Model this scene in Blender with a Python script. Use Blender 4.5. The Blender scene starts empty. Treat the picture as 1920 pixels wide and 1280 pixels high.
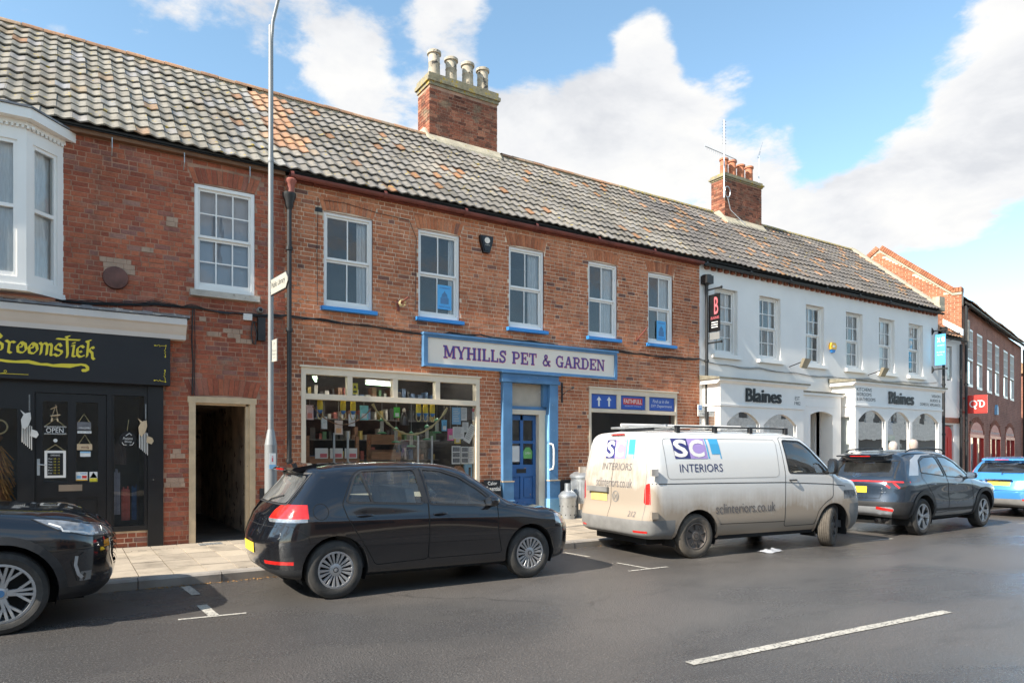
import bpy, bmesh, math, random
import numpy as np
from mathutils import Vector, Matrix
from mathutils.bvhtree import BVHTree
S = bpy.context.scene
COL = S.collection
R = math.radians
PI = math.pi
random.seed(7)

# ------------------------------------------------------------------ camera
cam_d = bpy.data.cameras.new('camera')
cam = bpy.data.objects.new('camera', cam_d)
COL.objects.link(cam)
cam.location = (0, 0, 1.6)
cam.rotation_euler = (R(90), 0, R(-32.7))
cam_d.sensor_width = 36
cam_d.lens = 24.56
cam_d.shift_y = 0.1078
cam_d.clip_end = 3000
S.camera = cam

# ------------------------------------------------------------------ world and sun
SUN_EL, SUN_DIR = R(38), Vector((-1, -0.085, 0))      # horizontal direction towards the sun
world = bpy.data.worlds.new('World')
S.world = world
world.use_nodes = True
wt = world.node_tree
wt.nodes.clear()

def nd(t, typ, ins=None, **props):
    n = t.nodes.new(typ)
    for k, v in props.items():
        setattr(n, k, v)
    for k, v in (ins or {}).items():
        if isinstance(v, bpy.types.NodeSocket):
            t.links.new(v, n.inputs[k])
        else:
            n.inputs[k].default_value = v
    return n

def noise(t, vec, scale=5, detail=3, rough=.55, dist=0):
    return nd(t, 'ShaderNodeTexNoise', {'Vector': vec, 'Scale': scale, 'Detail': detail, 'Roughness': rough, 'Distortion': dist}).outputs['Fac']

def ramp(t, fac, stops, interp='LINEAR'):
    n = nd(t, 'ShaderNodeValToRGB', {'Fac': fac})
    r = n.color_ramp
    r.interpolation = interp
    while len(r.elements) < len(stops):
        r.elements.new(1)
    for e, (p, c) in zip(r.elements, stops):
        e.position = p
        e.color = (c, c, c, 1) if not hasattr(c, '__len__') else (*c[:3], 1)
    return n.outputs['Color']

def mixc(t, fac, a, b, blend='MIX'):
    n = nd(t, 'ShaderNodeMix', None, data_type='RGBA', blend_type=blend)
    for i, v in ((0, fac), (6, a), (7, b)):
        if isinstance(v, bpy.types.NodeSocket):
            t.links.new(v, n.inputs[i])
        else:
            n.inputs[i].default_value = v if i == 0 else ((v, v, v, 1) if not hasattr(v, '__len__') else (*v[:3], 1))
    return n.outputs[2]

def mt(t, op, a, b=0.0, c=None):
    n = nd(t, 'ShaderNodeMath', None, operation=op)
    for i, v in enumerate((a, b, c)):
        if v is None: continue
        if isinstance(v, bpy.types.NodeSocket): t.links.new(v, n.inputs[i])
        else: n.inputs[i].default_value = v
    return n.outputs[0]

SKY_STR, CLOUD_GAIN = 0.10, 0.345
sky = nd(wt, 'ShaderNodeTexSky', None, sky_type='NISHITA')
sky.sun_disc = False
sky.sun_elevation = SUN_EL
sky.sun_rotation = R(-95) 
sky.air_density = 1.0
sky.dust_density = 0.25
sky.ozone_density = 1.2
tc = nd(wt, 'ShaderNodeTexCoord').outputs['Generated']
sep = nd(wt, 'ShaderNodeSeparateXYZ', {0: tc})
zz = mt(wt, 'MAXIMUM', sep.outputs[2], 0.0)
den = mt(wt, 'ADD', zz, 0.22)
px_ = mt(wt, 'DIVIDE', sep.outputs[0], den)
py_ = mt(wt, 'DIVIDE', sep.outputs[1], den)
cv = nd(wt, 'ShaderNodeCombineXYZ', {0: px_, 1: py_, 2: mt(wt, 'MULTIPLY', zz, 1.5)}).outputs[0]
n_big = noise(wt, cv, 2.1, 10, .60, .12)
n_det = noise(wt, cv, 7.0, 10, .64, .2)
cov = mt(wt, 'ADD', mt(wt, 'MULTIPLY', n_big, .78), mt(wt, 'MULTIPLY', n_det, .34))
def blob(dx, dy, dz, r, amt):
    d = Vector((dx, dy, dz)).normalized()
    dp = nd(wt, 'ShaderNodeVectorMath', {0: tc, 1: tuple(d)}, operation='DOT_PRODUCT').outputs['Value']
    m = nd(wt, 'ShaderNodeMapRange', {'Value': dp, 'From Min': math.cos(R(r)), 'From Max': math.cos(R(r * .25)), 'To Min': 0.0, 'To Max': amt}, interpolation_type='SMOOTHSTEP')
    return m.outputs[0]
def pxdir(px, py):
    d = px - 960; c, s = math.cos(R(57.3)), math.sin(R(57.3))
    return (1310 * c + d * s, 1310 * s - d * c, 847 - py)
for (px, py, r, a) in [(1080, 250, 9, .20), (760, 260, 8, .17), (930, 190, 5, .12), (1300, 330, 9, .20), (1500, 420, 9, .16), (1740, 330, 8, .20), (1880, 110, 6, .22), (1900, 330, 7, .12), (1330, 200, 4, .10), (640, 190, 5, .10),
                       (420, 0, 4, .14), (540, 0, 3, .10), (850, 25, 4, .13), (650, 105, 4, .14), (520, 130, 3, .10), (60, 10, 4, .12), (300, 60, 3, .12), (1220, 95, 3, .22), (1390, 85, 3, .20), (1190, 0, 4, .18), (1560, 0, 4, .18), (1680, 250, 2, .1), (1480, 10, 4, .10), (1800, 470, 4, .14), (1540, 250, 3, .06),
                       (220, 130, 10, -.16), (450, 110, 7, -.12), (1480, 150, 9, -.20), (1010, 60, 5, -.20), (1660, 150, 7, -.20), (1280, 50, 5, -.06), (700, 60, 5, -.06), (1850, 580, 9, -.40), (1120, 60, 4, -.12), (1560, 260, 3, -.10), (960, 120, 3, -.08)]:
    cov = mt(wt, 'ADD', cov, blob(*pxdir(px, py), r, a * .78))
alpha = nd(wt, 'ShaderNodeMapRange', {'Value': cov, 'From Min': .545, 'From Max': .665, 'To Min': 0.0, 'To Max': 1.0}, interpolation_type='SMOOTHSTEP').outputs[0]
shade = noise(wt, nd(wt, 'ShaderNodeVectorMath', {0: cv, 1: (.12, .1, .25)}, operation='ADD').outputs[0], 2.6, 6, .6, .2)
ccol = ramp(wt, shade, [(.34, (.76, .78, .82)), (.45, (.90, .91, .93)), (.57, (1.0, .995, .98))])
skyc = nd(wt, 'ShaderNodeVectorMath', {0: sky.outputs[0], 3: SKY_STR}, operation='SCALE').outputs[0]
skyh = nd(wt, 'ShaderNodeHueSaturation', {'Saturation': 1.0, 'Value': .97, 'Hue': .486, 'Color': skyc}).outputs[0]
cc = nd(wt, 'ShaderNodeVectorMath', {0: ccol, 3: CLOUD_GAIN}, operation='SCALE').outputs[0]
final = mixc(wt, alpha, skyh, cc)
bg = nd(wt, 'ShaderNodeBackground', {'Color': final, 'Strength': 1.0})
wo = nd(wt, 'ShaderNodeOutputWorld', {'Surface': bg.outputs[0]})

sun_d = bpy.data.lights.new('sun', 'SUN')
sun = bpy.data.objects.new('sun', sun_d)
COL.objects.link(sun)
sun_d.energy = 3.1
sun_d.angle = R(.53)
sun_d.color = (1, .93, .82)
_sd = Vector((SUN_DIR.x * math.cos(SUN_EL), SUN_DIR.y * math.cos(SUN_EL), math.sin(SUN_EL)))
sun.rotation_euler = _sd.to_track_quat('Z', 'Y').to_euler()
sun.location = (-20, 0, 30)

S.view_settings.view_transform = 'Standard'
S.view_settings.look = 'None'
S.view_settings.exposure = 1.56
S.view_settings.gamma = 1
S.render.engine = 'CYCLES'
S.cycles.max_bounces = 8
S.cycles.transparent_max_bounces = 16
S.cycles.caustics_reflective = False
S.cycles.caustics_refractive = False
S.cycles.use_denoising = True

# ------------------------------------------------------------------ mesh helpers
ROOT = {}       # root location of every thing built in world coordinates

class MB:
    """collects polygons and links them as ONE mesh object"""
    def __init__(s, ofs=(0, 0, 0)):
        s.v, s.f, s.m, s.ofs = [], [], [], ofs
    def poly(s, pts, m=0):
        b = len(s.v); s.v += [tuple(p) for p in pts]; s.f.append(tuple(range(b, b + len(pts)))); s.m.append(m); return s
    def mesh(s, vs, fs, m=0):
        b = len(s.v); s.v += [tuple(p) for p in vs]
        for f in fs: s.f.append(tuple(i + b for i in f)); s.m.append(m)
        return s
    def box(s, x0, x1, y0, y1, z0, z1, m=0):
        v = [(x, y, z) for x in (x0, x1) for y in (y0, y1) for z in (z0, z1)]
        return s.mesh(v, [(0, 1, 3, 2), (4, 6, 7, 5), (0, 4, 5, 1), (2, 3, 7, 6), (0, 2, 6, 4), (1, 5, 7, 3)], m)
    def prism(s, poly, a, b, axis='y', m=0):
        """polygon in the two other axes swept along axis from a to b"""
        def P(p, q, h):
            return (h, p, q) if axis == 'x' else ((p, h, q) if axis == 'y' else (p, q, h))
        n = len(poly)
        vs = [P(*p, a) for p in poly] + [P(*p, b) for p in poly]
        fs = [tuple(range(n))[::-1], tuple(range(n, 2 * n))] + [(i, (i + 1) % n, n + (i + 1) % n, n + i) for i in range(n)]
        return s.mesh(vs, fs, m)
    def tube(s, pts, r, n=8, m=0, cap=True, closed=False):
        pts = [Vector(p) for p in pts]
        rs = r if hasattr(r, '__len__') else [r] * len(pts)
        b = len(s.v); up = Vector((0, 0, 1)); N = len(pts); prev = None
        for i, p in enumerate(pts):
            if closed: d = pts[(i + 1) % N] - pts[i - 1]
            else: d = pts[min(i + 1, N - 1)] - pts[max(i - 1, 0)]
            d = d.normalized() if d.length > 1e-9 else Vector((0, 0, 1))
            if prev is None:
                a = d.cross(up) if abs(d.z) < .95 else d.cross(Vector((0, 1, 0)))
            else:
                a = prev - d * prev.dot(d)
            a.normalize(); prev = a; c = d.cross(a)
            for k in range(n):
                t = 2 * PI * k / n
                s.v.append(tuple(p + (a * math.cos(t) + c * math.sin(t)) * rs[i]))
        for i in range(N if closed else N - 1):
            for k in range(n):
                j = (i + 1) % N
                s.f.append((b + i * n + k, b + i * n + (k + 1) % n, b + j * n + (k + 1) % n, b + j * n + k)); s.m.append(m)
        if cap and not closed:
            s.f.append(tuple(b + k for k in range(n))[::-1]); s.m.append(m)
            s.f.append(tuple(b + (N - 1) * n + k for k in range(n))); s.m.append(m)
        return s
    def lathe(s, prof, n=24, at=(0, 0, 0), axis='z', m=0, cap=False):
        b = len(s.v); K = len(prof)
        for (r, h) in prof:
            for k in range(n):
                t = 2 * PI * k / n; c, q = r * math.cos(t), r * math.sin(t)
                p = (c, q, h) if axis == 'z' else ((c, h, q) if axis == 'y' else (h, c, q))
                s.v.append((p[0] + at[0], p[1] + at[1], p[2] + at[2]))
        for i in range(K - 1):
            for k in range(n):
                s.f.append((b + i * n + k, b + i * n + (k + 1) % n, b + (i + 1) * n + (k + 1) % n, b + (i + 1) * n + k)); s.m.append(m)
        if cap:
            s.f.append(tuple(b + k for k in range(n))[::-1]); s.m.append(m)
            s.f.append(tuple(b + (K - 1) * n + k for k in range(n))); s.m.append(m)
        return s
    def text(s, txt, fit, y, bold=0.0, m=0, shear=0, fn=None):
        v, f = text2d(txt, fit, bold, shear)
        fn = fn or (lambda a, b: (a, y, b))
        return s.mesh([fn(*p) for p in v], f, m)
    def data(s, name, mats, smooth=False, angle=40, weld=False):
        me = bpy.data.meshes.new(name)
        o = s.ofs
        me.from_pydata([(a - o[0], b - o[1], c - o[2]) for a, b, c in s.v], [], s.f)
        mats = mats if isinstance(mats, (list, tuple)) else [mats]
        for q in mats: me.materials.append(q)
        if len(mats) > 1: me.polygons.foreach_set('material_index', s.m)
        if weld:
            bm = bmesh.new(); bm.from_mesh(me)
            bmesh.ops.remove_doubles(bm, verts=bm.verts, dist=1e-5)
            bmesh.ops.recalc_face_normals(bm, faces=bm.faces)
            bm.to_mesh(me); bm.free()
        if smooth:
            me.shade_smooth(); me.set_sharp_from_angle(angle=R(angle))
        me.update()
        return me
    def build(s, name, mats, parent=None, smooth=False, angle=40, weld=False, kind=None, label=None, loc=(0, 0, 0)):
        return link(name, s.data(name, mats, smooth, angle, weld), parent, loc, kind=kind, label=label)

def link(name, me, parent=None, loc=(0, 0, 0), rot=None, scale=None, kind=None, label=None):
    o = bpy.data.objects.new(name, me); COL.objects.link(o); o.location = loc
    if rot: o.rotation_euler = rot
    if scale: o.scale = scale
    if parent is not None: o.parent = parent
    if kind: o['kind'] = kind
    if label: o['label'] = label
    return o

def tag(o, label, cat, group=None):
    o['label'] = label; o['category'] = cat
    if group: o['group'] = group
    return o

def thing(name, label, cat, loc=(0, 0, 0), rotz=0, group=None):
    o = bpy.data.objects.new(name, None); COL.objects.link(o)
    o.location = loc; o.rotation_euler = (0, 0, rotz); o.empty_display_size = .1
    return tag(o, label, cat, group)

def kids(o): return [c for c in bpy.data.objects if c.parent == o]
def copy_tree(o, parent=None, chmap=None):
    if chmap is None:
        chmap = {}
        for c in bpy.data.objects:
            if c.parent: chmap.setdefault(c.parent.name, []).append(c)
    c = o.copy(); COL.objects.link(c)
    if parent: c.parent = parent
    for ch in chmap.get(o.name, []): copy_tree(ch, c, chmap)
    return c

_tc = {}
def text2d(txt, fit, bold=0.0, shear=0):
    """flat outline of a text scaled to the rectangle fit = (x0, x1, z0, z1)"""
    key = (txt, bold)
    if key not in _tc:
        cu = bpy.data.curves.new('t', 'FONT'); cu.body = txt; cu.resolution_u = 3; cu.offset = bold; cu.fill_mode = 'BOTH'
        cu.space_line = .95
        ob = bpy.data.objects.new('t', cu); COL.objects.link(ob)
        me = bpy.data.meshes.new_from_object(ob)
        _tc[key] = ([(v.co.x, v.co.y) for v in me.vertices], [tuple(p.vertices) for p in me.polygons])
        bpy.data.objects.remove(ob); bpy.data.curves.remove(cu); bpy.data.meshes.remove(me)
    v, f = _tc[key]
    xs = [p[0] for p in v]; ys = [p[1] for p in v]
    ax, bx, ay, by = min(xs), max(xs), min(ys), max(ys)
    x0, x1, z0, z1 = fit
    if x1 is None: x1 = x0 + (bx - ax) * (z1 - z0) / (by - ay)
    out = []
    for (a, b) in v:
        q = (b - ay) / (by - ay)
        out.append((x0 + (a - ax) / (bx - ax) * (x1 - x0) + shear * q * (z1 - z0), z0 + q * (z1 - z0)))
    return out, f

# ------------------------------------------------------------------ materials
def newmat(name):
    m = bpy.data.materials.new(name); m.use_nodes = True
    t = m.node_tree
    return m, t, t.nodes['Principled BSDF']

def coords(t, obj=True):
    return nd(t, 'ShaderNodeTexCoord').outputs['Object'] if obj else nd(t, 'ShaderNodeNewGeometry').outputs['Position']

def pm(name, col, rough=.6, metal=0, var=.1, vs=4, bump=0.0, bs=60, coat=0, spec=.5, worn=None, wornt=.62, ws=8, obj=True, sheen=0, stretch=None):
    m, t, b = newmat(name)
    co = coords(t, obj)
    if stretch: co = nd(t, 'ShaderNodeMapping', {'Vector': co, 'Scale': stretch}).outputs[0]
    n1 = noise(t, co, vs, 4)
    f = nd(t, 'ShaderNodeMapRange', {'Value': n1, 'From Min': .3, 'From Max': .7, 'To Min': 1 - var, 'To Max': 1 + var}).outputs[0]
    c = nd(t, 'ShaderNodeVectorMath', {0: (*col,), 3: f}, operation='SCALE').outputs[0]
    if worn:
        n2 = noise(t, co, ws, 6, .7)
        c = mixc(t, ramp(t, n2, [(wornt, 0), (wornt + .03, 1)]), c, worn)
    t.links.new(c, b.inputs['Base Color'])
    b.inputs['Metallic'].default_value = metal
    b.inputs['Specular IOR Level'].default_value = spec
    b.inputs['Coat Weight'].default_value = coat
    b.inputs['Coat Roughness'].default_value = .04
    r = nd(t, 'ShaderNodeMapRange', {'Value': noise(t, co, vs * 2.3, 4), 'From Min': .3, 'From Max': .7, 'To Min': max(0, rough - .06), 'To Max': min(1, rough + .06)}).outputs[0]
    t.links.new(r, b.inputs['Roughness'])
    if bump:
        bn = nd(t, 'ShaderNodeBump', {'Height': noise(t, co, bs, 5, .6), 'Strength': bump, 'Distance': .01})
        t.links.new(bn.outputs[0], b.inputs['Normal'])
    return m

def emat(name, col, strength):
    m, t, b = newmat(name)
    b.inputs['Base Color'].default_value = (*col, 1)
    b.inputs['Emission Color'].default_value = (*col, 1)
    b.inputs['Emission Strength'].default_value = strength
    return m

def glassmat(name, tint=(.9, .93, .92), ior=1.5, rough=.0, haze=0.0, boost=1.0, bump=0.0):
    m = bpy.data.materials.new(name); m.use_nodes = True; t = m.node_tree; t.nodes.clear()
    fr = nd(t, 'ShaderNodeFresnel', {'IOR': ior}).outputs[0]
    fr = mt(t, 'MINIMUM', mt(t, 'MULTIPLY', fr, boost), 1.0)
    tr = nd(t, 'ShaderNodeBsdfTransparent', {'Color': (*tint, 1)})
    gl = nd(t, 'ShaderNodeBsdfGlossy', {'Color': (1, 1, 1, 1), 'Roughness': rough})
    if bump:
        bn = nd(t, 'ShaderNodeBump', {'Height': noise(t, coords(t, False), 2.2, 2), 'Strength': bump, 'Distance': .05})
        t.links.new(bn.outputs[0], gl.inputs['Normal'])
    mx = nd(t, 'ShaderNodeMixShader', {0: fr, 1: tr.outputs[0], 2: gl.outputs[0]})
    out = mx.outputs[0]
    if haze:
        df = nd(t, 'ShaderNodeBsdfDiffuse', {'Color': (.6, .6, .58, 1)})
        hz = nd(t, 'ShaderNodeMapRange', {'Value': noise(t, coords(t, False), 3, 5), 'From Min': .3, 'From Max': .7, 'To Min': haze * .5, 'To Max': haze * 1.5}).outputs[0]
        out = nd(t, 'ShaderNodeMixShader', {0: hz, 1: out, 2: df.outputs[0]}).outputs[0]
    nd(t, 'ShaderNodeOutputMaterial', {'Surface': out})
    return m

def rnd_socket(t, island):
    return nd(t, 'ShaderNodeNewGeometry').outputs['Random Per Island'] if island else nd(t, 'ShaderNodeObjectInfo').outputs['Random']

def brickmat(name, island, stops, patch=(.30, .22, .16), patchlo=.62, dark=.55, darklo=.56, bumps=.5):
    m, t, b = newmat(name)
    co = coords(t, False)
    c = ramp(t, rnd_socket(t, island), stops)
    big = noise(t, co, .75, 7, .68)
    c = mixc(t, ramp(t, big, [(darklo - .08, 0), (darklo + .16, .85)]), c, mixc(t, 1.0, c, (dark, dark * .9, dark * .9), 'MULTIPLY'))
    if patch:
        pn = noise(t, nd(t, 'ShaderNodeMapping', {'Vector': co, 'Location': (5, 3, 1), 'Scale': (1, 1, 1.5)}).outputs[0], 1.7, 6, .65)
        c = mixc(t, ramp(t, pn, [(patchlo - .05, 0), (patchlo + .05, .75)]), c, patch)
    st = noise(t, nd(t, 'ShaderNodeMapping', {'Vector': co, 'Scale': (3.0, 3.0, .35), 'Location': (1, 7, 2)}).outputs[0], 1.6, 6, .7)
    c = mixc(t, ramp(t, st, [(.52, 0), (.72, .5)]), c, (.13, .075, .055))
    sm = noise(t, co, 26, 5, .7)
    c = mixc(t, 1.0, c, ramp(t, sm, [(.25, .62), (.5, 1.0), (.75, 1.25)]), 'MULTIPLY')
    sp = noise(t, co, 75, 3, .6)
    c = mixc(t, ramp(t, sp, [(.63, 0), (.70, .5)]), c, (.42, .30, .22))
    t.links.new(c, b.inputs['Base Color'])
    b.inputs['Roughness'].default_value = .88
    b.inputs['Specular IOR Level'].default_value = .25
    bn = nd(t, 'ShaderNodeBump', {'Height': noise(t, co, 60, 6, .7), 'Strength': bumps, 'Distance': .006})
    t.links.new(bn.outputs[0], b.inputs['Normal'])
    return m

def tilemat(name, island, stops, lichen=.64, lich=(.42, .30, .03), blot=(.16, .15, .13), bl=.6, hue=None):
    m, t, b = newmat(name)
    co = coords(t, False)
    c = ramp(t, rnd_socket(t, island), stops)
    big = noise(t, co, .7, 5, .6)
    c = mixc(t, 1.0, c, ramp(t, big, [(.3, .72), (.5, 1.0), (.7, 1.22)]), 'MULTIPLY')
    sm = noise(t, co, 14, 6, .72)
    c = mixc(t, ramp(t, sm, [(bl - .08, 0), (bl, .55)]), c, blot)
    sm2 = noise(t, co, 30, 6, .7)
    c = mixc(t, 1.0, c, ramp(t, sm2, [(.25, .72), (.5, 1.0), (.8, 1.25)]), 'MULTIPLY')
    li = noise(t, nd(t, 'ShaderNodeMapping', {'Vector': co, 'Location': (9, 2, 4)}).outputs[0], 9, 4, .6)
    c = mixc(t, ramp(t, li, [(lichen, 0), (lichen + .03, .8)]), c, lich)
    t.links.new(c, b.inputs['Base Color'])
    b.inputs['Roughness'].default_value = .85
    b.inputs['Specular IOR Level'].default_value = .3
    bn = nd(t, 'ShaderNodeBump', {'Height': noise(t, co, 45, 6, .7), 'Strength': .35, 'Distance': .006})
    t.links.new(bn.outputs[0], b.inputs['Normal'])
    return m

MT = {}
MY_STOPS = [(0, (.38, .135, .07)), (.10, (.45, .16, .078)), (.3, (.52, .18, .085)), (.55, (.56, .21, .10)), (.8, (.58, .245, .13)), (.94, (.50, .19, .10)), (.98, (.24, .11, .08)), (1, (.18, .095, .075))]
LB_STOPS = [(0, (.30, .09, .055)), (.15, (.35, .10, .058)), (.4, (.41, .12, .065)), (.65, (.47, .15, .078)), (.85, (.42, .15, .09)), (.96, (.28, .12, .095)), (1, (.38, .20, .15))]
for k, isl in (('s', False), ('i', True)):
    MT['my_' + k] = brickmat('brick_orange_' + k, isl, MY_STOPS, patch=(.46, .25, .15), patchlo=.66, dark=.6)
    MT['lb_' + k] = brickmat('brick_red_' + k, isl, LB_STOPS, patch=(.30, .21, .155), patchlo=.645, dark=.55, darklo=.5, bumps=.8)
    MT['ch_' + k] = brickmat('brick_chimney_' + k, isl, [(0, (.12, .05, .035)), (.3, (.24, .085, .05)), (.7, (.34, .12, .07)), (.9, (.40, .17, .10)), (1, (.2, .12, .09))], patch=(.24, .20, .13), patchlo=.60, dark=.5)
    MT['qd_' + k] = brickmat('brick_modern_' + k, isl, [(0, (.34, .125, .065)), (.5, (.42, .165, .085)), (1, (.47, .205, .11))], patch=None, dark=.8)
    MT['tl_' + k] = tilemat('pantile_weathered_' + k, isl, [(0, (0.218, 0.196, 0.161)), (.4, (0.287, 0.259, 0.213)), (.7, (0.259, 0.241, 0.207)), (.82, (0.276, 0.270, 0.270)), (.95, (0.270, 0.212, 0.144)), (.975, (0.324, 0.178, 0.104)), (1, (0.270, 0.153, 0.088))])
    MT['tm_' + k] = tilemat('pantile_grey_' + k, isl, [(0, (0.178, 0.161, 0.138)), (.4, (0.236, 0.213, 0.184)), (.7, (0.224, 0.207, 0.190)), (.95, (0.282, 0.247, 0.201)), (.965, (0.306, 0.162, 0.088)), (1, (0.288, 0.145, 0.072))], lichen=.635)
    MT['tw_' + k] = tilemat('pantile_blue_grey_' + k, isl, [(0, (0.135, 0.123, 0.116)), (.5, (0.167, 0.149, 0.136)), (.93, (0.189, 0.166, 0.144)), (.95, (0.306, 0.170, 0.088)), (1, (0.324, 0.187, 0.104))], lichen=.655)
    MT['to_' + k] = tilemat('pantile_orange_' + k, isl, [(0, (.36, .20, .12)), (.5, (.43, .235, .13)), (.8, (.42, .28, .18)), (1, (.28, .22, .16))], lichen=.7)
MT['mortar'] = pm('mortar_buff', (.70, .55, .40), .95, var=.35, vs=3, bump=.5, bs=70)
MT['mortar_d'] = pm('mortar_grey_brown', (.42, .25, .17), .95, var=.35, vs=2.5, bump=.5, bs=70)
MT['deck'] = pm('roof_felt_dark', (.03, .028, .026), .95)
MT['white'] = pm('white_gloss_paint', (.84, .81, .76), .35, var=.03, vs=2)
MT['whitewall'] = pm('white_masonry_paint', (.83, .795, .745), .8, var=.04, vs=1.2, bump=.25, bs=14, worn=(.62, .60, .56), wornt=.70, ws=2.5)
MT['cream'] = pm('cream_paint', (.72, .61, .46), .5, var=.07, vs=3, worn=(.42, .33, .24), wornt=.71, ws=14)
MT['creamp'] = pm('cream_sign_panel', (.84, .74, .62), .45, var=.03, vs=2)
MT['tan'] = pm('tan_painted_timber', (.56, .42, .26), .6, var=.15, vs=5, worn=(.20, .15, .10), wornt=.66, ws=11)
MT['bluesill'] = pm('blue_sill_paint', (.03, .22, .56), .4, var=.06, vs=3)
MT['bluep'] = pm('blue_weathered_paint', (.085, .205, .37), .5, var=.16, vs=3, worn=(.36, .42, .46), wornt=.655, ws=9, bump=.15, bs=40)
MT['blued'] = pm('blue_door_paint', (.035, .13, .34), .42, var=.12, vs=3, worn=(.34, .22, .15), wornt=.655, ws=10)
MT['lblue'] = pm('pale_blue_paint', (.22, .45, .66), .45, var=.08, vs=4, worn=(.55, .60, .62), wornt=.65, ws=9)
MT['black'] = pm('black_paint', (.007, .007, .008), .38, var=.2, vs=3)
MT['blackm'] = pm('black_iron', (.018, .018, .018), .5, var=.3, vs=6, worn=(.07, .05, .04), wornt=.7)
MT['blackr'] = pm('black_rough_render', (.028, .028, .03), .75, var=.3, vs=8, bump=1.6, bs=28)
MT['fasc'] = pm('charcoal_fascia', (.008, .0075, .009), .5, var=.08, vs=2)
MT['rustred'] = pm('oxide_red_paint', (.17, .045, .032), .55, var=.25, vs=4)
MT['woodbrown'] = pm('brown_timber', (.16, .075, .035), .75, var=.35, vs=5, stretch=(1, 8, 8))
MT['terra'] = pm('terracotta', (.50, .19, .10), .8, var=.2, vs=6, worn=(.25, .13, .08), wornt=.66)
MT['terrapink'] = pm('terracotta_hopper', (.34, .11, .08), .7, var=.15, vs=5)
MT['potgrey'] = pm('buff_clay_pot', (.46, .40, .31), .85, var=.25, vs=7, worn=(.10, .09, .08), wornt=.58, ws=6)
MT['lichen'] = pm('lichened_cement', (.30, .26, .17), .95, var=.3, vs=7, worn=(.40, .28, .04), wornt=.56, ws=7, bump=.8, bs=30)
MT['cement'] = pm('cement_flaunching', (.44, .39, .29), .95, var=.2, vs=5, worn=(.34, .28, .12), wornt=.62, bump=.6, bs=30)
MT['stone'] = pm('grey_stone', (.46, .42, .36), .85, var=.2, vs=6, worn=(.26, .23, .19), wornt=.62, bump=.4, bs=40)
MT['lead'] = pm('lead_flashing', (.16, .16, .17), .55, var=.3, vs=5, metal=.3, worn=(.30, .29, .27), wornt=.56)
MT['mossy'] = pm('mossy_stone_cap', (.22, .20, .15), .95, var=.4, vs=5, bump=.7, bs=20)
MT['galv'] = pm('galvanised_steel', (.50, .52, .53), .42, metal=.75, var=.15, vs=9)
MT['steelgrey'] = pm('grey_painted_steel', (.26, .265, .26), .45, var=.12, vs=2, metal=.2)
MT['dirtywhite'] = pm('offwhite_plastic', (.62, .60, .56), .6, var=.1)
MT['glass'] = glassmat('window_glass', (.96, .98, .98), 1.5, 0, .03, boost=1.4, bump=.05)
MT['glassup'] = glassmat('sash_glass', (.96, .97, .97), 1.5, 0, .04, boost=1.9, bump=.05)
MT['glassshop'] = glassmat('shop_glass', (.98, .98, .97), 1.5, 0, .006, boost=.8, bump=.02)
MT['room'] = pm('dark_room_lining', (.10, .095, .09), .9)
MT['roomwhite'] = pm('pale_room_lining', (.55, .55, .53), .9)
MT['curtain'] = pm('net_curtain', (.88, .87, .86), .9, var=.1, vs=6, stretch=(12, 1, 1))
MT['blind'] = pm('grey_blue_blind', (.50, .53, .60), .8, var=.06, vs=2)
MT['paper'] = pm('white_paper', (.74, .74, .71), .7, var=.02)
MT['red'] = pm('red_gloss_paint', (.62, .035, .025), .35, var=.05)
MT['yellowp'] = pm('yellow_lettering', (.75, .60, .04), .5, var=.05)
MT['purple'] = pm('purple_lettering', (.095, .06, .26), .5, var=.03)
MT['pinkred'] = pm('red_letter_shadow', (.62, .14, .16), .5, var=.03)
MT['wood'] = pm('brown_shelf_wood', (.27, .13, .06), .65, var=.25, vs=5, stretch=(1, 6, 6))
MT['rope'] = pm('pale_rope', (.50, .42, .22), .9, var=.2, vs=30)
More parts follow.
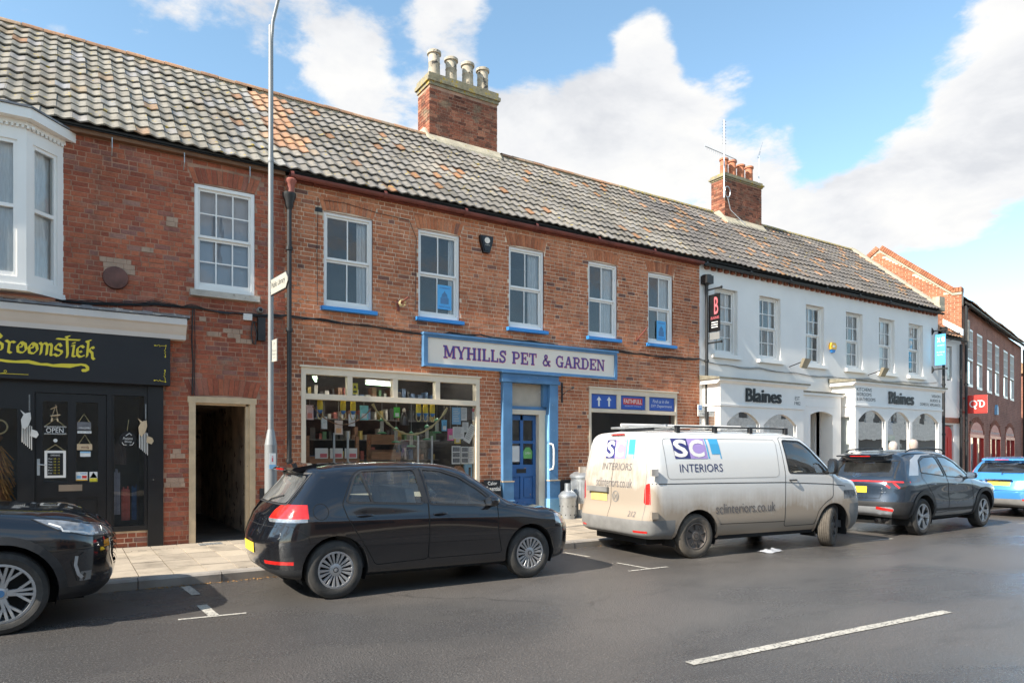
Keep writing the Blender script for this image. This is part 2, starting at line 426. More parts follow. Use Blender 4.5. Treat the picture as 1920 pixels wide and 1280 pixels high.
# ------------------------------------------------------------------ ground, road, pavement
FY = 12.3        # the line of the house fronts
def asphalt(name, base=.078):
    m, t, b = newmat(name)
    co = coords(t, False)
    big = noise(t, co, .35, 4, .6)
    wetn = noise(t, nd(t, 'ShaderNodeMapping', {'Vector': co, 'Scale': (.55, 1.0, 1), 'Location': (3, 1, 0)}).outputs[0], .42, 5, .55, .3)
    wet = nd(t, 'ShaderNodeMapRange', {'Value': wetn, 'From Min': .40, 'From Max': .60, 'To Min': 0.0, 'To Max': 1.0}, interpolation_type='SMOOTHSTEP').outputs[0]
    c = ramp(t, big, [(.3, (base * .95, base * .88, base * .82)), (.7, (base * 1.2, base * 1.12, base * 1.05))])
    c = mixc(t, wet, mixc(t, 1.0, c, (1.25, 1.2, 1.15), 'MULTIPLY'), c)
    f = noise(t, co, 55, 4, .8)
    c = mixc(t, 1.0, c, ramp(t, f, [(.3, .45), (.5, 1.0), (.72, 2.0)]), 'MULTIPLY')
    vo = nd(t, 'ShaderNodeTexVoronoi', {'Vector': co, 'Scale': 60.0})
    dot = ramp(t, vo.outputs['Distance'], [(.16, 1), (.26, 0)])
    pick = ramp(t, nd(t, 'ShaderNodeSeparateColor', {0: vo.outputs['Color']}).outputs[0], [(.80, 0), (.84, 1)])
    c = mixc(t, mt(t, 'MULTIPLY', dot, mt(t, 'MULTIPLY', pick, .7)), c, (.40, .37, .33))
    cw = nd(t, 'ShaderNodeVectorMath', {0: co, 1: nd(t, 'ShaderNodeVectorMath', {0: nd(t, 'ShaderNodeTexNoise', {'Vector': co, 'Scale': 1.4, 'Detail': 5.0}).outputs['Color'], 3: .9}, operation='SCALE').outputs[0]}, operation='ADD').outputs[0]
    ck = nd(t, 'ShaderNodeTexVoronoi', {'Vector': cw, 'Scale': .22}, feature='DISTANCE_TO_EDGE').outputs['Distance']
    crack = mt(t, 'MULTIPLY', ramp(t, ck, [(.002, .55), (.006, 0)]), ramp(t, big, [(.45, 0), (.6, 1)]))
    c = mixc(t, crack, c, (.012, .011, .010))
    stain = ramp(t, noise(t, nd(t, 'ShaderNodeMapping', {'Vector': co, 'Scale': (.5, 1.4, 1)}).outputs[0], 1.3, 6, .65), [(.56, 0), (.70, .4)])
    c = mixc(t, stain, c, (.035, .032, .03))
    t.links.new(c, b.inputs['Base Color'])
    r = mt(t, 'ADD', mt(t, 'MULTIPLY', wet, -.15), mt(t, 'ADD', .29, mt(t, 'MULTIPLY', f, .22)))
    t.links.new(r, b.inputs['Roughness'])
    b.inputs['Specular IOR Level'].default_value = .5
    h = mt(t, 'ADD', f, mt(t, 'MULTIPLY', vo.outputs['Distance'], .5))
    bn = nd(t, 'ShaderNodeBump', {'Height': h, 'Strength': .9, 'Distance': .008})
    t.links.new(bn.outputs[0], b.inputs['Normal'])
    return m
MT['asphalt'] = asphalt('wet_asphalt')
MT['earth'] = pm('ground_earth', (.09, .085, .07), .95, vs=.3, obj=False)
def slabmat(name, island):
    m, t, b = newmat(name)
    co = coords(t, False)
    c = ramp(t, rnd_socket(t, island), [(0, (.36, .30, .23)), (.5, (.43, .36, .275)), (1, (.48, .40, .30))])
    c = mixc(t, 1.0, c, ramp(t, noise(t, co, 2.2, 6, .65), [(.3, .62), (.5, 1.0), (.7, 1.1)]), 'MULTIPLY')
    c = mixc(t, 1.0, c, ramp(t, noise(t, co, 60, 4, .7), [(.3, .85), (.7, 1.12)]), 'MULTIPLY')
    t.links.new(c, b.inputs['Base Color']); b.inputs['Roughness'].default_value = .75
    bn = nd(t, 'ShaderNodeBump', {'Height': noise(t, co, 90, 4, .7), 'Strength': .25, 'Distance': .003})
    t.links.new(bn.outputs[0], b.inputs['Normal'])
    return m
MT['slab_s'] = slabmat('sandstone_slab_s', False); MT['slab_i'] = slabmat('sandstone_slab_i', True)
MT['kerb'] = pm('concrete_kerb', (.30, .27, .235), .85, var=.25, vs=3, bump=.4, bs=50, obj=False)
MT['paint'] = pm('worn_road_paint', (.44, .41, .35), .75, var=.2, vs=8, worn=(.13, .12, .11), wornt=.54, ws=34, obj=False)
MT['leaf'] = pm('dead_leaf', (.36, .19, .06), .8, var=.4, vs=20, obj=False)

g = MB(); g.poly([(-900, -900, -.02), (900, -900, -.02), (900, 900, -.02), (-900, 900, -.02)])
g.build('ground', MT['earth'], kind='structure')
g = MB(); g.poly([(-70, -2.6, 0), (140, -2.6, 0), (140, 9.2, 0), (-70, 9.2, 0)])
g.build('road', MT['asphalt'], kind='structure')
# our own side's pavement, behind the camera
g = MB(); g.box(-70, 140, -6, -2.6, -.01, .11)
g.build('pavement', MT['slab_i'], kind='structure')

def pave_h(x, y):      # the pavement rises to the houses and a little along the street
    return .115 + (y - 9.2) / 3.1 * .012 + max(0, min(1, (y - 9.4) / 2.8)) * max(0, min(.085, (x - 1.5) * .0105))
pv = MB()
NX = 60
for i in range(-20, NX):
    x0, x1 = i * 1.0, i + 1.0
    ys = [9.34, 10.3, 11.3, 12.32]
    for a, b in zip(ys, ys[1:]):
        pv.poly([(x0, a, pave_h(x0, a) - .012), (x1, a, pave_h(x1, a) - .012), (x1, b, pave_h(x1, b) - .012), (x0, b, pave_h(x0, b) - .012)])
MT['joint'] = pm('sandy_joint', (.20, .165, .12), .95, var=.3, vs=6, obj=False)
pav = pv.build('pavement', MT['joint'], kind='structure')
slabs = []
SW = .378
for i in range(-12, 76):
    x = i * SW + .01
    y = 9.345
    rows = [.60, .60, .60, .60, .545] if i % 2 else [.60, .60, .60, .60, .545]
    for rr, h in enumerate(rows):
        # some rows are split into small setts
        if (rr == 4 and (i * 7) % 3 != 1) or (rr == 0 and i % 4 == 1):
            hh = .11
            ysett = y + (h - hh if rr == 0 else 0) 
            for q in range(4):
                slabs.append((x + q * SW / 4, x + (q + 1) * SW / 4 - .012, (y if rr == 0 else y), (y + hh - .012)))
            y0 = y + hh
            slabs.append((x, x + SW - .012, y0, y + h - .012))
        else:
            slabs.append((x, x + SW - .012, y, y + h - .012))
        y += h
ub = MB(); ub.box(0, 1, 0, 1, -1, 0)
slab_me = ub.data('paving_slab', MT['slab_s'])
slabs.sort(key=lambda s: (s[0] < -.6 or s[0] > 13) * 50 + math.hypot(s[0] - 1.2, s[2]))
rest = MB()
for k, (x0, x1, y0, y1) in enumerate(slabs):
    j = random.uniform(-.002, .002)
    zz_ = pave_h((x0 + x1) / 2, (y0 + y1) / 2) + j
    if k < 300:
        link('paving_slab', slab_me, pav, (x0, y0, zz_), scale=(x1 - x0, y1 - y0, .03), rot=(math.atan2(pave_h(x0, y1) - pave_h(x0, y0), y1 - y0), 0, 0))
    else:
        h = [pave_h(a, b) + j for a, b in ((x0, y0), (x1, y0), (x1, y1), (x0, y1))]
        rest.mesh([(x0, y0, h[0]), (x1, y0, h[1]), (x1, y1, h[2]), (x0, y1, h[3])] + [(x0, y0, h[0] - .03), (x1, y0, h[1] - .03), (x1, y1, h[2] - .03), (x0, y1, h[3] - .03)],
                  [(0, 1, 2, 3), (0, 4, 5, 1), (1, 5, 6, 2), (3, 2, 6, 7), (0, 3, 7, 4)])
rest.build('paving_slabs', MT['slab_i'], pav, kind='stuff')
kb = MB(); kb.prism([(0, -.08), (0, .095), (.022, .118), (.145, .122), (.145, -.08)], 0, 1, 'x')
kerb_me = kb.data('kerb_stone', MT['kerb'])
for i in range(-8, 46):
    link('kerb_stone', kerb_me, pav, (i * .915 - .18, 9.2 + random.uniform(-.004, .004), random.uniform(-.002, .002)), scale=(.905, 1, 1))
# gutter strip of grit at the foot of the kerb
lf = MB()
for i in range(420):
    x = random.choice([random.uniform(.8, 2.4), random.uniform(.2, 6), random.uniform(6, 20)]); y = 9.19 - abs(random.gauss(0, .05)); a = random.uniform(0, 6.3); l = random.uniform(.006, .02); w = l * random.uniform(.3, .7)
    c, s_ = math.cos(a), math.sin(a)
    lf.poly([(x + c * l, y + s_ * l, .005), (x - s_ * w, y + c * w, .012 * random.random() + .004), (x - c * l, y - s_ * l, .007), (x + s_ * w, y - c * w, .004)])
lf.build('leaf_litter', MT['leaf'], kind='stuff')

def marking(x0, y0, x1, y1, w, z=.004):
    mk = MB(); d = Vector((x1 - x0, y1 - y0, 0)); n = Vector((-d.y, d.x, 0)).normalized() * w / 2
    K = max(2, int(d.length / .12)); L, Rr = [], []
    for i in range(K + 1):
        p = Vector((x0, y0, z)) + d * i / K
        L.append(p + n * random.uniform(.93, 1.06)); Rr.append(p - n * random.uniform(.93, 1.06))
    for i in range(K): mk.poly([L[i], L[i + 1], Rr[i + 1], Rr[i]])
    return mk
for i, (a, b, c, d, w) in enumerate([(.92, 7.33, 1.53, 7.27, .05), (1.215, 7.90, 1.235, 7.33, .10), (1.22, 9.10, 1.25, 8.50, .10),
        (6.38, 7.05, 7.08, 7.02, .05), (6.72, 7.66, 6.76, 7.05, .05), (6.70, 8.90, 6.75, 8.33, .06), (12.2, 7.10, 12.9, 7.06, .05), (12.55, 7.7, 12.57, 7.10, .05), (17.9, 7.0, 18.6, 6.98, .05),
        (3.98, 3.72, 7.46, 3.535, .10), (-5, 3.95, -1.6, 3.78, .10), (13.2, 3.4, 17.2, 3.2, .10), (22.9, 3.0, 26.9, 2.8, .10)]):
    marking(a, b, c, d, w, .004 + .0002 * i).build('road_marking', MT['paint'], kind='structure')

# ------------------------------------------------------------------ building helpers
def grid_wall(mb, x0, x1, z0, z1, holes, yf, depth, mface=0, mrev=1, ztop=None):
    xs = sorted({x0, x1, *[h[0] for h in holes], *[h[1] for h in holes]}); zs = sorted({z0, z1, *[h[2] for h in holes], *[h[3] for h in holes]})
    xs = [x for x in xs if x0 <= x <= x1]; zs = [z for z in zs if z0 <= z <= z1]
    for a, b in zip(xs, xs[1:]):
        for c, d in zip(zs, zs[1:]):
            if any(h[0] <= (a + b) / 2 <= h[1] and h[2] <= (c + d) / 2 <= h[3] for h in holes): continue
            mb.poly([(a, yf, c), (b, yf, c), (b, yf, d), (a, yf, d)], mface)
    for h in holes:
        a, b, c, d = h; y1 = yf + depth
        mb.poly([(a, yf, c), (a, yf, d), (a, y1, d), (a, y1, c)], mrev)
        mb.poly([(b, yf, c), (b, y1, c), (b, y1, d), (b, yf, d)], mrev)
        mb.poly([(a, yf, d), (b, yf, d), (b, y1, d), (a, y1, d)], mrev)
        mb.poly([(a, yf, c), (a, y1, c), (b, y1, c), (b, yf, c)], mrev)
    return mb

UB = MB(); UB.box(0, 1, 0, 1, 0, 1)
_ubm = {}
def unit(mat):
    if mat.name not in _ubm: _ubm[mat.name] = UB.data('brick', mat)
    return _ubm[mat.name]

def brickwork(wall, org, x0, x1, z0, z1, holes, yf, ms, mi, cam2=(0, 12.3, 1.6), nmax=300, bh=.0768, ztop=None, proud=.005, jitter=.0025, rough=0.0, name='brick', bond='flem'):
    """lays the bricks of a wall one by one; the largest in view are parts, the rest one mesh"""
    out = []
    nrow = int((z1 - z0) / bh)
    for r in range(nrow):
        za = z0 + r * bh; zb = za + bh - .0125
        free = [(x0, x1)]
        for h in holes:
            if h[2] < zb - .02 and h[3] > za + .02:
                nf = []
                for a, b in free:
                    if h[1] <= a or h[0] >= b: nf.append((a, b)); continue
                    if h[0] > a: nf.append((a, h[0]))
                    if h[1] < b: nf.append((h[1], b))
                free = nf
        x = x0 - (r % 2) * .17 - random.uniform(0, .02); k = r % 2
        while x < x1:
            w = .214 if (k % 2 == 0 or random.random() < .12) else .103
            w += random.uniform(-.006, .006)
            if bond == 'str': w = .214
            for a, b in free:
                p, q = max(x, a), min(x + w, b)
                if q - p > .035:
                    if ztop and zb > ztop((p + q) / 2): continue
                    out.append((p, q, za + random.uniform(-.0015, .0015), zb + random.uniform(-.0015, .0015), yf - proud + random.uniform(-jitter, jitter)))
            x += w + .0125; k += 1
    # how large it shows: area over squared distance, with the slant
    cx, cy, cz = cam2
    def score(b):
        mx, mz = (b[0] + b[1]) / 2, (b[2] + b[3]) / 2
        d2 = (mx - cx) ** 2 + cy ** 2 + (mz - cz) ** 2
        vis = 1 if mx > -.7 or cam2[1] != 12.3 else .01
        return -(b[1] - b[0]) * vis / d2 ** 1.5
    out.sort(key=score)
    me = unit(ms)
    o = org
    for (p, q, a, b, y) in out[:nmax]:
        link(name, me, wall, (p - o[0], y - o[1], a - o[2]), scale=(q - p, .03, b - a), rot=(0, random.uniform(-.004, .004), 0))
    if out[nmax:]:
        rb = MB(org)
        for (p, q, a, b, y) in out[nmax:]:
            rb.mesh([(p, y, a), (q, y, a), (q, y, b), (p, y, b), (p, y + .03, a), (q, y + .03, a), (q, y + .03, b), (p, y + .03, b)],
                    [(0, 1, 2, 3), (0, 4, 5, 1), (1, 5, 6, 2), (3, 2, 6, 7), (0, 3, 7, 4)])
        rb.build(name + 'work', mi, wall, kind='stuff')

def arch(wall, org, x0, x1, z, h, yf, ms, n=13, flare=.11, rise=.03, over=.02):
    for i in range(n):
        t0, t1 = i / n, (i + .88) / n
        def X(t, top):
            e = flare if top else over
            return (x0 - e) + (x1 - x0 + 2 * e) * t
        def Z(t, top): return z + (h if top else 0) + rise * (1 - (2 * t - 1) ** 2)
        p = [(X(t0, 0), Z(t0, 0)), (X(t1, 0), Z(t1, 0)), (X(t1, 1), Z(t1, 1) + random.uniform(-.006, .006)), (X(t0, 1), Z(t0, 1))]
        mb = MB(org); y = yf - .009 + random.uniform(-.003, .003)
        mb.prism(p, y, yf + .02, 'y')
        mb.build('arch_brick', ms, wall)

def sash(wall, org, x0, x1, z0, z1, cols, rows, yf, glass, frame=None, fw=.055, curtain=None, sill=None, blind=None, name='window', depth=.05, bar=.022, split=True, room=True):
    """sliding sash window: frame, glazing bars, one pane per light; yf is the plane of the wall"""
    frame = frame or MT['white']
    y = yf + depth
    mb = MB(org)
    mb.box(x0, x0 + fw, y - .02, y + .09, z0, z1); mb.box(x1 - fw, x1, y - .02, y + .09, z0, z1)
    mb.box(x0 + fw, x1 - fw, y - .02, y + .09, z1 - fw, z1); mb.box(x0 + fw, x1 - fw, y - .03, y + .09, z0, z0 + fw * 1.2)
    X0, X1, Z0, Z1 = x0 + fw, x1 - fw, z0 + fw * 1.2, z1 - fw
    zm = (Z0 + Z1) / 2
    halves = [(zm, Z1, y + .012), (Z0, zm, y + .045)] if split else [(Z0, Z1, y + .02)]
    st = .035
    panes = []
    for (a, b, yy) in halves:
        mb.box(X0, X0 + st, yy, yy + .035, a, b); mb.box(X1 - st, X1, yy, yy + .035, a, b)
        lo = .05 if (split and a == zm) else .075
        lo = .04 if a == zm else .07
        hi = .04
        mb.box(X0 + st, X1 - st, yy - .003, yy + .035, a, a + lo); mb.box(X0 + st, X1 - st, yy, yy + .035, b - hi, b)
        pw = (X1 - X0 - 2 * st - (cols - 1) * bar) / cols; ph = (b - hi - a - lo - (rows - 1) * bar) / rows
        for c in range(1, cols):
            xx = X0 + st + c * pw + (c - 1) * bar; mb.box(xx, xx + bar, yy + .002, yy + .03, a + lo, b - hi)
        for r in range(1, rows):
            z_ = a + lo + r * ph + (r - 1) * bar
            for c in range(cols):
                xx = X0 + st + c * (pw + bar); mb.box(xx, xx + pw, yy + .004, yy + .028, z_, z_ + bar)
        for c in range(cols):
            for r in range(rows):
                xx = X0 + st + c * (pw + bar); z_ = a + lo + r * (ph + bar)
                panes.append((xx, xx + pw, z_, z_ + ph, yy + .016))
    w = mb.build(name, frame, wall)
    for (a, b, c, d, yy) in panes:
        e = random.uniform(-.0025, .0025); f_ = random.uniform(-.002, .002)
        MB(org).poly([(a, yy + e, c), (b, yy - e + f_, c), (b, yy - e, d), (a, yy + e, d)]).build('pane', glass, w)
    if sill:
        sx, sh, sd, sm = sill
        MB(org).prism([(yf - sd, z0 - sh), (yf - sd, z0 - .018), (yf + .07, z0), (yf + .07, z0 - sh)], x0 - sx, x1 + sx, 'x').build('sill', sm, w)
    if curtain:
        for (ca, cb, cm) in curtain:      # pleated cloth
            cm_ = cm
            cb_ = MB(org); N = max(8, int((cb - ca) * (x1 - x0) / .012)); 
            pts = [(x0 + (x1 - x0) * (ca + (cb - ca) * i / N), y + .10 + .014 * math.sin(i * 1.3) + .006 * math.sin(i * .47)) for i in range(N + 1)]
            for p, q in zip(pts, pts[1:]): cb_.poly([(p[0], p[1], z0), (q[0], q[1], z0), (q[0], q[1], z1), (p[0], p[1], z1)])
            cb_.build('curtain', cm_, w, smooth=True, angle=80)
    if blind:
        MB(org).poly([(x0 + .03, y + .13, z0 + blind[0]), (x1 - .03, y + .13, z0 + blind[0]), (x1 - .03, y + .13, z1), (x0 + .03, y + .13, z1)]).build('blind', blind[1], w)
    return w

# pantiles ------------------------------------------------------------------
def tile_mesh(mb=None, W=.205, L=.37, th=.016, n=8, M=None):
    vs, fs = [], []
    prof = []
    for i in range(n + 1):
        u = i / n
        h = .030 * (.5 + .5 * math.cos(2 * PI * u)) ** .8      # rolls at the edges, a trough between
        prof.append((u * (W + .022), h))
    for (v, lift) in ((0, .030), (L, -.004)):
        for (u, h) in prof: vs.append((u, v, h + lift))
    for (u, h) in prof: vs.append((u, 0, h + .030 - th - .006))
    N = n + 1
    for i in range(n):
        fs.append((i, i + 1, N + i + 1, N + i)); fs.append((2 * N + i, 2 * N + i + 1, i + 1, i))
    return vs, fs

def tiled_roof(roof, org, x0, x1, ye, ze, yr, zr, ms, mi, mos, moi, orange=None, gauge=None, W=.205, cam=(0, 0, 1.6), xcut=None, nmax=300, lim=None):
    ang = math.atan2(zr - ze, yr - ye); Ls = math.hypot(yr - ye, zr - ze)
    rows = round(Ls / .31); ga = Ls / rows
    sv, nv = Vector((0, math.cos(ang), math.sin(ang))), Vector((0, -math.sin(ang), math.cos(ang)))
    tv, tf = tile_mesh(W=W, L=ga + .055)
    me = {}
    for k, m_ in (('n', ms), ('o', mos)):
        q = MB(); q.mesh(tv, tf); me[k] = q.data('roof_tile', m_, smooth=True, angle=50)
    tiles = []
    nc = int((x1 - x0) / W)
    for c in range(nc):
        for r in range(rows):
            x = x0 + c * W; p = Vector((x, ye, ze + .014 * math.sin(x * .9 + 1) + .010 * math.sin(x * 2.3 + r * .25) + .006 * math.sin(r * 1.7 + x))) + sv * (r * ga)
            if xcut and xcut(x + W / 2, p.y, p.z): continue
            vis = 0 if (lim and x < lim) else 1
            d = (p - Vector(cam)).length
            tiles.append((-vis / d ** 2, x, r, p))
    tiles.sort(key=lambda t: t[0])
    rest = {'n': MB(org), 'o': MB(org)}
    tva = np.array(tv)
    for k, (_, x, r, p) in enumerate(tiles):
        isO = bool(orange and orange(x, r, rows))
        jx, jr, jz = random.uniform(-.004, .004), random.gauss(0, .011), random.uniform(-.003, .005)
        key = 'o' if isO else 'n'
        if k < nmax:
            q = p + nv * jz
            link('roof_tile', me[key], roof, (q.x + jx - org[0], q.y - org[1], q.z - org[2]), rot=(ang, 0, jr))
        else:
            c, s_ = math.cos(jr), math.sin(jr)
            vv = [(p + nv * (b2 + jz) + Vector((a * c - b * s_ + jx, 0, 0)) + sv * (a * s_ + b * c)) for a, b, b2 in tv]
            rest[key].mesh(vv, tf)
    if rest['n'].f: rest['n'].build('roof_tiles', mi, roof, smooth=True, angle=50, kind='stuff')
    if rest['o'].f: rest['o'].build('orange_roof_tiles', moi, roof, smooth=True, angle=50, kind='stuff')

def ridge(roof, org, x0, x1, y, z, mat, L=.33, r=.13, skip=None):
    me = MB()
    prof = [(r * math.cos(PI * k / 8), r * .8 * math.sin(PI * k / 8)) for k in range(9)]
    vs = [(0, p[0], p[1]) for p in prof] + [(L - .012, p[0] * .97, p[1] * .97) for p in prof] + [(0, p[0] * .85, p[1] * .85) for p in prof]
    me.mesh(vs, [(i, i + 1, 10 + i, 9 + i) for i in range(8)] + [(18 + i, 19 + i, i + 1, i) for i in range(8)])
    d = me.data('ridge_tile', mat, smooth=True, angle=50)
    bed = MB(org)
    x = x0
    while x < x1:
        if not (skip and skip(x)):
            link('ridge_tile', d, roof, (x - org[0], y - org[1], z - org[2] + random.uniform(-.006, .006)), rot=(0, random.uniform(-.012, .012), random.uniform(-.01, .01)), scale=(1, 1, 1))
            bed.box(x, x + L, y - .09, y + .09, z - .08, z + .06)
        x += L
    bed.build('ridge_bedding', MT['cement'], roof)

def shell(parent, org, x0, x1, y0, y1, z0, z1, mat, name='back_wall'):
    """side and back walls of a house"""
    mb = MB(org)
    mb.poly([(x0, y0, z0), (x0, y1, z0), (x0, y1, z1), (x0, y0, z1)]); mb.poly([(x1, y0, z0), (x1, y0, z1), (x1, y1, z1), (x1, y1, z0)])
    mb.poly([(x0, y1, z0), (x1, y1, z0), (x1, y1, z1), (x0, y1, z1)])
    return mb.build(name, mat, parent)

def roof_deck(parent, org, x0, x1, ye, ze, yr, zr, mat=None, name='roof'):
    mb = MB(org); d = -.012
    yb = 2 * yr - ye
    mb.prism([(ye + .03, ze + d + .027), (yr, zr - .04), (yb, ze + d), (yb, ze + d - .04), (yr, zr - .09), (ye + .03, ze + d)], x0, x1, 'x')
    return mb.build(name, mat or MT['deck'], parent)

def rooms(parent, org, x0, x1, z0, z1, y0, y1, mat, name='room_lining'):
    mb = MB(org)
    mb.poly([(x0, y1, z0), (x1, y1, z0), (x1, y1, z1), (x0, y1, z1)]); mb.poly([(x0, y0, z0), (x0, y1, z0), (x0, y1, z1), (x0, y0, z1)])
    mb.poly([(x1, y0, z0), (x1, y1, z0), (x1, y1, z1), (x1, y0, z1)]); mb.poly([(x0, y0, z1), (x1, y0, z1), (x1, y1, z1), (x0, y1, z1)]); mb.poly([(x0, y0, z0), (x1, y0, z0), (x1, y1, z0), (x0, y1, z0)])
    return mb.build(name, mat, parent)

def gutter(parent, org, x0, x1, y, z, mat, r=.055, name='gutter', brackets=1.0):
    mb = MB(org); n = 7
    pr = [(y + r * math.cos(PI + PI * k / n), z + r * math.sin(PI + PI * k / n)) for k in range(n + 1)]
    pi_ = [(y + (r - .008) * math.cos(PI + PI * k / n), z + (r - .008) * math.sin(PI + PI * k / n)) for k in range(n + 1)]
    K = max(1, int((x1 - x0) / 1.6))
    for k in range(K):
        a, b = x0 + (x1 - x0) * k / K, x0 + (x1 - x0) * (k + 1) / K
        dz = .004 * math.sin(k * 2.1)
        for i in range(n):
            mb.poly([(a, pr[i][0], pr[i][1] + dz), (b, pr[i][0], pr[i][1] + dz), (b, pr[i + 1][0], pr[i + 1][1] + dz), (a, pr[i + 1][0], pr[i + 1][1] + dz)])
            mb.poly([(a, pi_[i][0], pi_[i][1] + dz), (a, pi_[i + 1][0], pi_[i + 1][1] + dz), (b, pi_[i + 1][0], pi_[i + 1][1] + dz), (b, pi_[i][0], pi_[i][1] + dz)])
        mb.lathe([(r + .008, a - .03), (r + .008, a + .03)], 14, (0, y, z - .003), 'x')
    x = x0 + .4
    while x < x1:
        mb.box(x, x + .02, y, y + .12, z - .07, z - .055); x += brackets
    return mb.build(name, mat, parent, smooth=True)

def downpipe(parent, org, x, y, z0, z1, r, mat, hopper=None, collars=()):
    mb = MB(org)
    mb.tube([(x, y, z0), (x, y, z1)], r, 12)
    for c in collars: mb.lathe([(r, c - .035), (r + .018, c - .03), (r + .018, c + .03), (r, c + .035)], 12, (x, y, 0))
    if hopper: mb.lathe([(r, z1 - .02), (.07, z1 + .05), (.075, z1 + .12), (.115, z1 + .20), (.12, z1 + .26), (.10, z1 + .26), (.02, z1 + .2)], 12, (x, y, 0))
    return mb.build('downpipe', mat, parent, smooth=True)
# ------------------------------------------------------------------ lettering from pen strokes
def serif_text(mb, txt, fit, y, m=0, grow=0.0):
    T, t = .20, .10
    G = {}
    def st(x, a=0., b=1.): return ('l', x, a, x, b, T)
    def sf(x, yy, w=.17): return ('r', x - w, x + w, yy - .05, yy + .05)
    top, bot = .95, .05
    arc = lambda cx, cy, rx, ry, a0, a1, n=12: [(cx + rx * math.cos(R(a0 + (a1 - a0) * i / n)), cy + ry * math.sin(R(a0 + (a1 - a0) * i / n))) for i in range(n + 1)]
    G['M'] = (1.2, [('l', .18, 0, .18, 1, .12), ('l', .98, 0, .98, 1, T), sf(.2, bot), sf(.98, bot), sf(.14, top, .14), sf(1.04, top, .14), ('l', .22, 1, .60, .12, T), ('l', .60, .12, .96, 1, .11)])
    G['Y'] = (.98, [('l', .16, 1, .5, .45, T), ('l', .84, 1, .5, .45, .11), ('l', .5, 0, .5, .5, T), sf(.5, bot), sf(.17, top), sf(.84, top, .15)])
    G['H'] = (1.06, [st(.24), st(.82), ('r', .24, .82, .46, .56), sf(.24, bot), sf(.24, top), sf(.82, bot), sf(.82, top)])
    G['I'] = (.5, [st(.25), sf(.25, bot), sf(.25, top)])
    G['L'] = (.86, [st(.24), sf(.24, top), ('r', .06, .80, 0, .10), ('r', .70, .80, 0, .32)])
    G['P'] = (.92, [st(.24), sf(.24, bot), sf(.2, top), ('s', [(.24, .95), (.5, .95)] + arc(.52, .70, .25, .25, 90, -90) + [(.24, .45)], .11), ('l', .76, .58, .76, .82, .17)])
    G['E'] = (.90, [st(.24), ('r', .06, .82, 0, .10), ('r', .06, .82, .9, 1), ('r', .24, .6, .46, .56), ('r', .73, .82, 0, .3), ('r', .73, .82, .72, 1), ('r', .54, .62, .36, .66)])
    G['T'] = (.92, [('l', .46, 0, .46, 1, T), sf(.46, bot), ('r', .06, .86, .9, 1), ('r', .06, .14, .68, 1), ('r', .78, .86, .68, 1)])
    G['S'] = (.82, [('s', [(.70, .72), (.66, .86), (.52, .94), (.38, .94), (.22, .86), (.18, .72), (.26, .60), (.44, .52), (.60, .42), (.66, .28), (.58, .12), (.42, .05), (.28, .07), (.16, .18), (.13, .30)], .15), ('r', .66, .74, .66, 1), ('r', .09, .17, 0, .34)])
    G['G'] = (1.0, [('s', arc(.50, .5, .36, .45, 52, 318, 20), .12), ('l', .15, .3, .15, .7, .18), ('l', .76, .0, .76, .42, .18), ('r', .58, .92, .36, .46), ('r', .76, .84, .66, .98)])
    G['A'] = (1.02, [('l', .18, 0, .50, 1, .11), ('l', .82, 0, .52, 1, T), ('r', .28, .74, .28, .38), sf(.17, bot, .15), sf(.84, bot, .17)])
    G['R'] = (1.0, [st(.24), sf(.24, bot), sf(.2, top), ('s', [(.24, .95), (.5, .95)] + arc(.52, .72, .23, .23, 90, -90) + [(.24, .49)], .11), ('l', .74, .62, .74, .84, .16), ('l', .52, .5, .80, .05, .18), ('r', .74, .97, 0, .09)])
    G['D'] = (1.0, [st(.24), sf(.2, bot), sf(.2, top), ('s', [(.24, .95), (.5, .95)] + arc(.50, .5, .34, .45, 90, -90, 14) + [(.24, .05)], .11), ('l', .83, .3, .83, .7, .18)])
    G['N'] = (1.06, [('l', .20, 0, .20, 1, .11), ('l', .84, 0, .84, 1, .11), sf(.2, bot, .15), sf(.14, top, .12), sf(.84, top, .15), ('l', .22, 1, .84, .02, T)])
    G['&'] = (1.0, [('s', [(.86, .06), (.36, .66), (.32, .84), (.44, .95), (.57, .90), (.60, .78), (.50, .64), (.24, .44), (.15, .26), (.26, .07), (.48, .05), (.70, .20), (.80, .42)], .13), ('r', .70, .95, .38, .47), ('r', .74, .95, 0, .10)])
    G[' '] = (.55, [])
    W = sum(G[c][0] for c in txt); x0, x1, z0, z1 = fit; sx = (x1 - x0) / W; sz = z1 - z0; cur = x0; lay = 0
    for c in txt:
        w, items = G[c]
        for it in items:
            yy = y - .00012 * (lay % 9); lay += 1
            P = lambda a, b: (cur + a * sx, yy, z0 + b * sz)
            g_ = grow
            if it[0] == 'r': 
                _, a, b, c0, d = it; mb.poly([P(a - g_, c0 - g_), P(b + g_, c0 - g_), P(b + g_, d + g_), P(a - g_, d + g_)], m)
            elif it[0] == 'l':
                _, a, b, a2, b2, wd = it; wd = wd / 2 + g_; e = g_
                mb.poly([P(a - wd, b + (-e if b < b2 else e)), P(a + wd, b + (-e if b < b2 else e)), P(a2 + wd, b2 + (e if b < b2 else -e)), P(a2 - wd, b2 + (e if b < b2 else -e))], m)
            else:
                pts, wd = it[1], it[2] / 2 + g_; L, Q = [], []
                for i, p in enumerate(pts):
                    q0, q1 = pts[max(i - 1, 0)], pts[min(i + 1, len(pts) - 1)]
                    dx, dy = q1[0] - q0[0], q1[1] - q0[1]; l = math.hypot(dx, dy) or 1
                    L.append((p[0] - dy / l * wd, p[1] + dx / l * wd)); Q.append((p[0] + dy / l * wd, p[1] - dx / l * wd))
                for i in range(len(pts) - 1): mb.poly([P(*L[i]), P(*L[i + 1]), P(*Q[i + 1]), P(*Q[i])], m)
        cur += w * sx

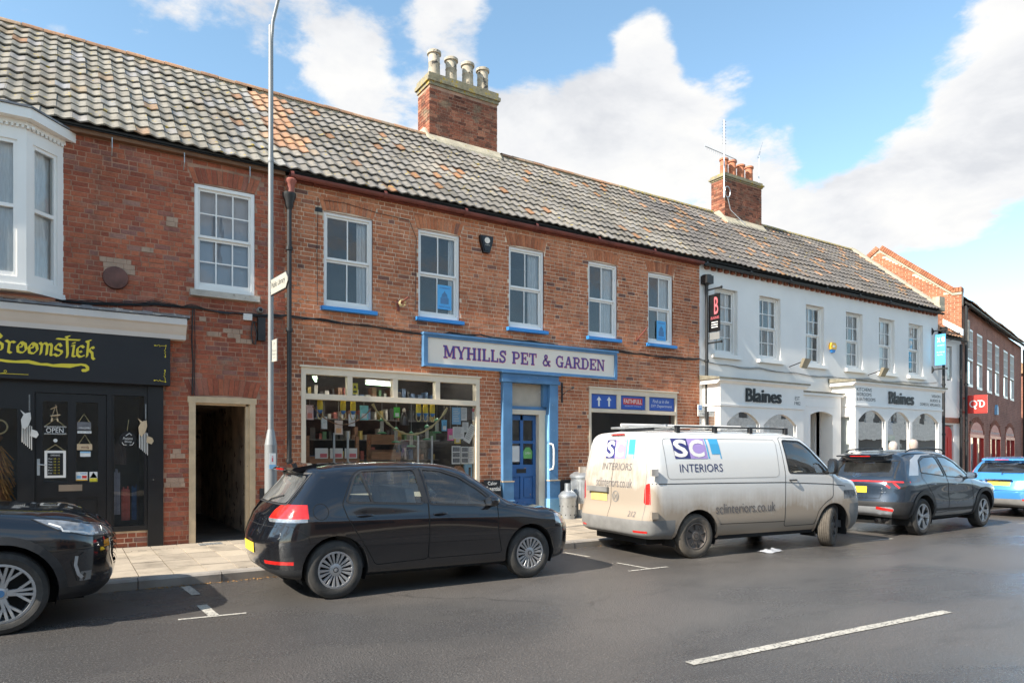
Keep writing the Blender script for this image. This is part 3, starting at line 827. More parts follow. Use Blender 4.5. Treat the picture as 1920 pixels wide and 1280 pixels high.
def nib_text(mb, strokes, y, nib=(.022, .020), m=0, th=.001):
    """broad-pen lettering: every stroke segment is swept by the slanted nib"""
    k = 0
    for st in strokes:
        for (a, b) in zip(st, st[1:]):
            yy = y - .00012 * (k % 11); k += 1
            nx, nz = nib
            mb.poly([(a[0] - nx, yy, a[1] - nz), (b[0] - nx, yy, b[1] - nz), (b[0] + nx, yy, b[1] + nz), (a[0] + nx, yy, a[1] + nz)], m)
            yy -= .00006
            mb.poly([(a[0] - nx * .25, yy, a[1] + nz * .6), (a[0] + nx * .25, yy, a[1] - nz * .6), (b[0] + nx * .25, yy, b[1] - nz * .6), (b[0] - nx * .25, yy, b[1] + nz * .6)], m)

EAVE_Y, EAVE_Z, RID_Y, RID_Z = FY - .17, 6.44, 15.36, 9.24
A_ORG, M_ORG, W_ORG = (-3.6, FY, 0), (3.23, FY, 0), (13.52, FY, 0)

# ================================================================== left house with the black shopfront
lb = thing('brick_house', 'red brick house with patched brickwork, passage doorway and black shopfront at the left', 'building', A_ORG)
holes = [(1.78, 2.725, 4.235, 5.955), (1.735, 2.727, .0, 2.47), (-3.5, 1.32, .0, 3.62), (-2.3, -.02, 3.80, 6.2)]
wb = MB(A_ORG); grid_wall(wb, -3.6, 3.23, 0, 6.42, holes, FY, .24)
MT['rev'] = brickmat('brick_reveal', True, [(0, (.30, .10, .06)), (1, (.34, .12, .07))], patch=(.3, .2, .14), patchlo=.6)
lw = wb.build('wall', [MT['mortar_d'], MT['rev']], lb)
bh_l = [(1.78, 2.725, 4.235, 5.955), (1.75, 2.76, 5.95, 6.03), (1.71, 2.80, 6.03, 6.11), (1.68, 2.83, 6.11, 6.21), (1.70, 2.83, 4.115, 4.24), (1.735, 2.727, .0, 2.49), (1.70, 2.77, 2.49, 2.58), (1.67, 2.80, 2.58, 2.66), (1.64, 2.83, 2.66, 2.78), (-3.5, 1.335, .0, 3.40), (-3.6, 1.68, 3.40, 3.80), (-3.6, -.02, 3.80, 6.38)]
brickwork(lw, A_ORG, -3.6, 3.23, .12, 6.40, bh_l, FY, MT['lb_s'], MT['lb_i'], jitter=.004)
arch(lw, A_ORG, 1.80, 2.71, 5.955, .24, FY, MT['lb_s'], n=13)
arch(lw, A_ORG, 1.735, 2.73, 2.50, .27, FY, MT['lb_s'], n=14, rise=.035)
sash(lw, A_ORG, 1.785, 2.72, 4.24, 5.95, 3, 2, FY, MT['glassup'], sill=(.07, .115, .08, MT['stone']), blind=(0.0, MT['blind']), depth=.03)
# render patches left in the brickwork
for (x, z, w, h) in [(1.98, 3.50, .22, .10), (2.25, 3.47, .25, .12), (2.42, 3.44, .22, .07), (1.85, 3.70, .12, .11), (.62, 5.45, .05, .05), (1.02, 4.72, .15, .05), (1.40, 5.2, .16, .12), (.50, 4.35, .4, .22), (1.45, 1.5, .2, .12), (1.38, 1.05, .3, .12)]:
    pb = MB(A_ORG); z_ = .12 + round((z - .12) / .0768) * .0768; n = max(1, round(h / .0768))
    for k in range(n):
        e0, e1 = random.uniform(-.04, .05), random.uniform(-.05, .04)
        xx = x + e0
        while xx < x + w + e1 - .03:
            ww_ = random.uniform(.06, .2); pb.box(xx, min(xx + ww_, x + w + e1), FY - .012 - random.uniform(0, .004), FY + .01, z_ + k * .0768 - .004, z_ + k * .0768 + .07); xx += ww_ + .004
    pb.build('render_patch', pm('old_render_patch', (.40, .27, .19), .95, var=.2, bump=.5) if 'rp' not in MT else MT['rp'], lw)
    MT.setdefault('rp', bpy.data.materials['old_render_patch'])
shell(lb, A_ORG, -3.6, 3.22, FY, 18.4, 0, 6.4, MT['mortar_d'])
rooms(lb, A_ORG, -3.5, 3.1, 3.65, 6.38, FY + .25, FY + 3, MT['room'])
# passage
pr = MB(A_ORG)
MT['passw'] = pm('stained_passage_plaster', (.46, .36, .27), .95, var=.4, vs=2.5, worn=(.13, .07, .05), wornt=.58, ws=4)
pr.poly([(1.70, FY, 0), (1.70, 18, 0), (1.70, 18, 2.5), (1.70, FY, 2.5)]); pr.poly([(2.76, FY, 0), (2.76, FY, 2.5), (2.76, 18, 2.5), (2.76, 18, 0)])
pr.poly([(1.70, 18, 0), (2.76, 18, 0), (2.76, 18, 2.5), (1.70, 18, 2.5)]); pr.poly([(1.7, FY, 2.48), (2.76, FY, 2.48), (2.76, 18, 2.48), (1.7, 18, 2.48)])
pr.build('passage_lining', MT['passw'], lb)
MB(A_ORG).poly([(1.70, FY - .01, .135), (2.76, FY - .01, .14), (2.76, 18, .14), (1.70, 18, .14)]).build('passage_floor', pm('damp_concrete', (.12, .105, .09), .5, var=.4, vs=2), lb)
fr = MB(A_ORG)
fr.box(1.70, 1.80, FY - .02, FY + .10, .13, 2.40); fr.box(2.64, 2.73, FY - .02, FY + .10, .13, 2.40); fr.box(2.585, 2.64, FY + .03, FY + .12, .13, 2.40); fr.box(1.68, 2.75, FY - .025, FY + .11, 2.40, 2.50); fr.box(1.81, 2.63, FY + .03, FY + .1, 2.37, 2.398)
fr.build('door_frame', MT['tan'], lb)
MB(A_ORG).box(2.745, 2.758, 12.9, 13.1, 1.45, 1.72).build('wall_plaque', MT['dirtywhite'], lb)
MB(A_ORG).box(2.80, 3.21, FY - .03, FY, .1, .98).build('painted_plinth', MT['blackr'], lw)
# roof
rf = roof_deck(lb, A_ORG, -3.6, 3.23, EAVE_Y, EAVE_Z, RID_Y, RID_Z)
# the run of orange tiles where the two roofs meet slants down the slope
def orange_run(x, r, rows):
    c = 3.36 + (rows - r) * .006
    return (-.36 + random.uniform(-.12, .12) < x - c < .36 + random.uniform(-.15, .15)) and (r > rows * .18) and random.random() < .93
tiled_roof(rf, A_ORG, -3.6, 3.18, EAVE_Y, EAVE_Z, RID_Y - .07, RID_Z - .06, MT['tl_s'], MT['tl_i'], MT['to_s'], MT['to_i'], orange=orange_run, lim=-1.2)
ridge(rf, A_ORG, -3.6, 3.2, RID_Y, RID_Z - .03, MT['to_s'])
ob = MB(A_ORG); ob.box(-3.6, 3.2, FY - .115, FY - .005, 6.34, 6.41); ob.build('eaves_board', MT['woodbrown'], lb)
for x in (.62, 1.62, 2.62):
    MB(A_ORG).tube([(x, FY - .12, 6.36), (x, FY - .13, 6.2), (x, FY - .02, 6.12)], .008, 6).build('gutter_bracket', MT['galv'], lb)

# bay window
bay = MB(A_ORG)
def canted(z0, z1, e=0.0, x1=0.0, p=.437, xl=-2.4):
    return [(xl - p - e, FY), (xl - e * .4, FY - p - e), (x1 - p + e * .4, FY - p - e), (x1 + e, FY)]
def bayring(mb, z0, z1, e): 
    P = canted(0, 0, e); mb.prism(P, z0, z1, 'z')
by = MB(A_ORG); bayring(by, 3.84, 3.92, .03); bayring(by, 6.02, 6.14, .0); bayring(by, 6.14, 6.20, .03); bayring(by, 6.20, 6.34, .16)
bw = by.build('bay_window', MT['white'], lb)
lr = MB(A_ORG); P = canted(0, 0, .18)
Q = [(P[0][0] + .3, FY), (P[0][0] + .6, FY - .02), (P[3][0] - .5, FY - .02), (P[3][0] - .3, FY)]
lr.mesh([(a, b, 6.34) for a, b in P] + [(a, b, 6.46) for a, b in Q] + [(a, b, 6.37) for a, b in P], [(0, 1, 9, 8), (1, 2, 10, 9), (2, 3, 11, 10), (8, 9, 5, 4), (9, 10, 6, 5), (10, 11, 7, 6), (4, 5, 6, 7)])
lr.build('bay_roof', MT['lead'], bw)
dn = MB(A_ORG)     # dentils
for k in range(34):
    dn.box(-2.35 + k * .06, -2.32 + k * .06, FY - .475, FY - .437, 6.10, 6.14)
for k in range(9):
    t = (k + .5) / 9; x = -.437 + .437 * t; y = FY - .437 + .437 * t
    dn.box(x - .005, x + .03, y - .03, y + .005, 6.10, 6.14)
dn.build('dentil_course', MT['white'], bw, kind='stuff')
def bay_sash(ax, ay, bx, by_, parent):
    d = Vector((bx - ax, by_ - ay, 0)); L = d.length; d.normalize(); n = Vector((d.y, -d.x, 0))
    def P(u, z, o): q = Vector((ax, ay, 0)) + d * u + n * o; return (q.x, q.y, z)
    mb = MB(A_ORG)
    def bar(u0, u1, z0, z1, o0=-.06, o1=.0):
        mb.mesh([P(u, z, o) for u in (u0, u1) for o in (o0, o1) for z in (z0, z1)], [(0, 1, 3, 2), (4, 6, 7, 5), (0, 4, 5, 1), (2, 3, 7, 6), (0, 2, 6, 4), (1, 5, 7, 3)])
    f1, f2 = .105, .045
    bar(0, f1, 3.92, 6.02); bar(L - f1, L, 3.92, 6.02); bar(f1, L - f1, 3.92, 4.03); bar(f1, L - f1, 5.93, 6.02)
    bar(f1, f1 + f2, 4.03, 5.93, -.09, -.02); bar(L - f1 - f2, L - f1, 4.03, 5.93, -.09, -.02)
    bar(f1 + f2, L - f1 - f2, 4.99, 5.04, -.08, -.02); bar(f1 + f2, L - f1 - f2, 4.03, 4.10, -.1, -.03); bar(f1 + f2, L - f1 - f2, 5.88, 5.93, -.08, -.02)
    w = mb.build('window', MT['white'], parent)
    for (z0, z1, o) in ((4.10, 4.99, -.07), (5.04, 5.88, -.05)):
        MB(A_ORG).poly([P(f1 + f2, z0, o), P(L - f1 - f2, z0, o), P(L - f1 - f2, z1, o), P(f1 + f2, z1, o)]).build('pane', MT['glass'], w)
    c = MB(A_ORG); N = 40
    for i in range(N):
        u, v = f1 + (L - 2 * f1) * i / N, f1 + (L - 2 * f1) * (i + 1) / N
        o = lambda q: -.125 + .012 * math.sin(q * 55)
        c.poly([P(u, 4.05, o(u)), P(v, 4.05, o(v)), P(v, 5.93, o(v)), P(u, 5.93, o(u))])
    c.build('curtain', MT['curtain'], w, smooth=True, angle=80)
bay_sash(-1.42, FY - .437, -.437, FY - .437, bw); bay_sash(-2.4, FY - .437, -1.42, FY - .437, bw)
bay_sash(-.437, FY - .437, 0, FY, bw)
MB(A_ORG).poly([(-2.8, FY + .3, 3.8), (0, FY + .3, 3.8), (0, FY + .3, 6.2), (-2.8, FY + .3, 6.2)]).build('room_lining', MT['roomwhite'], bw)

# shopfront: cornice, fascia, pilaster, stall riser
sf = MB(A_ORG)
sf.prism([(FY, 3.37), (FY - .20, 3.37), (FY - .21, 3.44), (FY - .245, 3.48), (FY - .30, 3.56), (FY - .34, 3.585), (FY - .34, 3.68), (FY - .30, 3.70), (FY, 3.72)], -3.6, 1.63, 'x')
shopf = sf.build('shop_cornice', pm('greyed_white_cornice', (.60, .56, .52), .6, var=.06, vs=2), lb)
tl_ = MB(A_ORG); K = 40
for i in range(K):
    a, b = -3.6 + 5.27 * i / K, -3.6 + 5.27 * (i + 1) / K
    za, zb = [3.735 + .012 * math.sin(i * 2.2 + q) for q in (0, 1)]
    tl_.mesh([(a, FY - .36, 3.695), (b, FY - .36, 3.695), (b, FY - .36, zb), (a, FY - .36, za), (b, FY, 3.80), (a, FY, 3.80)], [(0, 1, 2, 3), (3, 2, 4, 5)])
tl_.mesh([(1.67, FY - .36, 3.695), (1.67, FY, 3.695), (1.67, FY, 3.8), (1.67, FY - .36, 3.73)], [(0, 1, 2, 3)])
tl_.build('lead_capping', MT['lead'], shopf)
MB(A_ORG).box(-3.6, 1.30, FY - .02, FY + .2, 2.47, 2.64).build('shop_head_board', MT['black'], lb)
fa = MB(A_ORG); fa.box(-3.6, 1.41, FY - .185, FY - .02, 2.64, 3.37)
fasc = fa.build('fascia_board', MT['fasc'], lb)
# hand drawn lettering
def LB(px, py):      # letter outline points measured on the board
    d = px / 5.647 - 960; gy = 1102.3 - .5402 * d; gx = 707.7 + .8415 * d; t = 12.113 / gy
    return (gx * t, 1.6 + (847 - 580 - py / 5.647) * t)
stk = [[(-92, 245), (-80, 420)], [(-92, 245), (-20, 250), (18, 290), (-40, 325), (25, 370), (22, 420), (-60, 450), (-95, 425)],
       [(62, 325), (100, 350), (88, 445), (118, 462)], [(95, 370), (128, 335), (158, 352)],
       [(225, 342), (185, 385), (190, 445), (235, 460), (278, 425), (268, 365), (225, 342)], [(225, 342), (245, 372), (228, 398), (212, 392)],
       [(345, 352), (305, 395), (310, 455), (352, 468), (396, 430), (386, 372), (345, 352)], [(345, 352), (362, 385), (345, 408), (330, 400)],
       [(420, 350), (445, 375), (432, 465), (418, 478)], [(445, 380), (475, 352), (502, 375), (492, 480)], [(500, 390), (528, 360), (548, 385), (536, 478), (552, 488)],
       [(650, 392), (625, 360), (585, 395), (590, 420), (650, 440), (655, 462), (612, 495), (572, 470)],
       [(708, 290), (715, 470), (706, 510)], [(600, 308), (700, 318), (845, 325)], [(690, 292), (742, 280)],
       [(755, 388), (785, 378), (768, 490), (795, 500)], [(765, 360), (798, 350)],
       [(888, 405), (862, 382), (820, 410), (818, 480), (850, 505), (895, 485)], [(845, 440), (862, 455)],
       [(912, 335), (935, 350), (922, 495), (912, 505)], [(912, 338), (965, 325)], [(940, 430), (980, 395), (992, 415)], [(940, 430), (975, 460), (978, 510), (998, 530)]]
lt = MB(A_ORG)
nib_text(lt, [[LB(*p) for p in s] for s in stk], FY - .1885, nib=(.016, .012))
wand = [(-300, 505, 16), (-60, 528, 12), (0, 535, 12), (80, 548, 14), (160, 553, 12), (300, 552, 18), (370, 568, 17), (430, 580, 12), (500, 582, 14), (560, 594, 14), (650, 592, 20), (740, 596, 22), (800, 590, 14), (860, 582, 11), (905, 592, 14), (928, 615, 18), (930, 632, 18), (905, 645, 16), (875, 645, 16), (862, 640, 8)]
top, bot = [], []
for i, (x, y_, w) in enumerate(wand):
    q0, q1 = wand[max(i - 1, 0)], wand[min(i + 1, len(wand) - 1)]; dx, dy = q1[0] - q0[0], q1[1] - q0[1]; l = math.hypot(dx, dy)
    top.append(LB(x + dy / l * w, y_ - dx / l * w)); bot.append(LB(x - dy / l * w, y_ + dx / l * w))
for i in range(len(wand) - 1): lt.poly([(bot[i][0], FY - .1884 - .0001 * (i % 4), bot[i][1]), (bot[i + 1][0], FY - .1884 - .0001 * (i % 4), bot[i + 1][1]), (top[i + 1][0], FY - .1884 - .0001 * (i % 4), top[i + 1][1]), (top[i][0], FY - .1884 - .0001 * (i % 4), top[i][1])])
def thin(pts, w=.004, y=FY - .1885):
    pts = [LB(*p) for p in pts]
    lt.tube([(a, y, b) for a, b in pts], w, 5)
thin([(-250, 660), (0, 676), (300, 690)]); thin([(0, 676), (40, 672), (60, 668), (70, 655), (60, 642), (45, 645), (42, 656), (50, 660)])
thin([(1640, 381), (1665, 384), (1685, 372), (1692, 396), (1700, 384), (1755, 386), (1752, 420), (1738, 435), (1756, 450), (1740, 462), (1752, 475), (1750, 500)])
thin([(1635, 750), (1660, 748), (1680, 760), (1690, 742), (1700, 757), (1750, 766), (1746, 720), (1732, 705), (1750, 692), (1735, 680), (1748, 668), (1745, 645)])
for p in [(1640, 381), (1755, 384), (1750, 502), (1635, 750), (1752, 766), (1746, 645)]:
    a, b = LB(*p); lt.lathe([(.011, FY - .189), (.001, FY - .1895)], 8, (a, 0, b), 'y')
lt.build('lettering', MT['yellowp'], fasc)
# joinery
jo = MB(A_ORG)
jo.box(1.11, 1.325, FY - .055, FY + .1, .10, 2.63)
jo.box(.555, .622, FY - .02, FY + .08, .13, 2.47); jo.box(-.524, -.352, FY - .02, FY + .08, .13, 2.47)
jo.box(.622, 1.11, FY - .03, FY + .1, .38, .46); jo.box(1.06, 1.108, FY - .01, FY + .06, .46, 2.47); jo.box(.625, .65, FY, FY + .06, .46, 2.47)
jo.box(-3.5, -.524, FY - .02, FY + .06, 2.22, 2.47); jo.box(-3.5, -.524, FY - .02, FY + .06, .13, .62); jo.box(-.56, -.524, FY - .015, FY + .06, .62, 2.22); jo.box(-2.1, -2.0, FY - .015, FY + .06, .62, 2.22)
jo.build('shopfront', MT['black'], lb)
br_ = MB(A_ORG); grid_wall(br_, .622, 1.11, .1, .39, [], FY + .015, .1)
rz = br_.build('stall_riser', MT['mortar'], lb)
brickwork(rz, A_ORG, .625, 1.105, .125, .385, [], FY + .015, MT['lb_s'], MT['lb_i'])
MB(A_ORG).poly([(.65, FY + .03, .46), (1.06, FY + .03, .46), (1.06, FY + .03, 2.47), (.65, FY + .03, 2.47)]).build('window', MT['glassshop'], lb)
MB(A_ORG).poly([(-2.0, FY + .03, .62), (-.56, FY + .03, .62), (-.56, FY + .03, 2.22), (-2.0, FY + .03, 2.22)]).build('window', MT['glassshop'], lb)
dl = MB(A_ORG)
X = [-.345, -.256, .053, .154, .442, .55]
Z = [.17, .98, 1.15, 2.345, 2.465]
dl.box(X[0], X[1], FY + .01, FY + .055, Z[0], Z[4]); dl.box(X[4], X[5], FY + .01, FY + .055, Z[0], Z[4]); dl.box(X[2], X[3], FY + .01, FY + .055, Z[0], Z[3])
dl.box(X[1], X[4], FY + .01, FY + .055, Z[3], Z[4]); dl.box(X[1], X[2], FY + .01, FY + .055, .92, Z[2]); dl.box(X[3], X[4], FY + .01, FY + .055, .92, Z[2])
dl.box(X[1], X[2], FY + .01, FY + .055, Z[0], .34); dl.box(X[3], X[4], FY + .01, FY + .055, Z[0], .34)
dl.box(X[1], X[2], FY + .03, FY + .05, .34, .92); dl.box(X[3], X[4], FY + .03, FY + .05, .34, .92)
dl.box(X[1] + .03, X[2] - .03, FY + .018, FY + .031, .38, .88); dl.box(X[3] + .03, X[4] - .03, FY + .018, FY + .031, .38, .88)
dr = dl.build('door', MT['black'], lb)
for a, b in ((1, 2), (3, 4)):
    MB(A_ORG).poly([(X[a], FY + .035, Z[2]), (X[b], FY + .035, Z[2]), (X[b], FY + .035, Z[3]), (X[a], FY + .035, Z[3])]).build('pane', MT['glassshop'], dr)
MB(A_ORG).box(-.06, .236, FY - .002, FY + .012, 1.02, 1.115).build('letterbox', pm('brass_plate', (.34, .26, .19), .4, metal=.5), dr)
hd = MB(A_ORG); hd.box(-.325, -.29, FY - .004, FY + .01, 1.26, 1.50); hd.tube([(-.307, FY - .004, 1.42), (-.307, FY - .05, 1.42), (-.21, FY - .055, 1.41)], .008, 8)
hd.build('door_handle', MT['galv'], dr)
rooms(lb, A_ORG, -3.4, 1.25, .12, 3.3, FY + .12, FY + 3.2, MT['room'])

# ================================================================== the pet and garden shop
my = thing('brick_shop', 'long orange brick shop with five blue-silled sash windows and grey pantile roof', 'building', M_ORG)
WX = [(3.905, 4.825), (5.748, 6.653), (7.815, 8.712), (9.935, 10.793), (11.76, 12.584)]
WZ0, WZ1 = 4.21, 5.90
mh = [(a, b, WZ0, WZ1) for a, b in WX] + [(3.50, 7.10, .75, 3.09), (7.70, 9.0, .0, 3.22), (9.945, 12.706, .75, 3.04)]
wb = MB(M_ORG); grid_wall(wb, 3.23, 13.52, 0, 6.42, mh, FY, .24)
mw = wb.build('wall', [MT['mortar'], MT['rev']], my)
bh_m = mh + [(a - .03 - .028 * k, b + .03 + .028 * k, WZ1 + .077 * k, WZ1 + .077 * k + .09) for a, b in WX for k in range(3)] + [(3.23, 13.52, .0, .98), (3.75, 3.9, 5.86, 5.95)]
brickwork(mw, M_ORG, 3.23, 13.52, .98, 6.40, bh_m, FY, MT['my_s'], MT['my_i'])
for a, b in WX: arch(mw, M_ORG, a, b, WZ1 + .005, .23, FY, MT['my_s'], n=13, flare=.09)
pl = MB(M_ORG)
for a, b in ((3.23, 7.70), (9.02, 13.52)): pl.box(a, b, FY - .025, FY, .05, .99)
pl.build('painted_plinth', MT['blackr'], mw)
MB(M_ORG).box(3.745, 3.885, FY - .004, FY, 5.86, 5.94).build('air_brick', MT['blackm'], mw)
curt = [[(.72, .95, MT['curtain'])], [(.80, .96, MT['curtain'])], [(.64, .95, MT['curtain'])], [(.55, .95, MT['curtain'])], [(.55, .95, MT['curtain'])]]
for i, (a, b) in enumerate(WX):
    sash(mw, M_ORG, a, b, WZ0, WZ1, 2, 1, FY, MT['glassup'], sill=(.06, .085, .10, MT['bluesill']), curtain=curt[i], depth=.05, fw=.05)
shell(my, M_ORG, 3.24, 13.5, FY, 18.4, 0, 6.4, MT['mortar'])
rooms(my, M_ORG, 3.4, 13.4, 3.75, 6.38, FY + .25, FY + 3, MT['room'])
rm = roof_deck(my, M_ORG, 3.23, 13.52, EAVE_Y, EAVE_Z, RID_Y, RID_Z)
inch = lambda x, y, z: 7.42 < x < 9.32 and y > 14.95
tiled_roof(rm, M_ORG, 3.165, 13.43, EAVE_Y, EAVE_Z, RID_Y - .07, RID_Z - .06, MT['tm_s'], MT['tm_i'], MT['to_s'], MT['to_i'], orange=orange_run, xcut=inch)
ridge(rm, M_ORG, 3.23, 13.4, RID_Y, RID_Z - .03, MT['to_s'], skip=lambda x: 7.2 < x < 9.25)
gutter(my, M_ORG, 3.30, 13.50, FY - .15, 6.36, MT['rustred'], r=.062)
bd = MB(M_ORG); bd.box(3.25, 13.5, FY - .09, FY - .003, 6.30, 6.36); bd.build('eaves_board', MT['rustred'], my)
hp = MB(M_ORG)
hp.lathe([(.055, 6.05), (.06, 6.12), (.07, 6.2), (.095, 6.23), (.10, 6.27), (.085, 6.29), (.03, 6.27)], 16, (3.29, FY - .13, 0)); hp.build('clay_hopper', MT['terrapink'], my, smooth=True)
downpipe(my, M_ORG, 3.27, FY - .11, .16, 5.78, .042, MT['blackm'], hopper=True, collars=(1.45, 3.7, 5.1))
def chimney(parent, org, x0, x1, y0, y1, zb, zt, pots, potmat, ph, pr_, cap=.30, ms='ch'):
    c = MB(org); c.box(x0, x1, y0, y1, zb, zt)
    ch = c.build('chimney', MT['mortar_d'], parent)
    brickwork(ch, org, x0, x1, zb, zt, [], y0, MT[ms + '_s'], MT[ms + '_i'], cam2=(0, y0, 1.6), nmax=300)
    # left face
    rb = MB(org); n = int((zt - zb) / .0768)
    for r in range(n):
        za = zb + r * .0768; y = y0 - (r % 2) * .11
        while y < y1:
            w = .214 if random.random() < .5 else .103; a, b = max(y, y0 - .005), min(y + w, y1)
            if b - a > .03:
                rb.mesh([(x0 - .008, a, za), (x0 - .008, b, za), (x0 - .008, b, za + .066), (x0 - .008, a, za + .066), (x0 + .01, a, za), (x0 + .01, b, za), (x0 + .01, b, za + .066), (x0 + .01, a, za + .066)], [(0, 3, 2, 1), (0, 1, 5, 4), (3, 7, 6, 2), (0, 4, 7, 3), (1, 2, 6, 5)])
            y += w + .01
    rb.build('side_brickwork', MT[ms + '_i'], ch, kind='stuff')
    cp = MB(org); e = .03
    cp.box(x0 - e, x1 + e, y0 - e, y1 + e, zt, zt + cap * .25); cp.box(x0 - e * 2.3, x1 + e * 2.3, y0 - e * 2.3, y1 + e * 2.3, zt + cap * .25, zt + cap * .5)
    cp.box(x0 - e, x1 + e, y0 - e, y1 + e, zt + cap * .5, zt + cap * .85)
    cp.mesh([(x0 - e, y0 - e, zt + cap * .85), (x1 + e, y0 - e, zt + cap * .85), (x1 + e, y1 + e, zt + cap * .85), (x0 - e, y1 + e, zt + cap * .85), (x0 + .15, y0 + .15, zt + cap), (x1 - .15, y0 + .15, zt + cap), (x1 - .15, y1 - .15, zt + cap), (x0 + .15, y1 - .15, zt + cap)], [(0, 1, 5, 4), (1, 2, 6, 5), (2, 3, 7, 6), (3, 0, 4, 7), (4, 5, 6, 7)])
    cp.build('chimney_cap', MT['lichen'], ch)
    ym = (y0 + y1) / 2
    pots_ = []
    for x in pots:
        p = MB(org); z = zt + cap - .02; h = ph * random.uniform(.93, 1.05)
        p.lathe([(pr_ * .92, z), (pr_ * .84, z + h * .55), (pr_ * .90, z + h * .57), (pr_ * .84, z + h * .6), (pr_ * .86, z + h * .86), (pr_ * 1.06, z + h * .88), (pr_ * 1.06, z + h * .97), (pr_ * .9, z + h), (pr_ * .72, z + h), (pr_ * .7, z + h * .5)], 20, (x, ym, 0))
        p.build('chimney_pot', potmat, ch, smooth=True)
    fl = MB(org)
    zf = EAVE_Z + (y0 - EAVE_Y) / (RID_Y - EAVE_Y) * (RID_Z - EAVE_Z)
    fl.prism([(y0 - .18, zf - .13), (y0 - .16, zf - .06), (y0 - .01, zf + .14), (y0 + .1, zf + .14), (y0 + .1, zf - .1)], x0 - .06, x1 + .06, 'x')
    fl.prism([(y0 - .12, zf - .08), (y0 - .1, zf + .02), (y0 + .18, zf + .36), (y1 - .1, zf + .36), (y1, zf)], x0 - .07, x0 + .02, 'x')
    fl.build('cement_flaunching', MT['cement'], ch)
    return ch
chimney(rm, M_ORG, 7.40, 9.30, 15.19, 15.83, 8.9, 10.43, [7.68, 8.15, 8.62, 9.06], MT['potgrey'], .70, .165, cap=.34)
# shop window joinery (cream): frame, transom, mullions, transom lights
def shopwin(x0, x1, z0, z1, zt0, zt1, mulls, fw=.08, glasses=True):
    mb = MB(M_ORG)
    mb.box(x0, x0 + fw, FY - .03, FY + .12, z0, z1); mb.box(x1 - fw, x1, FY - .03, FY + .12, z0, z1)
    mb.box(x0 + fw, x1 - fw, FY - .03, FY + .12, z1 - .12, z1); mb.box(x0 - .03, x1 + .03, FY - .06, FY - .0, z1, z1 + .035)
    mb.box(x0 + fw, x1 - fw, FY - .035, FY + .12, zt0, zt1); mb.box(x0 + fw, x1 - fw, FY - .05, FY + .12, z0, z0 + .09)
    for (a, b) in mulls: mb.box(a, b, FY - .025, FY + .1, zt1, z1 - .12)
    w = mb.build('shop_window', MT['cream'], my)
    MB(M_ORG).poly([(x0 + fw, FY + .02, z0 + .09), (x1 - fw, FY + .02, z0 + .09), (x1 - fw, FY + .02, zt0), (x0 + fw, FY + .02, zt0)]).build('pane', MT['glassshop'], w)
    e = [x0 + fw] + [q for m_ in mulls for q in m_] + [x1 - fw]
    for a, b in zip(e[::2], e[1::2]):
        MB(M_ORG).poly([(a, FY + .02, zt1), (b, FY + .02, zt1), (b, FY + .02, z1 - .12), (a, FY + .02, z1 - .12)]).build('transom_light', MT['glassshop'], w)
    return w
sw1 = shopwin(3.50, 7.10, .75, 3.09, 2.53, 2.63, [(4.335, 4.43), (5.22, 5.317), (6.108, 6.206)])
sw2 = shopwin(9.945, 12.706, .75, 3.04, 2.50, 2.585, [(10.771, 10.885), (11.674, 11.778)], fw=.06)
# door surround
ds = MB(M_ORG)
ds.box(7.62, 7.84, FY - .10, FY + .05, 1.0, 3.05); ds.box(8.80, 9.02, FY - .10, FY + .05, 1.0, 3.05)
ds.box(7.58, 9.06, FY - .13, FY + .05, 3.05, 3.12); ds.box(7.60, 9.04, FY - .10, FY + .05, 3.12, 3.25); ds.box(7.57, 9.07, FY - .15, FY + .05, 3.235, 3.262)
ds.box(7.60, 7.86, FY - .13, FY + .06, .60, .98); ds.box(8.78, 9.05, FY - .13, FY + .06, .60, .98)
ds.box(7.84, 8.80, FY + .06, FY + .14, 2.50, 2.57); ds.box(8.70, 8.80, FY + .0, FY + .3, 2.57, 3.05)
dsur = ds.build('door_surround', MT['bluep'], my)
d2 = MB(M_ORG); d2.box(7.585, 7.875, FY - .15, FY + .07, .19, .60); d2.box(8.765, 9.065, FY - .15, FY + .07, .19, .60); d2.box(8.785, 8.80, FY - .08, FY + .1, .6, 2.4)
d2.build('pilaster_base', MT['lblue'], dsur)
d4 = MB(M_ORG); d4.box(7.59, 7.87, FY - .14, FY - .0, .978, 1.002); d4.box(8.77, 9.06, FY - .14, FY - .0, .978, 1.002); d4.build('pilaster_cap', MT['tan'], dsur)
MB(M_ORG).poly([(7.84, FY + .10, 2.57), (8.70, FY + .10, 2.57), (8.70, FY + .10, 3.05), (7.84, FY + .10, 3.05)]).build('overdoor_panel', pm('flaking_buff_panel', (.50, .43, .34), .8, var=.1, worn=(.70, .66, .58), wornt=.67, ws=6), dsur)
df = MB(M_ORG); df.box(7.84, 8.80, FY + .05, FY + .24, 2.40, 2.50); df.box(8.62, 8.78, FY + .05, FY + .26, .30, 2.40); df.box(7.80, 7.86, FY + .08, FY + .24, .3, 2.40)
df.build('door_frame', MT['cream'], my)
dd = MB(M_ORG); yb = FY + .17
X = [7.86, 7.92, 8.215, 8.29, 8.545, 8.62]; Zs = [.50, .62, 1.12, 1.22, 1.30, 1.78, 1.84, 2.28, 2.39]
dd.box(X[0], X[1], yb, yb + .05, .36, 2.39); dd.box(X[4], X[5], yb, yb + .05, .36, 2.39); dd.box(X[2], X[3], yb, yb + .05, .36, 2.28)
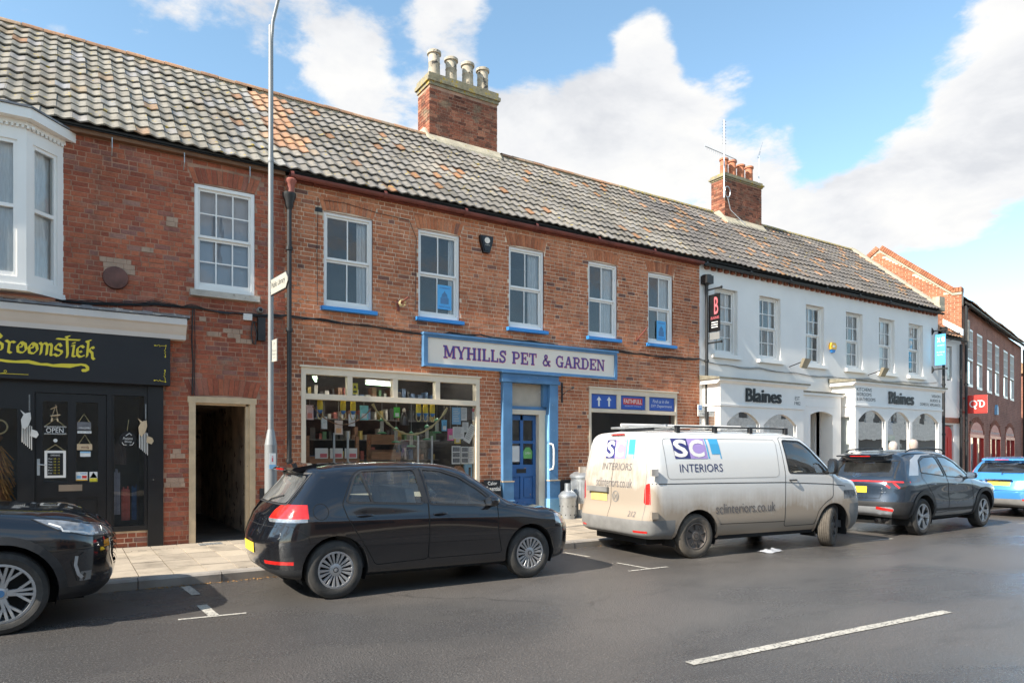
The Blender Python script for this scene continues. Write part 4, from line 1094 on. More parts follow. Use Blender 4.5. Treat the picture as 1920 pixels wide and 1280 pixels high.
for a, b in ((X[1], X[2]), (X[3], X[4])):
    dd.box(a, b, yb, yb + .05, 2.28, 2.39); dd.box(a, b, yb, yb + .05, 1.78, 1.84); dd.box(a, b, yb, yb + .05, 1.08, 1.33); dd.box(a, b, yb, yb + .05, .36, .60)
    dd.box(a, b, yb + .025, yb + .045, .60, 1.08); dd.box(a + .03, b - .03, yb + .012, yb + .027, .64, 1.04)
ddo = dd.build('door', MT['blued'], my)
for a, b in ((X[1], X[2]), (X[3], X[4])):
    for c, d in ((1.33, 1.78), (1.84, 2.28)):
        MB(M_ORG).poly([(a, yb + .03, c), (b, yb + .03, c), (b, yb + .03, d), (a, yb + .03, d)]).build('pane', MT['glassup'], ddo)
MB(M_ORG).box(8.12, 8.36, yb - .008, yb, 1.15, 1.24).build('letterbox', MT['blackm'], ddo)
gh = MB(M_ORG); gh.tube([(8.79, FY - .1, 1.22), (8.83, FY - .17, 1.24), (8.84, FY - .19, 1.34), (8.84, FY - .19, 1.66), (8.83, FY - .17, 1.76), (8.79, FY - .1, 1.78)], .02, 10)
gh.build('grab_handle', MT['white'], dsur, smooth=True)
MB(M_ORG).box(7.7, 9.1, FY - .24, FY + .3, .14, .30).build('doorstep', MT['stone'], my)
MB(M_ORG).box(9.1, 9.9, FY - .10, FY - .026, .14, .26).build('doorstep', MT['stone'], my)

# ================================================================== white house with the two white shopfronts
wh = thing('white_house', 'white painted terrace with six tall sash windows above two white shopfronts', 'building', W_ORG)
VX = [(14.08, 14.97), (15.86, 16.76), (17.905, 18.77), (19.88, 20.76), (21.66, 22.57), (23.42, 24.31)]
vh = [(a, b, 4.13, 5.84) for a, b in VX] + [(13.78, 16.9, .1, 2.78), (17.5, 18.55, .1, 2.78), (19.25, 23.9, .1, 2.95)]
wb = MB(W_ORG); grid_wall(wb, 13.52, 25.3, 0, 6.40, vh, FY, .20)
ww = wb.build('wall', [MT['whitewall'], MT['whitewall']], wh)
cu = [[(0, 1, MT['curtain'])], [(.0, .25, MT['curtain']), (.7, 1, MT['curtain'])], [(.3, .6, MT['curtain'])], [(0, .2, MT['curtain']), (.75, 1, MT['curtain'])], [(.05, .95, MT['curtain'])], [(.6, .95, MT['curtain'])]]
for i, (a, b) in enumerate(VX):
    sash(ww, W_ORG, a, b, 4.14, 5.835, 3, 2, FY, MT['glassup'], sill=(.09, .12, .09, MT['white']), depth=.13, fw=.045, curtain=cu[i])
shell(wh, W_ORG, 13.54, 25.28, FY, 18.4, 0, 6.4, MT['whitewall'])
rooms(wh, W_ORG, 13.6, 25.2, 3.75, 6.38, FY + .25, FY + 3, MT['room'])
dn = MB(); dn.box(0, .12, -.07, -.002, 0, .10); dme = dn.data('dentil', MT['rev'])
for k in range(47): link('dentil', dme, ww, (13.7 + k * .245 - 13.52, 0, 6.24 + random.uniform(-.004, .004)))
MB(W_ORG).box(13.6, 25.25, FY - .10, FY - .002, 6.342, 6.39).build('eaves_board', MT['blackm'], wh)
rw = roof_deck(wh, W_ORG, 13.52, 25.3, EAVE_Y, EAVE_Z, RID_Y, RID_Z)
inch2 = lambda x, y, z: 17.6 < x < 19.5 and y > 14.85
tiled_roof(rw, W_ORG, 13.415, 25.15, EAVE_Y, EAVE_Z, RID_Y - .07, RID_Z - .06, MT['tw_s'], MT['tw_i'], MT['to_s'], MT['to_i'], orange=lambda x, r, n: random.random() < .045, xcut=inch2)
ridge(rw, W_ORG, 13.5, 25.0, RID_Y, RID_Z - .03, MT['lichen'], skip=lambda x: 17.45 < x < 19.45)
vg = MB(W_ORG)
an = math.atan2(RID_Z - EAVE_Z, RID_Y - EAVE_Y)
for (a, b, h) in ((25.12, 25.42, .05),): vg.mesh([(x, y, z + dz) for dz in (0, .12) for (y, z) in ((EAVE_Y, EAVE_Z), (RID_Y, RID_Z)) for x in (a, b)], [(0, 1, 3, 2), (4, 6, 7, 5), (0, 4, 5, 1), (0, 2, 6, 4), (1, 5, 7, 3), (2, 3, 7, 6)])
vg.box(25.10, 25.45, EAVE_Y + .25, EAVE_Y + .02, 6.42, 6.9)
vg.build('verge_coping', MT['cement'], rw)
gutter(wh, W_ORG, 13.6, 25.35, FY - .15, 6.34, MT['blackm'], r=.055)
downpipe(wh, W_ORG, 13.68, FY - .10, .2, 5.80, .04, MT['blackm'], hopper=True, collars=(3.9, 2.2))
hx = MB(W_ORG); hx.box(13.56, 13.80, FY - .22, FY - .01, 5.84, 6.04); hx.build('rainwater_head', MT['blackm'], wh)
downpipe(wh, W_ORG, 25.35, FY - .16, .2, 5.6, .045, MT['blackm'], hopper=True, collars=(3.9, 2.2))
chimney(rw, W_ORG, 17.69, 19.48, 15.03, 15.58, 8.9, 10.31, [17.97, 18.37, 18.78, 19.2], MT['terra'], .58, .14, cap=.20)
# projecting shopfronts
def boxshop(x0, x1, p, z0, ztop, zf0, zf1, arches, cornice, label, ret=.35, za=2.62, lettering=None):
    """flat fronted box with segmental headed windows; x0..x1 is the front face, canted back at the left"""
    yf = FY - p
    mb = MB(W_ORG)
    mb.box(x0, x1, yf, FY, zf0, zf1)                                    # fascia
    mb.box(x0 - .03, x1 + .03, yf - .03, FY, zf0 - .05, zf0)
    mb.prism([(FY, zf1), (yf, zf1), (yf - .05, zf1 + .05), (yf - .09, zf1 + .07), (yf - .09, zf1 + .11), (FY, zf1 + .11)], x0 - .12, x1 + .12, 'x')
    b = mb.build('shopfront', MT['white'], wh, label=label)
    cp = MB(W_ORG); cp.prism([(FY, zf1 + .11), (yf - .11, zf1 + .11), (yf - .11, zf1 + .15), (FY, zf1 + .24)], x0 - .16, x1 + .16, 'x'); cp.build('stone_capping', MT['mossy'], b)
    # arched front: posts, spandrels
    fr = MB(W_ORG)
    e = [x0] + [q for a in arches for q in a[:2]] + [x1]
    for a, c in zip(e[::2], e[1::2]): fr.box(a, c, yf, yf + .10, z0, zf0 - .05)
    for (a, c, zt) in arches:
        n = 12; rs = .30
        top_ = [(a + (c - a) * i / n, zt - rs * (2 * i / n - 1) ** 2) for i in range(n + 1)]
        for p_, q_ in zip(top_, top_[1:]):
            fr.prism([(p_[0], p_[1]), (q_[0], q_[1]), (q_[0], zf0 - .05), (p_[0], zf0 - .05)], yf, yf + .10, 'y')
        fr.box(a, c, yf - .02, yf + .1, z0, z0 + .5)
        MB(W_ORG).poly([(p_[0], yf + .05, p_[1]) for p_ in top_] + [(c, yf + .05, z0 + .5), (a, yf + .05, z0 + .5)]).build('window', MT['glassshop'], b)
    # side return at the left with a narrow light
    fr.box(x0, x0 + .06, yf + .10, FY, z0, z0 + .6); fr.box(x0, x0 + .06, yf + .10, yf + .17, z0 + .6, zf0 - .05); fr.box(x0, x0 + .06, FY - .12, FY, z0 + .6, zf0 - .05); fr.box(x0, x0 + .06, yf + .17, FY - .12, 2.62, zf0 - .05)
    fr.box(x1 - .06, x1, yf + .10, FY, z0, zf0 - .05)
    fr.build('shopfront_frame', MT['white'], b)
    MB(W_ORG).poly([(x0 + .03, yf + .17, z0 + .6), (x0 + .03, FY - .12, z0 + .6), (x0 + .03, FY - .12, 2.62), (x0 + .03, yf + .17, 2.62)]).build('side_light', MT['glass'], b)
    return b, yf
p1 = .55
k1 = 1 - p1 / FY
b1, yf1 = boxshop(13.66, 17.00, p1, .2, 3.3, 2.80, 3.30, [(13.90, 15.16, 2.62), (15.32, 16.70, 2.60)], 0, 'white shopfront with two arched windows')
p2 = .75
b2, yf2 = boxshop(19.12, 24.0, p2, .2, 3.4, 2.97, 3.52, [(19.28, 20.68, 2.82), (20.82, 22.06, 2.82), (22.2, 23.8, 2.82)], 0, 'white shopfront with three arched windows')
for (b_, yf_, x0, x1, z0, z1) in ((b1, yf1, 14.60, 16.02, 2.88, 3.23), (b2, yf2, 20.85, 22.25, 3.05, 3.42)):
    q = MB(W_ORG); v, f = text2d('Blaines', (x0, x1, z0, z1), .018)
    q.mesh([(a, yf_ - .035, c) for a, c in v], f); q.mesh([(a, yf_ - .002, c) for a, c in v], f)
    q.build('lettering', MT['black'], b_)
q = MB(W_ORG); q.text('EST', (16.62, 16.83, 3.0, 3.1), yf1 - .004); q.text('1982', (16.60, 16.86, 2.87, 2.96), yf1 - .004); q.build('lettering', MT['blackm'], b1)
q = MB(W_ORG)
for i, s_ in enumerate(['KITCHENS', 'BEDROOMS', '& BATHROOMS']): q.text(s_, (19.2, 19.95 if i < 2 else 20.15, 3.36 - .14 * i, 3.46 - .14 * i), yf2 - .004)
for i, s_ in enumerate(['VISION', 'AUDIO &', 'DOMESTIC APPLIANCES']): q.text(s_, ((23.35, 23.25, 22.65)[i], 23.9, 3.34 - .14 * i, 3.43 - .14 * i), yf2 - .004)
q.build('lettering', MT['blackm'], b2)
# porch between them
po = MB(W_ORG); yp = FY - .42
po.box(17.12, 18.95, yp, FY, 2.78, 3.18); po.box(17.08, 19.0, yp - .06, FY, 3.18, 3.25)
po.box(17.12, 17.50, yp, FY + .3, .15, 2.78); po.box(18.55, 18.95, yp, FY + .3, .15, 2.78)
n = 10
for i in range(n):
    a, c = 17.50 + 1.05 * i / n, 17.50 + 1.05 * (i + 1) / n
    za, zb = 2.74 - .10 * (2 * i / n - 1) ** 2, 2.74 - .10 * (2 * (i + 1) / n - 1) ** 2
    po.prism([(a, za), (c, zb), (c, 2.78), (a, 2.78)], yp, yp + .1, 'y')
po.box(17.3, 18.8, yp - .012, yp, 2.86, 2.875); po.box(17.3, 18.8, yp - .012, yp, 3.10, 3.115)
pc = po.build('porch', MT['white'], wh)
MB(W_ORG).prism([(FY, 3.25), (yp - .08, 3.25), (yp - .08, 3.29), (FY, 3.36)], 17.04, 19.04, 'x').build('stone_capping', MT['mossy'], pc)
MB(W_ORG).box(18.50, 18.56, FY + .1, FY + .6, .2, 2.74).build('panelled_reveal', MT['white'], pc)
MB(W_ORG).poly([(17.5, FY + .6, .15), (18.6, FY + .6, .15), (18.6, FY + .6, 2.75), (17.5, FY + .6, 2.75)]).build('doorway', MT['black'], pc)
rooms(wh, W_ORG, 13.75, 16.9, .15, 2.79, FY - .4, FY + 2.4, pm('showroom_wall', (.30, .24, .18), .9, var=.3, vs=1.5), 'showroom')
rooms(wh, W_ORG, 19.25, 23.92, .15, 2.96, FY - .6, FY + 2.4, pm('pale_showroom_wall', (.55, .56, .54), .9, var=.15, vs=1.5), 'showroom')

for par_, og_, xa, xb in ((lb, A_ORG, -3.6, 3.23), (my, M_ORG, 3.235, 13.51), (wh, W_ORG, 13.52, 25.28)):
    MB(og_).box(xa, xb, FY - .001, FY + .2, 6.385, 6.56).build('wall_plate', MT['deck'], par_)
    MB(og_).mesh([(xa, FY - .145, 6.40), (xb, FY - .145, 6.40), (xb, FY + .0, 6.53), (xa, FY + .0, 6.53)], [(0, 1, 2, 3)]).build('eaves_felt', MT['deck'], par_)
# ================================================================== low white link with a red door
K_ORG = (25.3, FY, 0)
lk = thing('white_annexe', 'narrow white annexe with an arched red door beside the blue banner', 'building', K_ORG)
wb = MB(K_ORG); grid_wall(wb, 25.3, 26.95, 0, 5.55, [(25.62, 26.42, .1, 2.55), (25.95, 26.3, 4.1, 5.3)], FY + .02, .2)
lkw = wb.build('wall', MT['whitewall'], lk)
MB(K_ORG).box(25.45, 26.93, FY - .03, FY + .015, 2.62, 2.80).build('brick_band', MT['rev'], lkw)
MB(K_ORG).box(26.0, 26.25, FY + .06, FY + .1, 4.15, 5.25).build('window', MT['glass'], lkw)
dd = MB(K_ORG)
dd.prism([(25.66, .15), (26.38, .15), (26.38, 2.25)] + [(26.02 + .36 * math.cos(R(a)), 2.25 + .26 * math.sin(R(a))) for a in range(0, 181, 20)] + [(25.66, 2.25)], FY + .06, FY + .11, 'y')
dd.box(25.75, 25.98, FY + .045, FY + .06, .4, 1.1); dd.box(26.06, 26.29, FY + .045, FY + .06, .4, 1.1); dd.box(25.75, 25.98, FY + .045, FY + .06, 1.3, 2.1); dd.box(26.06, 26.29, FY + .045, FY + .06, 1.3, 2.1)
dr = dd.build('door', MT['red'], lk)
MB(K_ORG).box(25.98, 26.06, FY + .03, FY + .045, 1.2, 1.26).build('letterbox', MT['blackm'], dr)
rl = roof_deck(lk, K_ORG, 25.42, 26.93, FY - .12, 5.60, FY + 2.2, 7.3)
tiled_roof(rl, K_ORG, 25.42, 26.85, FY - .14, 5.62, FY + 2.1, 7.2, MT['to_s'], MT['to_i'], MT['to_s'], MT['to_i'])
vf = MB(K_ORG); vf.prism([(FY - .1, 5.72), (FY + 2.1, 7.34), (FY + 2.1, 7.5), (FY - .1, 5.95)], 26.80, 26.88, 'x'); vf.build('flashing', MT['white'], rl)
gutter(lk, K_ORG, 25.45, 26.9, FY - .17, 5.53, MT['blackm'], r=.05)
downpipe(lk, K_ORG, 26.72, FY - .08, .15, 5.4, .045, MT['blackm'], collars=(2.8,))
shell(lk, K_ORG, 25.31, 26.94, FY, 16, 0, 5.5, MT['whitewall'])

# ================================================================== modern brick store, turned a little from the street
Q_ORG = (26.95, FY, 0)
qd = thing('brick_store', 'modern dark brick store with narrow white windows and red arched shop windows', 'building', Q_ORG, rotz=R(14.1))
O0 = (0, 0, 0)
def toQ(px):            # position along its front, from the view angle
    d = px - 960; gx, gy = 707.7 + .8415 * d, 1102.3 - .5402 * d
    c, s_ = math.cos(R(14.1)), math.sin(R(14.1)); k = gx / gy
    return (k * 12.3 - 26.95) / (c - k * s_)
U = [(toQ(a), toQ(b)) for a, b in ((1814.3, 1825), (1832, 1842.5), (1851, 1860.7), (1865.8, 1874), (1881.8, 1890), (1894, 1901.8))]
AW = [(toQ(a), toQ(b)) for a, b in ((1818, 1844.5), (1855.8, 1875.5), (1885, 1902))]
qend = toQ(1915)
qz = 6.85
def brick_tex(name, c1, c2, mor, sc=1):
    m, t, b = newmat(name)
    co = coords(t, True)
    sp = nd(t, 'ShaderNodeSeparateXYZ', {0: co})
    v = nd(t, 'ShaderNodeCombineXYZ', {0: mt(t, 'ADD', sp.outputs[0], sp.outputs[1]), 1: sp.outputs[2]}).outputs[0]
    bt = nd(t, 'ShaderNodeTexBrick', {'Vector': v, 'Color1': (*c1, 1), 'Color2': (*c2, 1), 'Mortar': (*mor, 1), 'Scale': 1.0, 'Mortar Size': .006, 'Brick Width': .225, 'Row Height': .075})
    c = mixc(t, 1.0, bt.outputs['Color'], ramp(t, noise(t, co, 1.1, 5, .6), [(.3, .7), (.7, 1.2)]), 'MULTIPLY')
    t.links.new(c, b.inputs['Base Color']); b.inputs['Roughness'].default_value = .9
    bn = nd(t, 'ShaderNodeBump', {'Height': bt.outputs['Fac'], 'Strength': -.4, 'Distance': .01}); t.links.new(bn.outputs[0], b.inputs['Normal'])
    return m
MT['qdf'] = brick_tex('dark_red_brickwork', (.30, .11, .075), (.38, .15, .10), (.36, .26, .2))
qh = [(a, b, 4.02, 6.18) for a, b in U] + [(a, b, .35, 2.75) for a, b in AW]
wb = MB(O0); grid_wall(wb, 0, qend, 0, qz, qh, 0, .15)
qw = wb.build('wall', MT['qdf'], qd)
for (a, b) in U:
    w = MB(O0); f_ = .055
    w.box(a, a + f_, .01, .1, 4.02, 6.18); w.box(b - f_, b, .01, .1, 4.02, 6.18); w.box(a + f_, b - f_, .01, .1, 6.10, 6.18); w.box(a + f_, b - f_, .0, .1, 4.02, 4.12); w.box(a + f_, b - f_, .0, .08, 5.0, 5.07)
    for k in range(1, 3): w.box(a + f_ + (b - a - 2 * f_) * k / 3 - .01, a + f_ + (b - a - 2 * f_) * k / 3 + .01, .02, .07, 5.07, 6.10)
    for k in range(1, 3): w.box(a + f_, b - f_, .022, .068, 5.07 + k * .34, 5.09 + k * .34)
    wi = w.build('window', MT['white'], qw)
    for z0, z1 in ((4.12, 5.0), (5.07, 6.10)):
        MB(O0).poly([(a + f_, .06, z0), (b - f_, .06, z0), (b - f_, .06, z1), (a + f_, .06, z1)]).build('pane', MT['glassup'], wi)
    MB(O0).poly([(a, .12, 4.0), (b, .12, 4.0), (b, .12, 6.2), (a, .12, 6.2)]).build('blind', MT['roomwhite'], wi)
for (a, b) in AW:
    w = MB(O0); zt = 2.15; m_ = (a + b) / 2; r_ = (b - a) / 2; rr = .60
    f_ = .10
    w.box(a, a + f_, -.02, .12, .35, zt); w.box(b - f_, b, -.02, .12, .35, zt); w.box(m_ - .05, m_ + .05, -.01, .1, .35, zt); w.box(a, b, -.02, .12, zt, zt + .12); w.box(a + f_, b - f_, -.01, .1, .35, .6)
    wi = w.build('shop_window', MT['red'], qw)
    MB(O0).prism([(m_ + r_ * math.cos(R(t_)), zt + .12 + (rr - .12) * math.sin(R(t_))) for t_ in range(0, 181, 12)], .0, .03, 'y').build('arched_panel', pm('pinkish_red_panel', (.55, .12, .09), .5) if 'pkr' not in MT else MT['pkr'], wi)
    MT.setdefault('pkr', bpy.data.materials['pinkish_red_panel'])
    lt = MB(O0); lt.text('homestore', (a + .25, b - .25, zt + .20, zt + .32), -.004); lt.build('lettering', MT['paper'], wi)
    for x0, x1 in ((a + f_, m_ - .05), (m_ + .05, b - f_)):
        MB(O0).poly([(x0, .06, .6), (x1, .06, .6), (x1, .06, zt), (x0, .06, zt)]).build('pane', MT['glass'], wi)
    ar = MB(O0); n = 16
    for i in range(n):       # brick ring
        t0, t1 = PI * i / n, PI * (i + .85) / n
        ar.prism([(m_ + r_ * math.cos(t0), zt + rr * math.sin(t0)), (m_ + (r_ + .2) * math.cos(t0), zt + (rr + .2) * math.sin(t0)), (m_ + (r_ + .2) * math.cos(t1), zt + (rr + .2) * math.sin(t1)), (m_ + r_ * math.cos(t1), zt + rr * math.sin(t1))], -.012, .02, 'y')
    ar.build('arch_bricks', MT['rev'], qw)
rooms(qd, O0, .3, qend - .2, .3, 3.2, .3, 3.5, MT['roomwhite'], 'store_interior')
rooms(qd, O0, .3, qend - .2, 3.6, 6.6, .3, 3.5, MT['roomwhite'])
# gable facing down the street: local x = 0, rising to an apex
GD, ZA, ZS = 5.4, 9.35, 7.32
gb = MB(O0)
gp = [(0, 0), (0, ZS), (.28, ZS), (2.7, ZA), (GD, ZS - .2), (GD, 0)]
gb.poly([(0, y, z) for y, z in gp]); gb.poly([(.33, y, z) for y, z in gp[::-1]]); gb.poly([(0, 0, 0), (.33, 0, 0), (.33, 0, ZS), (0, 0, ZS)])
gw = gb.build('gable_wall', MT['mortar'], qd)
def qtop(y): return ZS if y < .28 else (ZS + (y - .28) / 2.42 * (ZA - ZS) if y < 2.7 else ZA - (y - 2.7) / 2.7 * (ZA - ZS + .2))
out = []
r = 0; z = 4.6
while z < ZA:
    y = -.0 - (r % 2) * .11; k = r % 2
    while y < GD:
        w = .214
        a, b = max(y, 0), min(y + w, GD)
        if b - a > .04 and z + .066 < min(qtop(a), qtop(b)) - .03: out.append((a, b, z))
        y += w + .011
    z += .0768; r += 1
gme = UB.data('brick', MT['qd_s'])
out.sort(key=lambda q: (q[0] ** 1 + abs(q[2] - 8) * .6))
rest = MB(O0)
for i, (a, b, z) in enumerate(out):
    if i < 300: link('brick', gme, gw, (-.008, a, z), scale=(.02, b - a, .066))
    else: rest.box(-.008, .01, a, b, z, z + .066)
rest.build('brickwork', MT['qd_i'], gw, kind='stuff')
cpb = MB(O0)      # brick-on-edge coping and a stone string
for (y0, z0, y1, z1) in ((.0, ZS, .28, ZS), (.28, ZS, 2.7, ZA), (2.7, ZA, GD, ZS - .2)):
    L = math.hypot(y1 - y0, z1 - z0); n = max(1, int(L / .085)); dy, dz = (y1 - y0) / L, (z1 - z0) / L
    for i in range(n):
        s0, s1 = L * i / n, L * (i + .86) / n
        p = [(y0 + dy * s0, z0 + dz * s0), (y0 + dy * s1, z0 + dz * s1)]
        q = [(a - dz * .17, b + dy * .17) for a, b in p]
        cpb.prism([p[0], p[1], q[1], q[0]], -.05, .36, 'x')
cpb.build('brick_on_edge_coping', MT['qd_i'], gw, kind='stuff')
st_ = MB(O0)
for (y0, z0, y1, z1) in ((.0, ZS - .0, .28, ZS - .0), (.28, ZS, 2.7, ZA)):
    st_.prism([(y0, z0 - .10), (y1, z1 - .10), (y1, z1 - .02), (y0, z0 - .02)], -.03, -.002, 'x')
st_.build('string_course', MT['cement'], gw)
q = MB(O0); q.prism([(-.25, qz + .02), (2.7, ZA - .2), (5.6, qz), (5.6, qz - .1), (2.7, ZA - .35), (-.25, qz - .06)], .3, qend + .1, 'x'); qr = q.build('roof', MT['deck'], qd)
tiled_roof(qr, O0, .35, qend, -.27, qz + .04, 2.62, ZA - .2, MT['to_s'], MT['to_i'], MT['to_s'], MT['to_i'], W=.25, cam=(-28, -12, 1.6))
gutter(qd, O0, .05, qend, -.22, qz - .02, MT['blackm'], r=.065, brackets=2)
downpipe(qd, O0, .10, -.12, .1, 6.8, .05, MT['blackm'], collars=(2, 4)); downpipe(qd, O0, qend - .1, -.12, .1, 6.7, .05, MT['blackm'])
MB(O0).box(.42, .62, -.14, 0, 5.35, 6.35).build('stone_corbel', MT['stone'], qw)
shell(qd, O0, .35, qend, .2, 5.4, 0, 6.7, MT['mortar'])
al = MB(O0); ax = toQ(1866); al.prism([(ax - .18, 3.18), (ax + .18, 3.18), (ax + .14, 3.45), (ax, 3.60), (ax - .14, 3.45)], -.10, 0, 'y')
a_ = al.build('alarm_box', MT['lblue'], qd)
# far house past the store
F_ORG = (47.5, 17.6, 0)
fh = thing('brick_house', 'orange brick house with a rendered two-pot chimney beyond the dark brick store', 'building', F_ORG, rotz=R(14))
f = MB(O0); f.box(-1, 14, 0, 8, 0, 6.1); f.build('wall', MT['qdf'], fh)
f = MB(O0); f.prism([(-.2, 6.1), (4, 9.3), (8.2, 6.1)], -1.2, 14.2, 'x'); f.build('roof', MT['to_i'], fh)
f = MB(O0); f.box(1.6, 4.2, 3.6, 4.4, 8.0, 9.7); f.box(1.5, 4.3, 3.5, 4.5, 9.7, 9.85); fc = f.build('chimney', pm('blue_grey_render', (.42, .50, .56), .8), fh)
for x in (2.1, 3.6):
    p = MB(O0); p.lathe([(.24, 9.8), (.21, 10.6), (.25, 10.65), (.25, 10.8), (.16, 10.8)], 14, (x, 4, 0)); p.build('chimney_pot', MT['terra'], fc, smooth=True)
f = MB(O0); f.box(.2, 1.1, -.05, 0, 3.6, 5.2); f.build('window', MT['white'], fh)
f = MB(O0); f.box(.2, 2.2, -.3, -.06, 2.5, 3.6); tag(f.build('shop_sign', MT['red']), 'red shop sign at the right edge beyond the dark brick store', 'sign'); bpy.data.objects['shop_sign'].location = F_ORG; bpy.data.objects['shop_sign'].rotation_euler.z = R(14)
# ------------------------------------------------------------------ the other side of the street (behind the camera)
T_ORG = (-14, -8.6, 0)
for i, (x0, x1, h, col) in enumerate([(-16, -6, 6.2, (.45, .22, .15)), (-6, 4, 5.6, (.66, .63, .58)), (4, 15, 6.0, (.48, .25, .17)), (15, 27, 6.2, (.55, .50, .42)), (27, 90, 6.6, (.62, .60, .56))]):
    th = thing('terraced_shop', ['tall brick shop across the street, far left', 'pale rendered shop across the street', 'brick shop across the street opposite the pet shop', 'cream shop across the street opposite the white terrace', 'long pale rendered shop across the street, far right'][i], 'building', (x0, -8.6, 0))
    ws = [(x0 + .8 + k * 2.3, x0 + 1.8 + k * 2.3, 4.0, 5.5) for k in range(int((x1 - x0 - 1) / 2.3))] + [(x0 + 1, (x0 + x1) / 2 - .6, .8, 2.6), ((x0 + x1) / 2 + .6, x1 - 1, .8, 2.6)]
    m = MB((x0, -8.6, 0)); grid_wall(m, x0, x1, 0, h - 1.2, ws, -8.6, -.2)
    m.poly([(x0, -8.6, 0), (x0, -8.6, h - 1.2), (x0, -13, h - 1.2), (x0, -13, 0)]); m.poly([(x1, -8.6, 0), (x1, -13, 0), (x1, -13, h - 1.2), (x1, -8.6, h - 1.2)])
    mw_ = pm('far_wall_%d' % i, col, .9, var=.2); m.build('wall', [mw_, mw_], th)
    m = MB((x0, -8.6, 0))
    for a, b, c, d in ws: m.box(a, b, -8.76, -8.74, c, d); 
    m.build('windows', MT['roomwhite'] if i % 2 else MT['room'], th)
    MB((x0, -8.6, 0)).prism([(-8.4, h - 1.2), (-11, h + .8), (-13.6, h - 1.2)], x0, x1, 'x').build('roof', MT['tw_i'], th)

# ------------------------------------------------------------------ street lamp and its signs
LX, LY = 2.49, 10.25
lamp = thing('street_lamp', 'tall slim grey street lamp column in front of the black downpipe', 'street lamp', (LX, LY, pave_h(LX, LY)))
m = MB(); m.tube([(0, 0, 0), (0, 0, 1.58)], .086, 16); m.tube([(0, 0, 1.58), (0, 0, 1.80)], [.086, .046], 16, cap=False)
m.build('base', MT['steelgrey'], lamp, smooth=True)
m = MB(); m.tube([(0, 0, 1.79), (0, 0, 7.55)], [.040, .034], 14); m.lathe([(.04, 5.6), (.045, 5.63), (.04, 5.66)], 12)
m.build('column', MT['steelgrey'], lamp, smooth=True)
m = MB(); m.tube([(0, 0, 7.2), (.02, -.03, 7.6), (.12, -.10, 8.1), (.45, -.5, 8.7), (.9, -1.1, 9.0)], .024, 10); m.build('arm', MT['steelgrey'], lamp, smooth=True)
m = MB(); m.prism([(.8, -.1), (1.35, -.06), (1.35, .05), (.8, .08)], -.12, .12, 'y'); o = m.build('lantern', MT['steelgrey'], lamp); o.location = (0, 0, 9.0); o.rotation_euler = (0, 0, R(-50))
m = MB(); m.box(-.045, .045, -.094, -.088, 1.30, 1.46, 0); m.box(-.045, .045, -.0945, -.088, 1.24, 1.30, 1)
m.build('council_sticker', [MT['paper'], MT['lblue']], lamp)
m = MB(); m.text('i', (-.012, .012, 1.34, 1.42), -.095); m.build('sticker_mark', MT['pinkred'], lamp)
fs_ = thing('finger_sign', 'white finger sign reading Public Library, high on the lamp column', 'sign', (LX, LY, 3.93), R(-85))
m = MB(); m.prism([(.03, -.10), (.62, -.10), (.70, -.02), (.70, .02), (.62, .11), (.03, .11)], -.012, .012, 'y'); m.build('board', pm('cream_sign_enamel', (.42, .40, .34), .5), fs_)
m = MB(); m.tube([(.03, 0, -.105), (.62, 0, -.105), (.705, 0, -.02), (.705, 0, .02), (.62, 0, .115), (.03, 0, .115)], .012, 6, closed=True); m.tube([(-.06, 0, .08), (.04, 0, .08)], .02, 6); m.tube([(-.06, 0, -.07), (.04, 0, -.07)], .02, 6)
m.build('edging', MT['blackm'], fs_)
m = MB(); m.text('Public Library', (.07, .60, -.04, .06), -.0135); m.build('lettering', MT['blackm'], fs_)
ns = thing('notice_plate', 'small white notice plate fixed below the finger sign on the lamp column', 'sign', (LX, LY, 3.02), R(-78))
m = MB(); m.box(.05, .19, -.006, .006, -.14, .16); m.tube([(-.05, 0, .15), (.2, 0, .17)], .008, 6); m.tube([(-.05, 0, -.13), (.06, 0, -.13)], .008, 6); m.build('plate', bpy.data.materials['cream_sign_enamel'], ns)
m = MB(); m.text('P', (.10, .14, .08, .13), -.0072); m.text('Permit', (.065, .175, .0, .03), -.0072); m.text('holders', (.065, .175, -.05, -.02), -.0072); m.text('only', (.08, .16, -.1, -.07), -.0072); m.build('lettering', MT['steelgrey'], ns)

# ------------------------------------------------------------------ things fixed to the left house
vt = thing('vent_cover', 'round rusty metal vent cover on the left brick wall', 'vent', (.67, FY, 4.26))
m = MB(); m.lathe([(.0, -.075), (.10, -.075), (.165, -.06), (.175, -.03), (.17, 0)], 28, axis='y'); m.build('cover', pm('rusty_sheet', (.14, .06, .045), .7, var=.35, vs=8), vt, smooth=True, angle=30)
jb = thing('junction_box', 'small pale grey junction box under the cables beside the passage', 'electrical box', (2.60, FY, 3.86))
MB().box(-.07, .07, -.06, 0, -.05, .055).build('box', MT['dirtywhite'], jb)
pb = thing('meter_box', 'slim black electrical box hanging beside the downpipe', 'electrical box', (2.82, FY, 3.69))
m = MB(); m.box(-.06, .06, -.09, 0, -.21, .18); m.box(.01, .05, -.095, -.088, -.2, -.155); m.build('box', MT['blackm'], pb)
m = MB(); m.tube([(-.06, -.05, .1), (-.14, -.03, .1), (-.16, -.03, -.1), (-.14, -.03, -.25), (-.09, -.03, -.28), (-.07, -.03, -.1), (-.12, -.03, .12)], .012, 6); m.build('cable_loop', MT['blackm'], pb, smooth=True)
cd = thing('dome_camera', 'small dark dome camera above the junction box', 'camera', (2.80, FY, 4.0))
m = MB(); m.lathe([(.0, -.10), (.04, -.09), (.052, -.05), (.052, 0)], 16, axis='y'); m.build('housing', MT['steelgrey'], cd, smooth=True, angle=30)
